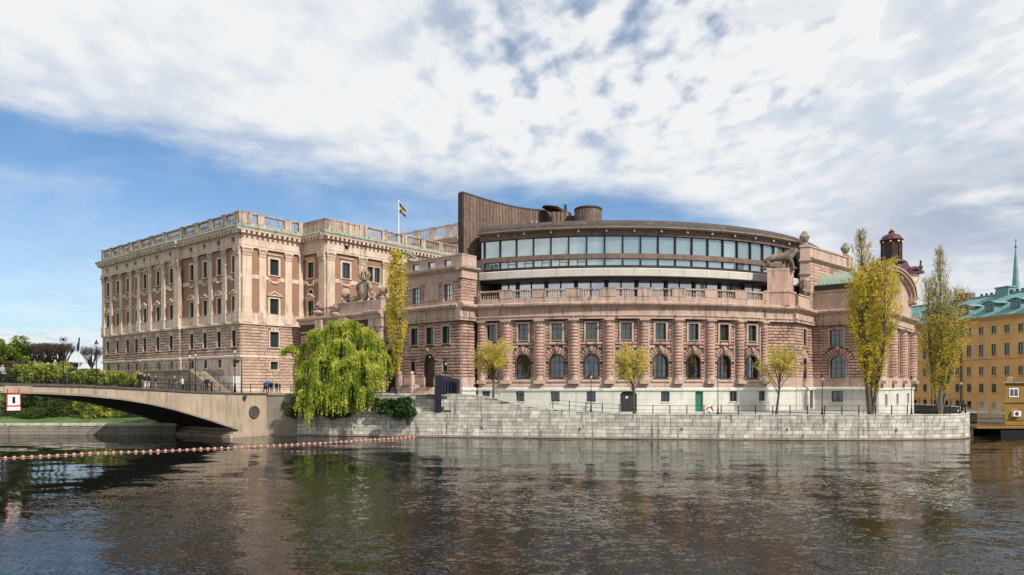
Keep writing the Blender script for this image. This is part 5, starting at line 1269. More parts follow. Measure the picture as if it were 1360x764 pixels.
q = MB(); q.tube([b_+V(0, 0, 0), b_+V(0, 0, 4.6)], [.09, .06], 8); q.build('pole', 'iron', t_); q = MB(); q.tube([b_+V(0, 0, 4.2), b_+V(-.5, 0, 4.3)], .04, 5); q.ball(b_+V(-.55, 0, 4.15), .22); q.build('camera_dome', 'iron', t_)
# dark steel box with its long foot
t_ = thing('steel_cabinet', 'tall dark blue steel enclosure standing on the quay wall by the wing door', 'cabinet', (X_at(583, 94), 94, 3.2))
sB = PQ.at(583, -1); q = MB(); q.pbox(PQ, sB-.25, sB+.6, -.75, .12, 3.25, 8.15); q.build('tall_panel', 'darkbox', t_)
A = PQ.p(sB+.61, -.2); q = MB(); a0 = (A[0], A[1]); a1 = (X_at(610, 94.6), 94.6); a2 = (a1[0], 95.6); a3 = (a0[0], 95.6)
q.hexa([v+(5.65,) for v in (a0, a1, a2, a3)], [a0+(8.1,), a1+(7.6,), a2+(7.6,), a3+(8.1,)]); q.build('enclosure', 'darkbox', t_)
q = MB()
for i in range(5): x = a0[0]+(a1[0]-a0[0])*(i+.5)/5; q.box(x-.012, x+.012, 94.0, 94.35, 5.7, 7.5)
q.build('panel_seams', 'iron', t_)
# lifebuoy board
t_ = thing('lifebuoy', 'red and white ring lifebuoy on its stand at the quay railing', 'lifebuoy', qp(943, -.3)+(3.15,)); bx, by = qp(943, -.25)
q = MB(); q.box(bx-.035, bx+.035, by-.0, by+.06, 3.15, 4.2); q.build('stand', 'iron', t_)
q = MB(); q.hexa([(bx-.62, by-.06, 3.75), (bx+.15, by-.06, 3.25), (bx+.62, by-.06, 3.85), (bx-.12, by-.06, 4.4)], [(bx-.62, by-.02, 3.76), (bx+.15, by-.02, 3.26), (bx+.62, by-.02, 3.86), (bx-.12, by-.02, 4.41)]); q.build('board', 'white', t_)
for i in range(8):
    q = MB(); q.tube([(bx+.36*math.cos(a), by-.14, 3.83+.36*math.sin(a)) for a in [i*math.pi/4+j*math.pi/16 for j in range(5)]], .085, 6); q.build('ring_segment', 'red' if i % 2 else 'white', t_)
# bollard-like tree guards (small frames at trunks)
def guard(px, d, z, lab):
    x, y = qp(px, d) if isinstance(d, (int, float)) and d < 0 else (X_at(px, d), d)
    t_ = thing('tree_guard', lab, 'tree guard', (x, y, z), 'low iron tree guards')
    for dx in (-.35, .35): q = MB(); q.tube([(x+dx, y, z), (x+dx, y, z+.6)], .03, 5); q.build('leg', 'iron', t_)
    q = MB(); q.tube([(x-.38, y, z+.6), (x+.38, y, z+.6)], .03, 5); q.build('bar', 'iron', t_)
guard(660, -1.1, 5.1, 'low iron frame beside the trunk of the leftmost small quay tree'); guard(1150, -1.3, 3.1, 'low iron frame beside the trunk of the forked poplar')
# bicycles
def bicycle(lab, loc, rz, frame):
    t_ = thing('bicycle', lab, 'bicycle', (0, 0, 0), 'bicycles parked by the wing door')
    for sx in (-.52, .52):
        q = MB(); q.tube([(sx+.33*math.cos(a*math.tau/16), 0, .34+.33*math.sin(a*math.tau/16)) for a in range(17)], .022, 5, cap=False)
        for a in range(6): al = a*math.pi/6; q.tube([(sx-.32*math.cos(al), 0, .34-.32*math.sin(al)), (sx+.32*math.cos(al), 0, .34+.32*math.sin(al))], .004, 3)
        q.build('wheel', 'iron', t_)
    q = MB(); pts = dict(bb=(-.1, 0, .32), hd=(.36, 0, .82), st=(-.2, 0, .8), rr=(-.52, 0, .34), fr=(.52, 0, .34), hl=(.38, 0, .62))
    for a, b in (('bb', 'hl'), ('bb', 'st'), ('st', 'hd'), ('rr', 'bb'), ('rr', 'st'), ('hd', 'fr')): q.tube([pts[a], pts[b]], .02, 5)
    q.build('frame', frame, t_); q = MB(); q.tube([(-.32, 0, .9), (-.08, 0, .91)], [.09, .04], 6); q.tube([(-.2, 0, .78), (-.2, 0, .88)], .018, 5); q.build('saddle', 'iron', t_)
    q = MB(); q.tube([(.3, -.28, 1.0), (.36, 0, .98), (.3, .28, 1.0)], .018, 5); q.tube([(.36, 0, .8), (.36, 0, .98)], .02, 5); q.build('handlebar', 'iron', t_)
    t_.location = loc; t_.rotation_euler.z = rz
bicycle('pink bicycle leaning between the door steps and the dark steel box', (X_at(574.5, 97.5), 97.5, 5.6), .2, 'buoy'); bicycle('grey bicycle parked beside the trunk of the narrow poplar behind the willow', (X_at(523, 97), 97, 5.6), .1, 'concg')
# float line
t_ = thing('float_rope', 'pale rope carrying the long line of red floats across the water', 'rope', (-30, 80, 0))
bp = [(-8, 609.6), (8.8, 608.9), (150, 601.7), (193, 600.6), (247, 598.0), (379, 592.0), (470, 586.5), (552, 580.8)]
W_ = [(X_at(x, 6650/(y-HZP)), 6650/(y-HZP)) for x, y in bp]; FP = Poly(sm(W_, 5))
nb = 66; q = MB(); q.tube([FP.p(FP.len*i/120)+(.05+.02*math.sin(i),) for i in range(121)], .022, 4); q.build('rope', 'rope', t_)
fm = None
for i in range(nb):
    s_ = FP.len*(i+.5)/nb; x, y = FP.p(s_)
    if fm is None:
        q = MB(); q.lathe((0, 0, .05), [(.02, -.19), (.12, -.16), (.175, -.07), (.18, .04), (.13, .13), (.06, .17), (.02, .175)], 10); o_ = q.build('float', 'buoy', None, True); fm = o_.data
    else: o_ = bpy.data.objects.new('float', fm); COL.objects.link(o_)
    o_.location = (x, y, rnd.uniform(-.03, .03)); o_.rotation_euler = (rnd.uniform(-.3, .3), rnd.uniform(-.3, .3), 0); sc_ = rnd.uniform(.86, 1.0); o_.scale = (sc_,)*3
    tag(o_, 'faded red float in the long roped line crossing the water before the bridge', 'float', 'red floats strung on the rope')
# ------------------------------------------------------------------ plants
def leaf_mesh(name, C, size, mat_, parent, up=None, aspect=1.0, spread=1.0):
    """many small leaf-shaped quads around the points C (N x 3)"""
    C = np.asarray(C, float); n = len(C)
    if parent is not None: C = C-np.array(OFF[parent.name])
    a = nrg.normal(size=(n, 3)); a /= np.linalg.norm(a, axis=1)[:, None]
    if up is not None: a = a*spread+np.array(up)[None]; a /= np.linalg.norm(a, axis=1)[:, None]
    b = nrg.normal(size=(n, 3)); b -= a*(a*b).sum(1)[:, None]; b /= np.linalg.norm(b, axis=1)[:, None]
    s = size*(.45+1.1*nrg.random(n)**1.6)[:, None]
    v = np.empty((n, 4, 3)); v[:, 0] = C-a*s*aspect; v[:, 1] = C-b*s*.5; v[:, 2] = C+a*s*aspect; v[:, 3] = C+b*s*.5
    me = bpy.data.meshes.new(name); me.vertices.add(n*4); me.vertices.foreach_set('co', v.reshape(-1))
    me.loops.add(n*4); me.loops.foreach_set('vertex_index', np.arange(n*4, dtype=np.int32)); me.polygons.add(n)
    me.polygons.foreach_set('loop_start', np.arange(0, n*4, 4, dtype=np.int32)); me.materials.append(M[mat_]); me.update(calc_edges=True); me.validate()
    return link_mesh(name, me, parent)
def rvec(s=1.): return Vector((rnd.gauss(0, s), rnd.gauss(0, s), rnd.gauss(0, s)))
# weeping willow
wx, wy = X_at(448, 96.2), 96.0
wil = thing('weeping_willow', 'large bright green weeping willow hanging over the quay wall beside the bridge', 'tree', (wx, wy, 4.6))
tb = MB(); L_ = []
base = V(wx, wy, 4.4); top = V(wx-.3, wy, 9.6); tb.tube([base, base.lerp(top, .5)+V(.2, 0, 0), top], [.55, .45, .36], 10)
def wX(px): return X_at(px, 95.5)
def wZ(py): return Z_at(py, 95.)
# crown outline domes: (px, py of the top of a hanging clump, half width m, fall length m, how many strands)
# crown: (px, py of the top of a hanging clump, half width m, fall m, sprays, depth)
domes = [(418, 436, 1.5, 2.6, 9, .3), (440, 425, 1.7, 2.8, 11, .8), (463, 424, 1.7, 2.8, 11, .4), (484, 434, 1.7, 3.2, 11, .6), (497, 447, 1.4, 3.6, 9, .2), (505, 468, 1.25, 3.4, 8, -.3), (502, 494, 1.0, 2.4, 5, -.4),
 (383, 459, 1.15, 1.5, 7, .0), (397, 472, .9, 2.6, 4, .6), (406, 452, 1.2, 4.2, 6, .9), (412, 478, 1.3, 3.6, 8, -.9), (432, 460, 1.7, 3.0, 9, -1.0), (436, 470, 1.9, 5.2, 15, -1.9), (456, 480, 1.8, 5.4, 13, -2.3), (478, 466, 1.8, 4.2, 12, -1.3), (496, 484, 1.6, 4.2, 10, -1.2),
 (422, 505, 1.3, 4.6, 9, -2.2), (446, 508, 1.5, 4.2, 9, -2.4), (470, 506, 1.6, 4.2, 11, -2.2), (489, 514, 1.3, 3.2, 8, -1.8), (410, 515, 1.0, 3.6, 6, -1.6), (455, 448, 1.9, 2.6, 9, -.8), (424, 538, .8, 3.0, 3, -3.2), (401, 500, .9, 2.6, 3, -.2)]
for (px, py, hw, fall, cnt, dep) in domes:
    cx_, cz_ = wX(px), wZ(py); cy_ = wy+dep
    c_ = V(cx_, cy_, cz_-.9); st = base.lerp(top, rnd.uniform(.55, 1.0)); md = st.lerp(c_, .5)+V(0, 0, .7)+rvec(.25)
    tb.tube([st, st.lerp(md, .5)+rvec(.12), md, md.lerp(c_, .6)+V(0, 0, .3), c_], [.2, .16, .12, .08, .05], 6)
    for k in range(int(cnt*1.25)):
        th = rnd.uniform(0, math.tau); r_ = hw*rnd.uniform(.35, 1.05); e = V(cx_+r_*math.cos(th), cy_+r_*math.sin(th)*.8, cz_-.15-.55*(r_/hw)**2*hw+rnd.uniform(-.3, .1))
        hi = c_.lerp(e, .5)+V(0, 0, .55); tb.tube([c_, hi, e], [.045, .03, .012], 4)
        for v in range(75):      # leaves on the arching bough
            u = rnd.random()**.7; b_ = (c_.lerp(hi, u*2) if u < .5 else hi.lerp(e, u*2-1))+V(rnd.gauss(0, .16), rnd.gauss(0, .16), rnd.gauss(.02, .1)); L_.append(tuple(b_))
        for j in range(rnd.randint(11, 17)):
            u = rnd.uniform(.45, 1.0); h0 = (hi.lerp(e, u*2-1) if u > .5 else hi)+V(rnd.gauss(0, .2), rnd.gauss(0, .2), rnd.gauss(0, .06))
            ln = fall*rnd.uniform(.25, 1.0)**.8*(.6+.4*u); nl = int(ln*15); out_ = .25+.3*rnd.random(); sw = rnd.gauss(0, .16); ph = rnd.uniform(0, 6)
            for i in range(nl):
                w_ = i/nl
                if rnd.random() < w_*.45: continue
                g = 1-math.exp(-3*w_); z = h0.z-ln*w_
                if z < .7: break
                L_.append((h0.x+math.cos(th)*out_*g+sw*w_+.05*math.sin(ph+w_*6)+rnd.gauss(0, .045), h0.y+math.sin(th)*out_*g+rnd.gauss(0, .05), z))
tb.build('trunk', 'bark', wil); leaf_mesh('crown', L_, .12, 'willow', wil, up=(0, 0, 1.4), aspect=1.1)
# poplars
def poplar(label, px, Y, zb_, ztop_, outline, mat_, dens=1., trunks=1, r0=.28, lean=0., sparse_above=None, lsize=.10, nb_=90, forks=None, bark='bark'):
    x0 = X_at(px, Y); t_ = thing('poplar', label, 'tree', (x0, Y, zb_), None); w = MB(); P_ = []
    stems = forks or [((0, 0), ztop_, 1.)]
    ht0 = ztop_-zb_
    for (ox, oy), zt, share in stems:
        H_ = zt-zb_; pts = []; rad = []
        for i in range(9):
            u = i/8; pts.append(V(x0+ox*min(1, u*2.2)*1.0+.12*math.sin(u*5+ox), Y+oy*min(1, u*2)+.1*math.cos(u*4), zb_+H_*u)); rad.append(r0*(1-u)**.8*(1 if share > .9 else .75)+.015)
        w.tube(pts, rad, 8)
        for k in range(int(nb_*share)):
            u = .14+.84*(k+rnd.random())/(nb_*share); z = zb_+H_*u
            i = min(7, int(u*8)); f = u*8-i; st = pts[i].lerp(pts[i+1], f)
            hw = outline((z-zb_)/ht0)*rnd.uniform(.55, 1.05)*(1 if len(stems) == 1 else .72)
            th = rnd.uniform(0, math.tau); ln = hw*rnd.uniform(1.5, 2.3); 
            e = st+V(math.cos(th)*hw, math.sin(th)*hw, ln+.5); e.z = min(e.z, zt+.2)
            mdp = st.lerp(e, .45)+V(math.cos(th)*hw*.22, math.sin(th)*hw*.22, -ln*.08)
            w.tube([st, st.lerp(mdp, .6), mdp, e], [.055*(1-u)+.02, .03, .02, .007], 4)
            den = dens
            if sparse_above and z > sparse_above: den *= .33
            m_ = int((13+6*rnd.random())*den*(hw+.6)*rnd.choice((.35, .8, 1.1, 1.5)))
            for j in range(m_):
                v = rnd.random()**.8; b_ = st.lerp(mdp, v*2) if v < .5 else mdp.lerp(e, v*2-1)
                if v < .18 and hw > .8: continue
                cl = b_+rvec(.10+.07*hw)
                for q_ in range(4): c2 = cl+rvec(.075); P_.append((c2.x, c2.y, c2.z))
            for j in range(5):
                v = rnd.uniform(.3, 1); b_ = st.lerp(e, v); e2 = b_+V(rnd.gauss(0, .25), rnd.gauss(0, .25), rnd.uniform(.3, .8)); w.tube([b_, e2], [.014, .006], 3, cap=False)
    w.build('trunk', bark, t_); leaf_mesh('crown', P_, lsize, mat_, t_); return t_
poplar('narrow yellow poplar standing right behind the willow', 526, 97.3, 5.5, Z_at(335, 97.3), lambda u: 1.55*min(1, max(.02, (u-.1)*4))*min(1, (1.12-u)*2.8), 'poplar', dens=1.7, r0=.2, nb_=105)
poplar('tall forked yellow poplar on the quay in front of the south front', 1157, 91.6, 3.0, Z_at(308, 91.6), lambda u: 3.1*min(1, max(.05, (u-.1)*3.4))*min(1, (1.06-u)*1.9)+.12, 'poplar', dens=1.15, r0=.3, nb_=160,
       forks=[((-1.1, .3), Z_at(306, 91.6), 1.0), ((1.7, -.2), Z_at(346, 91.6), .8), ((.2, 1.2), Z_at(352, 91.6), .5)], sparse_above=Z_at(372, 91.6)+.0)
poplar('tall sparse olive poplar at the tip of the quay before the ochre building', 1249, 96.5, 2.9, Z_at(331, 96.5), lambda u: 3.9*min(1, max(.05, (u-.09)*4.2))*min(1, (1.08-u)*1.35)+.08, 'poplar2', dens=.95, r0=.26, nb_=160,
       forks=[((0, 0), Z_at(331, 96.5), 1.0), ((-1.3, .6), Z_at(372, 96.5), .6), ((1.9, .2), Z_at(385, 96.5), .7)], sparse_above=Z_at(452, 96.5), bark='barkpale')
# small round-headed quay trees
def small_tree(label, px, d, zb_, ctr_py, hw, hh, trunk_lean=0., dens=1., seed=0):
    x0, y0 = qp(px, d); t_ = thing('small_tree', label, 'tree', (x0, y0, zb_), 'small young trees planted along the quay'); w = MB(); P_ = []; cz = Z_at(ctr_py, y0)
    cx_ = x0+trunk_lean; tp = V(cx_, y0, cz-.2); b0 = V(x0, y0, zb_); w.tube([b0, b0.lerp(tp, .5)+V(.08, 0, 0), tp], [.17, .13, .09], 8)
    for k in range(34):
        u = rnd.uniform(.42, 1); st = b0.lerp(tp, u); th = rnd.uniform(0, math.tau); el_ = rnd.uniform(-.35, 1.2)
        R_ = rnd.uniform(.7, 1.05)*(1+.18*math.sin(3*th+seed)); e = V(cx_+hw*R_*math.cos(th)*math.cos(el_), y0+hw*R_*math.sin(th)*math.cos(el_), cz+hh*R_*math.sin(el_))
        md = st.lerp(e, .5)+V(0, 0, .3); w.tube([st, md, e], [.05, .03, .01], 5)
        for j in range(int(34*dens*rnd.choice((.4, .9, 1.3)))):
            v = rnd.uniform(.3, 1.05); b_ = st.lerp(md, v*2) if v < .5 else md.lerp(e, v*2-1); c_ = b_+rvec(.24)
            for q_ in range(6): c2 = c_+rvec(.13); P_.append((c2.x, c2.y, c2.z))
        for j in range(4): b_ = md.lerp(e, rnd.random()); w.tube([b_, b_+rvec(.22)], [.012, .005], 3, cap=False)
    w.build('trunk', 'bark', t_); leaf_mesh('crown', P_, .10, 'small', t_)
small_tree('small yellow green quay tree in front of the left end of the curved building', 655, -1.1, 5.1, 482, 2.75, 3.3, .0, 1.25, 1)
small_tree('small yellow green quay tree right of the dark double gate in the plinth', 842, -1.1, 3.05, 484, 2.9, 2.7, -.2, 1.15, 2)
small_tree('small yellow green quay tree below the lion pedestal', 1031, -1.1, 3.1, 484, 2.75, 2.7, .55, 1.05, 3)
# shrubs
def shrub(name, label, c, ex, n_, size, mat_, group=None, lumps=9, cat='shrub', up=None):
    t_ = thing(name, label, cat, (c[0], c[1], c[2]-ex[2]), group); P_ = []; w = MB()
    for k in range(lumps):
        th = rnd.uniform(0, math.tau); rr_ = rnd.uniform(.25, .8); lc_ = V(c[0]+ex[0]*rr_*math.cos(th), c[1]+ex[1]*rr_*math.sin(th), c[2]+ex[2]*rnd.uniform(-.5, .55)); lr = rnd.uniform(.22, .5)
        w.tube([V(c[0], c[1], c[2]-ex[2]), V(c[0], c[1], c[2]-ex[2]).lerp(lc_, .6)+rvec(.1), lc_], [.07, .05, .02], 5)
        m_ = n_//lumps; dv = nrg.normal(size=(m_, 3)); dv /= np.linalg.norm(dv, axis=1)[:, None]; dv *= nrg.uniform(.45, 1.08, m_)[:, None]**.6
        P_.append(np.array(lc_)[None]+dv*np.array(ex)[None]*lr)
    w.build('stems', 'bark', t_); leaf_mesh('foliage', np.concatenate(P_), size, mat_, t_, up=up); return t_
def at3(px, py, Y): return (X_at(px, Y), Y, Z_at(py, Y))
shrub('ivy_bush', 'glossy dark green bush hanging over the quay wall right of the willow', at3(530, 542, 93.4), (2.6, 1.0, 1.75), 5200, .15, 'ivy', 'dark bushes along the quay wall', 12)
shrub('ivy_bush', 'dark bush on the quay wall under the right side of the willow', at3(505, 538, 94.4), (2.0, .8, 1.3), 3000, .13, 'ivy', 'dark bushes along the quay wall', 9)
shrub('ivy_bush', 'dark bush trailing down the wall between the bridge end and the willow', at3(392, 540, 95.6), (2.1, .7, 1.7), 3600, .12, 'darkbush', 'dark bushes along the quay wall', 9)
shrub('ivy_bush', 'dark bush low on the wall behind the hanging willow strands', at3(440, 545, 95.2), (3.6, .6, 1.2), 4200, .12, 'darkbush', 'dark bushes along the quay wall', 10)
for i, (px, py, Y, ex, mt, lb) in enumerate([
 (42, 496, 104, (3.2, 2.4, 1.8), 'bush', 'bright green bush behind the left part of the bridge railing'), (66, 495, 106, (2.6, 2.2, 1.8), 'bush', 'bright green bush touching the dark tree row, second from the left'),
 (116, 502, 108, (3.2, 2, 1.3), 'bush', 'bright green bush right of the leaning flag staff'), (143, 502, 108, (3.6, 2.2, 2.0), 'bush', 'bright green bush in front of the terrace wall end'),
 (170, 505, 107, (2.4, 2.0, 1.5), 'bush', 'light green bush behind the group of people on the bridge'), (8, 502, 104, (3.4, 2, 2.2), 'darkbush', 'dark bush behind the walker at the left picture edge')]):
    shrub('garden_bush', lb, at3(px, py, Y), ex, 6500 if mt == 'bush' else 4500, .15, mt, 'green bushes in the garden behind the bridge', 20)
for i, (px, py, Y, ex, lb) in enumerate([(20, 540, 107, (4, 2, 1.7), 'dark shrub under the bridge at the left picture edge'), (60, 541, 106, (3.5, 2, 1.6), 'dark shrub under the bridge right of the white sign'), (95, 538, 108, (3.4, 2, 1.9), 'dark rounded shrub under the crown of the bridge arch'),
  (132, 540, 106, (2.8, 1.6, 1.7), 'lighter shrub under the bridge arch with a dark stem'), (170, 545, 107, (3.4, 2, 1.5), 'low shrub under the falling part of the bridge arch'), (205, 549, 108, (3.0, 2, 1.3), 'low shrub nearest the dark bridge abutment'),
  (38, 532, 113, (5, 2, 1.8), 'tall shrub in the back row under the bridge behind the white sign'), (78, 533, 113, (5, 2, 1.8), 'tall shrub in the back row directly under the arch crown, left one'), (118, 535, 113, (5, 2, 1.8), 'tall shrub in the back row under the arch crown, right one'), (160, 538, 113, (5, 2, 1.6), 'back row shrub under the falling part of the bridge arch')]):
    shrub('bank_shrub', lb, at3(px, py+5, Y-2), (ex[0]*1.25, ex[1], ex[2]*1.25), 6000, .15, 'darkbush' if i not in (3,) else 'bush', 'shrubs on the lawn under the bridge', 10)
def leafy_tree(label, px, Y, zb_, cpy, ex, mat_='tree', n_=9000):
    x0 = X_at(px, Y); c_ = (x0, Y, Z_at(cpy, Y)); t_ = thing('leafy_tree', label, 'tree', (x0, Y, zb_)); w = MB(); w.tube([(x0, Y, zb_), (x0+.2, Y, c_[2])], [.35, .2], 8); P_ = []
    for k in range(16):
        th = rnd.uniform(0, math.tau); rr_ = rnd.uniform(.3, .75); l_ = V(c_[0]+ex[0]*rr_*math.cos(th), c_[1]+ex[1]*rr_*math.sin(th), c_[2]+ex[2]*rnd.uniform(-.7, .7))
        w.tube([V(x0, Y, c_[2]-ex[2]), l_], [.12, .03], 5); dv = nrg.normal(size=(n_//16, 3)); dv /= np.linalg.norm(dv, axis=1)[:, None]; dv *= nrg.uniform(.3, 1.08, n_//16)[:, None]**.6
        P_.append(np.array(l_)[None]+dv*np.array(ex)[None]*rnd.uniform(.28, .42))
    w.build('trunk', 'bark', t_); leaf_mesh('crown', np.concatenate(P_), .2, mat_, t_)
leafy_tree('rounded green tree at the left picture edge behind the bridge', 2, 128, 4.5, 470, (4.6, 4, 3.2)); leafy_tree('rounded olive tree between the green tree and the bare tree row', 20, 132, 4.5, 476, (3.0, 3, 3.0), 'darkbush')
def cone_scatter(): pass
# clipped bare limes: a flat twiggy shelf on dark trunks
def pollard(label, px, Y, toppy, hw, group='bare clipped trees in a row', hh=2.2):
    x0 = X_at(px, Y); zt = Z_at(toppy, Y); zb_ = 5.2; t_ = thing('clipped_tree', label, 'tree', (x0, Y, zb_), group); w = MB(); w.tube([(x0, Y, zb_), (x0+.1, Y, zb_+(zt-zb_)*.45)], [.24, .2], 8); c_ = V(x0+.1, Y, zb_+(zt-zb_)*.5)
    tw = MB()
    for k in range(26):
        th = rnd.uniform(0, math.tau); r_ = hw*rnd.uniform(.3, 1); e = V(x0+r_*math.cos(th), Y+r_*math.sin(th), zt-rnd.uniform(.1, hh*.65)); st = c_+V(0, 0, rnd.uniform(-.2, 1.2)); md = st.lerp(e, .6)+V(0, 0, -.1)
        w.tube([st, md, e], [.1, .06, .03], 5)
        for j in range(34):
            b_ = md.lerp(e, rnd.uniform(.3, 1)); q_ = b_+V(rnd.gauss(0, .55), rnd.gauss(0, .55), rnd.uniform(-.1, .9)); q_.z = min(q_.z, zt+rnd.uniform(-.1, .1)); tw.tube([b_, q_], [.022, .008], 3, cap=False)
    w.build('trunk', 'barkdk', t_); tw.build('twigs', 'barkdk', t_)
for i, px in enumerate((31, 41, 50, 58, 67, 76, 84)): pollard('dark bare clipped tree in the flat-topped row behind the bridge', px, 146-i*1.2, 455.5, 2.3)
pollard('dark bare clipped tree standing alone between the flag staff and the palace', 121, 150, 460, 2.9, None)
pollard('small bare clipped tree far behind the leaning flag staff', 92, 170, 481, 2.6, None, 1.2)
t_ = thing('hedge', 'tall brown clipped hedge left of the bare tree row', 'hedge', at3(20, 500, 125)); c_ = np.stack([nrg.uniform(X_at(9, 125), X_at(38, 125), 9000), nrg.uniform(124, 126, 9000), nrg.uniform(5, Z_at(480, 125), 9000)], 1)
leaf_mesh('twigs', c_, .15, 'hedge', t_)
t_ = thing('hedge', 'long low dark hedge on the horizon behind the bare trees and the flag staff', 'hedge', at3(60, 500, 160)); c_ = np.stack([nrg.uniform(X_at(-60, 160), X_at(132, 160), 22000), nrg.uniform(158, 161, 22000), nrg.uniform(5, Z_at(490, 160), 22000)], 1)
leaf_mesh('twigs', c_, .22, 'darkbush', t_)
# leaning flag staff
t_ = thing('flagpole', 'white flagstaff with a dark furled flag, between the bare trees and the palace', 'flagpole', at3(104, 496, 140)); a = V(*at3(104, 497, 140)); b_ = V(*at3(107, 447, 140)); q = MB(); q.tube([a, b_], [.09, .05], 6); q.build('pole', 'white', t_)
q = MB(); vs = []
for i in range(9):
    for k in range(2): u = i/8; p_ = b_.lerp(a, .02+u*.36); vs.append((p_.x-.1-.35*k-.25*u*k, p_.y+.15*math.sin(u*9)*k, p_.z-.2*k))
q.add(vs+[(x, y+.04, z) for x, y, z in vs], [(2*i, 2*i+2, 2*i+3, 2*i+1) for i in range(8)]+[(18+2*i, 18+2*i+1, 18+2*i+3, 18+2*i+2) for i in range(8)]); q.build('flag', 'flagblue', t_)
# ------------------------------------------------------------------ ochre building across the channel
KS = 1.2
OL = Line((82*KS-.19*KS*30, 131*KS+KS*30), (.19, -1)); oz = lambda z: 7+(z-7)*KS
och = thing('ochre_building', 'long ochre building with a green copper roof and dormers, across the channel at right', 'building', OL.p(50)+(1.6,))
Lt = 30*KS*1.018; OS0, OS1 = -4., 88.
sx = lambda px: OL.at(px)
cols = [sx(1287)+i*2.6*KS*1.015 for i in range(-12, 16)]
cols = [c for c in cols if OS0+1 < c < OS1-1 and not (sx(1272) < c < sx(1282))]
rows_ = [(15.7, 17.0, .78), (11.9, 13.9, .78), (8.5, 10.0, .75), (5.5, 7.0, .75), (2.7, 3.9, .72)]
ops_ = [(c-w_*.8, c+w_*.8, oz(a), oz(b)) for c in cols for a, b, w_ in rows_]
q = MB(); core(q, OL, OS0, OS1, .9, oz(18.1), ops_, -.5, 0); q.build('wall', 'ochre', och)
q = MB(); q.pbox(OL, OS0, OS1, -.8, -.6, 1, oz(18)); q.build('dark_backing', 'dark', och)  # added dark sheet, keeps light out behind these windows
q = MB(); q.pbox(OL, OS0, OS1, 0, .16, oz(11.35), oz(11.6)); q.pbox(OL, OS0, OS1, 0, .12, .9, oz(2.2))
q.prof(OL, OS0, OS1, [(-.2, oz(18.1)), (.2, oz(18.1)), (.3, oz(18.3)), (.75, oz(18.45)), (.8, oz(18.6)), (-.2, oz(18.6))])
for i in range(22): z = oz(3.9+i*.33)+.05; q.pbox(OL, OS0, OS1, .0, .015, z, z+.03)
q.build('plaster_mouldings', 'ochre', och)
for j, (a, b, w_) in enumerate(rows_):
    for c in cols:
        if len([1]) and c < sx(1200): continue
        window(och, OL, c, w_*1.6, oz(a)+.02, oz(b)-.02, trim='ochre', rec=.16, cols=2, rows=(.6,) if b-a > 1.4 else (), surround=0, glass='glass', fr='tealframe', b=.07)
R0 = MB(); zr0, zr1 = oz(18.62), oz(23.25)
R0.prof(OL, OS0-.5, OS1+.5, [(.95, zr0), (.95, zr0+.12), (.2, zr0+.5), (-8.2, zr1), (-16.4, zr0)]); R0.build('roof', 'copperroof', och)
q = MB(); k = int((OS1-OS0)/.9)
for i in range(k):
    s_ = OS0+(i+.5)*.9; A = OL.p(s_, .2)+(zr0+.5+.05,); B = OL.p(s_, -8.2)+(zr1+.05,); q.tube([A, B], .045, 4, cap=False)
q.tube([OL.p(OS0, -8.2)+(zr1+.1,), OL.p(OS1, -8.2)+(zr1+.1,)], .22, 5)
q.build('roof_seams', 'copperroof', och)
q = MB()
for i in range(40): s_ = sx(1262)+i*1.3; x, y = OL.p(s_, -8.2); q.box(x-.3, x+.3, y-.05, y+.05, zr1+.2, zr1+.75)
q.build('ridge_guard', 'browndk', och)
for px in (1222, 1245, 1268.6, 1300.5, 1334.5, 1368):
    s_ = sx(px)+1.5; q = MB(); q.pbox(OL, s_-1.25, s_+1.25, -4, -1.0, oz(19.6), oz(21.0)); 
    n_ = 8; P_ = []
    for i in range(n_+1):
        u = i/n_; P_.append((s_-1.9+3.8*u, oz(21.0)+.55*math.sin(math.pi*u)))
    vs = []
    for (a_, z_) in P_:
        for d_ in (-.75, -5.2): x, y = OL.p(a_, d_); vs.append((x, y, z_)); vs.append((x, y, z_+.14))
    fs = []
    for i in range(n_): b_ = 4*i; fs += [(b_+1, b_+5, b_+7, b_+3), (b_, b_+2, b_+6, b_+4), (b_, b_+4, b_+5, b_+1)]
    q.add(vs, fs); vs = [OL.p(a_, -1.0)+(z_,) for a_, z_ in P_ if s_-1.3 < a_ < s_+1.3]; q.pbox(OL, s_-1.2, s_+1.2, -3, -1.01, oz(21)-.01, oz(21)+.38)
    do_ = q.build('dormer', 'copperroof', och)
    q = MB(); q.pbox(OL, s_-.75, s_+.75, -1.02, -.94, oz(19.75), oz(20.95)); wo = q.build('window', 'browndk', do_); q = MB(); q.pbox(OL, s_-.66, s_-.04, -.93, -.92, oz(19.85), oz(20.85)); q.pbox(OL, s_+.04, s_+.66, -.93, -.92, oz(19.85), oz(20.85)); q.build('panes', 'glass', do_)
s_ = sx(1299)-1.5; q = MB(); q.pbox(OL, s_-1.6, s_+1.6, -9.6, -7.4, zr1-1, zr1+1.35); q.pbox(OL, s_-1.8, s_+1.8, -9.8, -7.2, zr1+1.35, zr1+1.6); q.build('roof_turret', 'copperroof', och)
s_ = sx(1240); q = MB(); q.pbox(OL, s_-1.6, s_+1.6, -9.6, -7.4, zr1-1, zr1+1.5); q.build('chimney', 'brown', och)
q = MB(); x, y = OL.p(sx(1277.5), .25); q.tube([(x, y, 1.6), (x, y, oz(18.4))], .14, 6); q.build('downpipe', 'browndk', och)
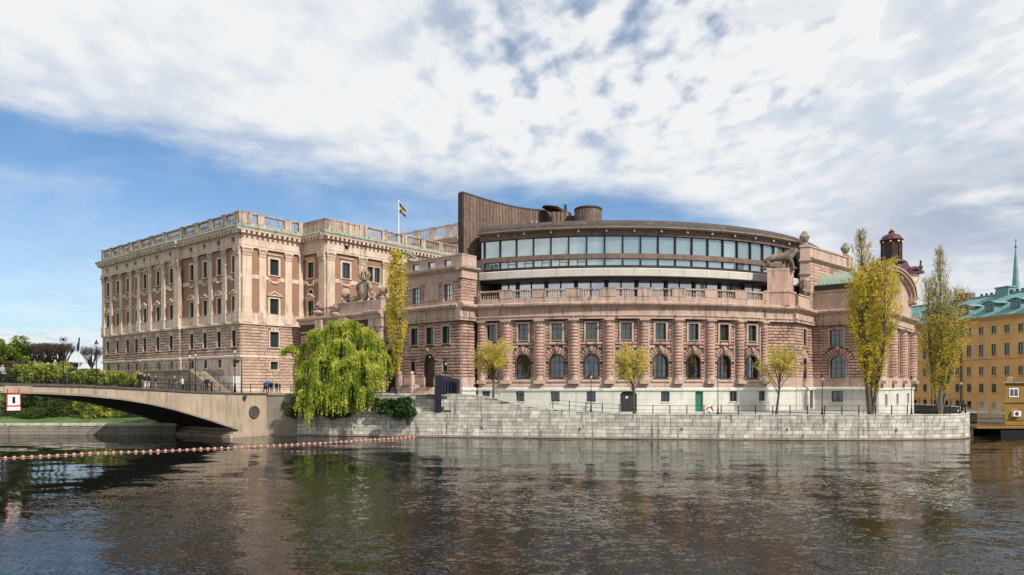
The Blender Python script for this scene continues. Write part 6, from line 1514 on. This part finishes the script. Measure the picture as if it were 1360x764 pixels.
# quay across the channel
FQ = Line((81.0, 150), (.19, -1)); fq = thing('far_quay', 'dark quay wall below the ochre building across the channel', 'quay wall', FQ.p(30)+(0,))
q = MB(); q.pbox(FQ, -30, 90, -.8, 0, -1, 1.7); q.build('wall_core', 'granitedk', fq); q = MB(); flatblocks(q, FQ, 0, 90, 1.5, .05, .5, 1.2, 0, .04); q.pbox(FQ, -30, 90, -.9, .1, 1.52, 1.72); q.build('stone_blocks', 'concg', fq)
vs = [FQ.p(-30, -.3)+(1.6,), FQ.p(90, -.3)+(1.6,), FQ.p(90, -80)+(1.6,), FQ.p(-30, -80)+(1.6,)]; q = MB(); q.add(vs, [(0, 1, 2, 3)]); tag(q.build('quay_street', 'paving'), kind='structure')
# floating ticket house
kx0, kx1, ky = X_at(1331.5, 97), X_at(1380, 97), 97.
kio = thing('floating_kiosk', 'mustard yellow two-storey floating kiosk at the right picture edge', 'kiosk', (kx0+3, ky+2, 0))
q = MB(); q.box(kx0-.5, kx1+.5, ky-.4, ky+5.4, -.4, .75); q.build('hull', 'iron', kio)
def kbox(mb, a_, b_, y0_, y1_, z0_, z1_):
    k_ = (y1_-y0_)*.69; mb.hexa([(a_, y0_, z0_), (b_, y0_, z0_), (b_+k_, y1_, z0_), (a_+k_, y1_, z0_)], [(a_, y0_, z1_), (b_, y0_, z1_), (b_+k_, y1_, z1_), (a_+k_, y1_, z1_)])
q = MB(); kbox(q, kx0+.3, kx1, ky, ky+5, 1.0, Z_at(509, 97)); kbox(q, kx0+.15, kx1+.2, ky-.15, ky+5.1, Z_at(535, 97), Z_at(532.5, 97)); q.build('walls', 'kiosk', kio)
q = MB(); kbox(q, kx0, kx1+.3, ky-.3, ky+5.3, Z_at(509, 97), Z_at(507.5, 97)); q.build('roof', 'concg', kio)
q = MB(); q.box(kx0-3.8, kx1+.4, ky-.5, ky+5.2, Z_at(569, 97)+.0, Z_at(566, 97)); q.build('deck', 'kiosk', kio)
def kz(py): return Z_at(py, 97)
a, b_ = X_at(1340, 97), X_at(1352.5, 97)
q = MB(); q.box(a, b_, ky-.06, ky+.02, kz(527.5), kz(515.5)); o_ = q.build('window', 'white', kio); q = MB(); q.box(a+.12, (a+b_)/2-.05, ky-.08, ky-.062, kz(526), kz(517)); q.box((a+b_)/2+.05, b_-.12, ky-.08, ky-.062, kz(526), kz(517)); q.build('panes', 'glass', o_)
q = MB(); a = X_at(1343, 97); q.box(a, a+1.0, ky-.5, ky-.02, kz(553), kz(546)); o_ = q.build('air_conditioner', 'white', kio); q = MB(); PKL = Line((a, ky-.5), (1, 0)); disc(q, PKL, .42, (kz(553)+kz(546))/2, .05, .26, 0, .02, 14); q.build('fan_grille', 'iron', o_)
q = MB()
for px in (1342, 1346): q.tube([(X_at(px, 97), ky+.5, kz(508)), (X_at(px, 97), ky+.5, kz(501)), (X_at(px+2, 97), ky+.5, kz(500)), (X_at(px+2.3, 97), ky+.5, kz(503))], .03, 5)
q.build('roof_vents', 'white', kio)
q = MB(); X0, X1 = X_at(1296.5, 97), X_at(1331, 97); z0, z1 = kz(566), kz(533.5)
q.box(X0, X0+.1, ky-.3, ky-.2, z0, z1); q.box(X1-.1, X1, ky-.3, ky-.2, z0, z1); xm = X0+(X1-X0)*.5; q.box(xm-.05, xm+.05, ky-.3, ky-.2, z0, z1); q.box(X0+.1, X1-.1, ky-.29, ky-.21, z1-.1, z1-.003); q.box(X0+.1, xm-.05, ky-.29, ky-.21, kz(549), kz(548)); q.box(xm+.05, X1-.1, ky-.29, ky-.21, kz(549), kz(548))
for zz in (554, 560): q.box(X0+.1, kx1, ky-.44, ky-.38, kz(zz), kz(zz)+.05)
q.build('cage_frame', 'kiosk', kio)
q = MB()
for i in range(46): x = X0+.1+(X1-X0-.2)*i/45; q.box(x-.009, x+.009, ky-.26, ky-.24, z0+.3, z1-.1)
for i in range(30): z = z0+.3+(z1-z0-.4)*i/29; q.box(X0+.1, X1-.1, ky-.259, ky-.241, z-.009, z+.009)
q.build('mesh_screen', 'concg', kio)
# gangway strut
q = MB(); q.tube([(X0+.6, ky, kz(567)), (X_at(1322, 97), ky, kz(572)), (kx0, ky, kz(574))], .06, 5); q.build('mooring_strut', 'iron', kio)

# ------------------------------------------------------------------ towers behind
cx_, cy_ = X_at(1184, 300), 300.; CZ = lambda py: Z_at(py, 300)
ch = thing('church_tower', 'dark red copper church lantern tower with a gilded top, rising behind the arched gable', 'tower', (cx_, cy_, 5))
q = MB(); q.box(cx_-7.4, cx_+7.4, cy_-7.4, cy_+7.4, 5, CZ(367)); q.build('tower_body', 'churchw', ch)
q = MB(); q.box(cx_-8.8, cx_+8.8, cy_-8.8, cy_+8.8, CZ(367), CZ(364.5)); q.lathe((cx_, cy_, 0), [(11.4, CZ(364.5)), (8.6, CZ(360)), (6.6, CZ(355)), (6.2, CZ(350))], 4); q.build('lower_cornice', 'church', ch)
for dx in (-5.2, 5.2):
    q = MB(); Pc = Line((cx_+dx, cy_-7.5), (1, 0)); disc(q, Pc, 0, CZ(367)-1.8, .02, 2.2, -.1, .25, 24); o_ = q.build('clock_face', 'churchw', ch); q = MB(); disc(q, Pc, 0, CZ(367)-1.8, 1.7, 2.1, .25, .35, 24); q.box(cx_+dx-.1, cx_+dx+.1, cy_-7.9, cy_-7.8, CZ(367)-1.8, CZ(367)-.4); q.build('clock_hands', 'gold', o_)
    q = MB(); archring(q, Pc, 0, CZ(367)-.2, 1.9, 3.0, -.5, 1.2, 0, 12); q.build('clock_hood', 'church', ch)
for dx, dy in ((-7.8, -7.8), (7.8, -7.8), (7.8, 7.8), (-7.8, 7.8)):
    q = MB(); q.lathe((cx_+dx, cy_+dy, CZ(364.5)), [(.7, 0), (.6, 1.2), (.9, 1.6), (.5, 2.6), (.25, 3.2), (.5, 4.0), (.1, 4.6)], 8); q.build('corner_urn', 'church', ch)
q = MB(); q.lathe((cx_, cy_, 0), [(6.0, CZ(350)), (5.6, CZ(347.5)), (3.7, CZ(347))], 8); q.lathe((cx_, cy_, 0), [(3.6, CZ(347.5)), (3.6, CZ(321)), (3.9, CZ(321)), (3.9, CZ(320))], 8)
for i in range(8):
    a = math.pi/8+i*math.pi/4; q.lathe((cx_+3.75*math.cos(a), cy_+3.75*math.sin(a), 0), [(.42, CZ(348)), (.34, CZ(346)), (.32, CZ(323)), (.46, CZ(321))], 6)
q.lathe((cx_, cy_, 0), [(4.5, CZ(320.5)), (4.7, CZ(319.4)), (4.1, CZ(318)), (3.8, CZ(316)), (3.0, CZ(313)), (1.4, CZ(311)), (1.0, CZ(309)), (1.3, CZ(308)), (.3, CZ(306))], 12); q.build('lantern', 'church', ch)
q = MB()
for i in range(8):
    a = i*math.pi/4; P8 = Line((cx_+3.62*math.cos(a)*.93+math.sin(a)*0, cy_+3.62*math.sin(a)*.93), (-math.sin(a), math.cos(a))); q.pbox(P8, -.7, .7, -.1, .12, CZ(343), CZ(326))
q.build('louvres', 'browndk', ch)
q = MB(); q.ball((cx_, cy_, CZ(304.5)), .55); q.tube([(cx_, cy_, CZ(304)), (cx_, cy_, CZ(298))], .16, 6)
for i in range(8): a = i*math.pi/4+.2; q.ball((cx_+3.9*math.cos(a), cy_+3.9*math.sin(a), CZ(322.5)), .5, 0, 8, 6)
q.tube([(cx_-.5, cy_, CZ(300)), (cx_+.5, cy_, CZ(300))], .12, 5); q.build('gilded_finial', 'gold', ch)
sx_, sy_ = X_at(1349, 350), 350.; SZ = lambda py: Z_at(py, 350)
sp = thing('church_spire', 'slender green copper church spire at the right picture edge', 'spire', (sx_, sy_, 5))
q = MB(); q.lathe((sx_, sy_, 0), [(2.1, SZ(395)), (1.55, SZ(380)), (.9, SZ(352)), (.28, SZ(331))], 8); q.build('spire', 'spire', sp)
q = MB(); q.lathe((sx_, sy_, 0), [(2.6, 5), (2.6, SZ(394))], 8); q.build('tower_body', 'churchw', sp)
q = MB(); q.tube([(sx_, sy_, SZ(332)), (sx_, sy_, SZ(317))], [.2, .1], 6); q.ball((sx_, sy_, SZ(328)), .5); q.tube([(sx_-.6, sy_, SZ(320)), (sx_+.6, sy_, SZ(320))], .12, 5); q.build('finial', 'browndk', sp)
# ------------------------------------------------------------------ people
def person(label, px, d, rz, top, legs, hair, pose=0, h=1.74, Poverride=None, extra=None):
    """one continuous body; coat, trousers, hair are faces of it"""
    k = h*1.07/1.74; rnd2 = random.Random(int(px*7))
    if pose == 0: lf, rf, la, ra = (.10, .04), (-.10, -.04), [(.24, .02, 1.18), (.25, .05, .92)], [(-.24, .02, 1.18), (-.25, .05, .92)]
    elif pose == 1: lf, rf, la, ra = (.10, -.34), (-.09, .30), [(.24, .10, 1.17), (.24, -.10, .95)], [(-.24, -.06, 1.18), (-.24, -.24, .98)]
    elif pose == 2: lf, rf, la, ra = (.11, .0), (-.11, .06), [(.26, -.05, 1.16), (.12, -.32, 1.2)], [(-.26, -.05, 1.16), (-.1, -.33, 1.22)]
    else: lf, rf, la, ra = (.09, .10), (-.12, -.05), [(.25, -.03, 1.17), (.16, -.26, 1.02)], [(-.24, .03, 1.18), (-.23, .0, .92)]
    vs = [(0, 0, .98), (0, -.01, 1.2), (0, 0, 1.40), (0, 0, 1.5), (0, -.02, 1.62), (0, -.02, 1.72), (.1, 0, .92), (.1, (lf[1]-.06)*.5-.02, .50), (lf[0], lf[1], .09), (lf[0], lf[1]-.17, .04),
          (-.1, 0, .92), (-.1, (rf[1]-.06)*.5-.02, .50), (rf[0], rf[1], .09), (rf[0], rf[1]-.17, .04), (.19, 0, 1.42), la[0], la[1], (-.19, 0, 1.42), ra[0], ra[1]]
    ed = [(0, 1), (1, 2), (2, 3), (3, 4), (4, 5), (0, 6), (6, 7), (7, 8), (8, 9), (0, 10), (10, 11), (11, 12), (12, 13), (2, 14), (14, 15), (15, 16), (2, 17), (17, 18), (18, 19)]
    rr = [(.17, .12), (.165, .12), (.17, .115), .055, .095, .07, .1, .07, .05, .045, .1, .07, .05, .045, .075, .052, .04, .075, .052, .04]
    me = evalskin('b', vs, ed, rr, 1)
    q = MB(); T = Matrix.Identity(4); mb_from_mesh(q, me, T)
    # fingers, nose, ears
    for hx, hy, hz, sgn in ((la[1][0], la[1][1], la[1][2], 1), (ra[1][0], ra[1][1], ra[1][2], -1)):
        el_ = la[0] if sgn > 0 else ra[0]; dv = (Vector((hx, hy, hz))-Vector(el_)).normalized(); sd_ = Vector((1, 0, 0)); w0_ = Vector((hx, hy, hz))
        for i, fl_2 in enumerate((.085, .1, .095, .075)): o_ = sd_*(i-1.5)*.02; q.tube([w0_+dv*.04+o_, w0_+dv*(.06+fl_2*.6)+o_, w0_+dv*(.05+fl_2)+o_+Vector((0, -.02, 0))], [.012, .010, .007], 5)
        q.tube([w0_+sd_*-.03*sgn, w0_+dv*.05-sd_*.055*sgn], [.013, .009], 5)
    q.tube([(0, -.115, 1.655), (0, -.14, 1.63)], [.012, .018], 5)
    for s_ in (-1, 1): q.tube([(s_*.085, -.01, 1.67), (s_*.1, 0, 1.62)], .018, 5)
    # colours by region
    q.m = []
    for f in q.f:
        c_ = [sum(q.v[i][a] for i in f)/len(f) for a in range(3)]
        if c_[2] > 1.685 or (c_[2] > 1.55 and c_[1] > .015): m_ = 3
        elif c_[2] > 1.46 and abs(c_[0]) < .14: m_ = 0
        elif abs(c_[0]) > .05 and (math.dist(c_, la[1]) < .07 or math.dist(c_, ra[1]) < .07 or (math.dist(c_, la[1]) < .17 and c_[2] < la[1][2]-.03) or (math.dist(c_, ra[1]) < .17 and c_[2] < ra[1][2]-.03)): m_ = 0
        elif c_[2] > .88: m_ = 1
        elif c_[2] > .1: m_ = 2
        else: m_ = 4
        q.m.append(m_)
    P_ = Poverride; x, y, z = P_ if P_ else zbp(px, d)
    R_ = Matrix.Translation((x, y, z)) @ Matrix.Rotation(rz, 4, 'Z') @ Matrix.Scale(k, 4)
    q.v = [tuple(R_ @ Vector(v)) for v in q.v]
    t_ = thing('person', label, 'person', (x, y, z), 'people walking on and around the bridge')
    q.build('body', [skin_, top, legs, hair, shoe_], t_, True)
    if extra == 'pack':
        b_ = MB(); b_.hexa([(-.15, .11, 1.02), (.15, .11, 1.02), (.15, .26, 1.02), (-.15, .26, 1.02)], [(-.12, .1, 1.44), (.12, .1, 1.44), (.12, .2, 1.44), (-.12, .2, 1.44)]); b_.v = [tuple(R_ @ Vector(v)) for v in b_.v]
        pk = thing('backpack', 'dark backpack worn by the walker at the left of the bridge', 'backpack', (x, y, z+1)); b_.build('bag', 'cl_navy', pk)
def cloth(n, c): M['cl_'+n] = mat('cloth_'+n, c, .9, .12, 6, .3, 30); return 'cl_'+n
for n, c in dict(black=(.012, .012, .015), navy=(.015, .022, .06), blue=(.05, .10, .24), white=(.65, .65, .63), beige=(.42, .34, .24), brown=(.10, .045, .03), grey=(.32, .34, .36), jeans=(.07, .12, .22), bright=(.03, .12, .45)).items(): cloth(n, c)
M['skin'] = mat('skin', (.5, .3, .22), .6, .05, 8, 0, 20); M['hairb'] = mat('brown_hair', (.06, .035, .02), .7, .2, 12, .3, 40); M['hairw'] = mat('fair_hair', (.42, .33, .2), .7, .2, 12, .3, 40)
skin_, shoe_ = 'skin', 'iron'
person('walker in a light grey jacket on the bridge at the left picture edge', 3.5, -1.2, 1.3, 'cl_grey', 'cl_black', 'hairw', 1, 1.72)
person('person all in black, leftmost of the three standing together on the bridge', 185.5, -2.6, .3, 'cl_black', 'cl_black', 'hairb', 0, 1.84)
person('person in a dark top and pale trousers, in the middle of the three standing together', 192.4, -2.2, 2.9, 'cl_navy', 'cl_white', 'hairb', 2, 1.68)
person('person in a dark jacket and white trousers, rightmost of the three standing together', 197.8, -2.4, -.8, 'cl_black', 'cl_white', 'hairb', 3, 1.74)
person('person in a navy jacket and beige trousers standing alone right of the group of three', 206.8, -1.8, -1.2, 'cl_navy', 'cl_beige', 'hairb', 3, 1.6)
person('person in a brown jacket and blue jeans walking beside the terrace wall', 231.8, -1.8, 1.2, 'cl_brown', 'cl_jeans', 'hairb', 1, 1.7)
person('person in a white jacket and dark trousers beside the one in brown', 242.6, -2.2, -1.6, 'cl_white', 'cl_black', 'hairb', 2, 1.6)
person('tall person all in black in front of the stair foot', 274.5, -1.6, .4, 'cl_black', 'cl_black', 'hairb', 0, 1.75)
person('person in a navy jacket standing at the right shoulder of the one in black', 281.3, -1.6, -.6, 'cl_navy', 'cl_navy', 'hairb', 2, 1.5)
for px, top, leg, hr, ps, hh, rz, lb in ((351.5, 'cl_navy', 'cl_black', 'hairb', 1, 1.7, 1.4, 'striding person in navy at the end of the bridge, left of the blue jacket'), (355.4, 'cl_bright', 'cl_navy', 'cl_bright', 0, 1.92, .2, 'tall person in a bright blue hooded jacket at the end of the bridge'),
   (360.4, 'cl_black', 'cl_black', 'hairb', 3, 1.7, .5, 'person in black right behind the bright blue jacket'), (367.2, 'cl_navy', 'cl_jeans', 'hairb', 0, 1.62, 2.8, 'person in a navy jacket and jeans near the right end of the bridge people'), (371.8, 'cl_black', 'cl_jeans', 'hairb', 2, 1.6, -1.2, 'rightmost person on the bridge end, in a dark jacket and jeans')):
    s_ = 0; x = X_at(px, 100.5); person(lb, px, 0, rz, top, leg, hr, ps, hh, (x, 100.5, 5.62))
# ------------------------------------------------------------------ sky, sun, camera
SUN_AZ = (.70, -.71); SUN_EL = math.radians(43)
w = bpy.data.worlds.new('World'); SC.world = w; w.use_nodes = True; t = NT(w)
out = t.n('ShaderNodeOutputWorld'); bg = t.n('ShaderNodeBackground'); t.l(bg.outputs[0], out.inputs[0])
sky = t.n('ShaderNodeTexSky'); sky.sky_type = 'NISHITA'; sky.sun_disc = False; sky.sun_elevation = SUN_EL
sky.sun_rotation = math.atan2(SUN_AZ[0], SUN_AZ[1]); sky.air_density = 1.0; sky.dust_density = .6; sky.ozone_density = 2.5
dirv = t.n('ShaderNodeTexCoord').outputs['Generated']; sx3 = t.n('ShaderNodeSeparateXYZ'); t.l(dirv, sx3.inputs[0]); X, Y, Z = sx3.outputs
az = t.math('ARCTAN2', X, Y); el_ = t.math('ARCSINE', Z)
zc_ = t.math('MAXIMUM', t.math('ADD', Z, .10), .05)
cv = t.n('ShaderNodeCombineXYZ'); t.l(t.math('DIVIDE', X, zc_), cv.inputs[0]); t.l(t.math('DIVIDE', Y, zc_), cv.inputs[1])
cv2 = t.n('ShaderNodeCombineXYZ'); t.l(az, cv2.inputs[0]); t.l(el_, cv2.inputs[1])
nA = t.noise(t.mapping(cv.outputs[0], (1, 1, 1), (3.1, 1.7, 0)), 1.5, 6, .58)          # sheet texture
nB = t.noise(t.mapping(cv.outputs[0], (1.5, .9, 1), (.4, 5.2, 0), (0, 0, .5)), 7.5, 4, .5)        # dapple
nC = t.noise(t.mapping(cv2.outputs[0], (2.2, 6.5, 1), (1.3, .9, 0)), 1.6, 7, .6)     # low streaks
# edge of the high sheet: falls to the right
eb = t.math('SUBTRACT', t.math('SUBTRACT', .268, t.math('MULTIPLY', az, .085)), t.math('MULTIPLY', t.ramp(az, .15, .6), .13))
up = t.ramp(t.math('SUBTRACT', t.math('ADD', el_, t.math('MULTIPLY', t.math('SUBTRACT', nC, .5), .17)), eb), -.035, .035)
lowc = t.ramp(t.math('SUBTRACT', t.math('ADD', .080, t.math('MULTIPLY', t.math('SUBTRACT', nC, .5), .26)), el_), -.03, .03)
right = t.ramp(t.math('ADD', az, t.math('MULTIPLY', t.math('SUBTRACT', nC, .5), .9)), .22, .42)
holes = t.ramp(t.math('ADD', t.math('MULTIPLY', nB, .66), t.math('MULTIPLY', nA, .34)), .36, .56)
holeamt = t.math('MULTIPLY', t.math('MULTIPLY', t.ramp(az, -.22, .02), t.ramp(el_, .24, .40)), .72)
sheet = t.math('MULTIPLY', up, t.math('SUBTRACT', 1., t.math('MULTIPLY', holeamt, t.math('SUBTRACT', 1., holes))))
veil = t.math('ADD', t.math('MULTIPLY', t.ramp(nC, .42, .72), .36), t.ramp(el_, .27, .04, 0., .30))
cov = t.math('MAXIMUM', t.math('MAXIMUM', sheet, t.math('MULTIPLY', lowc, .85)), t.math('MAXIMUM', t.math('MULTIPLY', right, .9), veil))
back = t.math('MULTIPLY', t.ramp(t.math('ABSOLUTE', az), 1.0, 1.5), t.ramp(nA, .36, .5, .55, .95))  # unseen cloud behind the camera, added for brighter glass and fill light
cov = t.math('MINIMUM', t.math('MAXIMUM', cov, back), .985)
shade = t.ramp(t.math('ADD', t.math('MULTIPLY', nA, .65), t.math('MULTIPLY', nB, .35)), .36, .56)
ccol = t.mix(shade, (5.0, 5.45, 6.15), (6.75, 6.85, 6.9))
dk = t.math('MULTIPLY', t.math('MULTIPLY', t.ramp(az, .36, .56), t.ramp(t.math('ABSOLUTE', t.math('SUBTRACT', el_, .20)), .11, .0)), t.ramp(nC, .32, .5))
ccol = t.mix(t.math('MULTIPLY', dk, .85), ccol, (2.6, 3.2, 4.4))
tint = t.mix(1., sky.outputs[0], (.74, .89, 1.0), 'MULTIPLY')
fin = t.mix(cov, tint, ccol)
t.l(fin, bg.inputs[0]); bg.inputs['Strength'].default_value = .09
sl = bpy.data.lights.new('sun', 'SUN'); sl.energy = 3.2; sl.angle = math.radians(.6); sl.color = (1, .93, .83)
so_ = bpy.data.objects.new('sun', sl); COL.objects.link(so_)
sv = Vector((SUN_AZ[0]*math.cos(SUN_EL), SUN_AZ[1]*math.cos(SUN_EL), math.sin(SUN_EL))); so_.rotation_euler = (-sv).to_track_quat('-Z', 'Y').to_euler()
cam = bpy.data.cameras.new('camera'); co_ = bpy.data.objects.new('camera', cam); COL.objects.link(co_); SC.camera = co_
co_.location = (0, 0, HC); co_.rotation_euler = (math.pi/2, 0, 0); cam.sensor_width = 36; cam.lens = 36*FPX/1360; cam.shift_y = (HZP-382)/1360; cam.clip_end = 9000; cam.clip_start = .5
vs_ = SC.view_settings; vs_.view_transform = 'Standard'; vs_.look = 'None'; vs_.exposure = 0.55; vs_.gamma = 1
try: vs_.use_curve_mapping = False
except Exception: pass
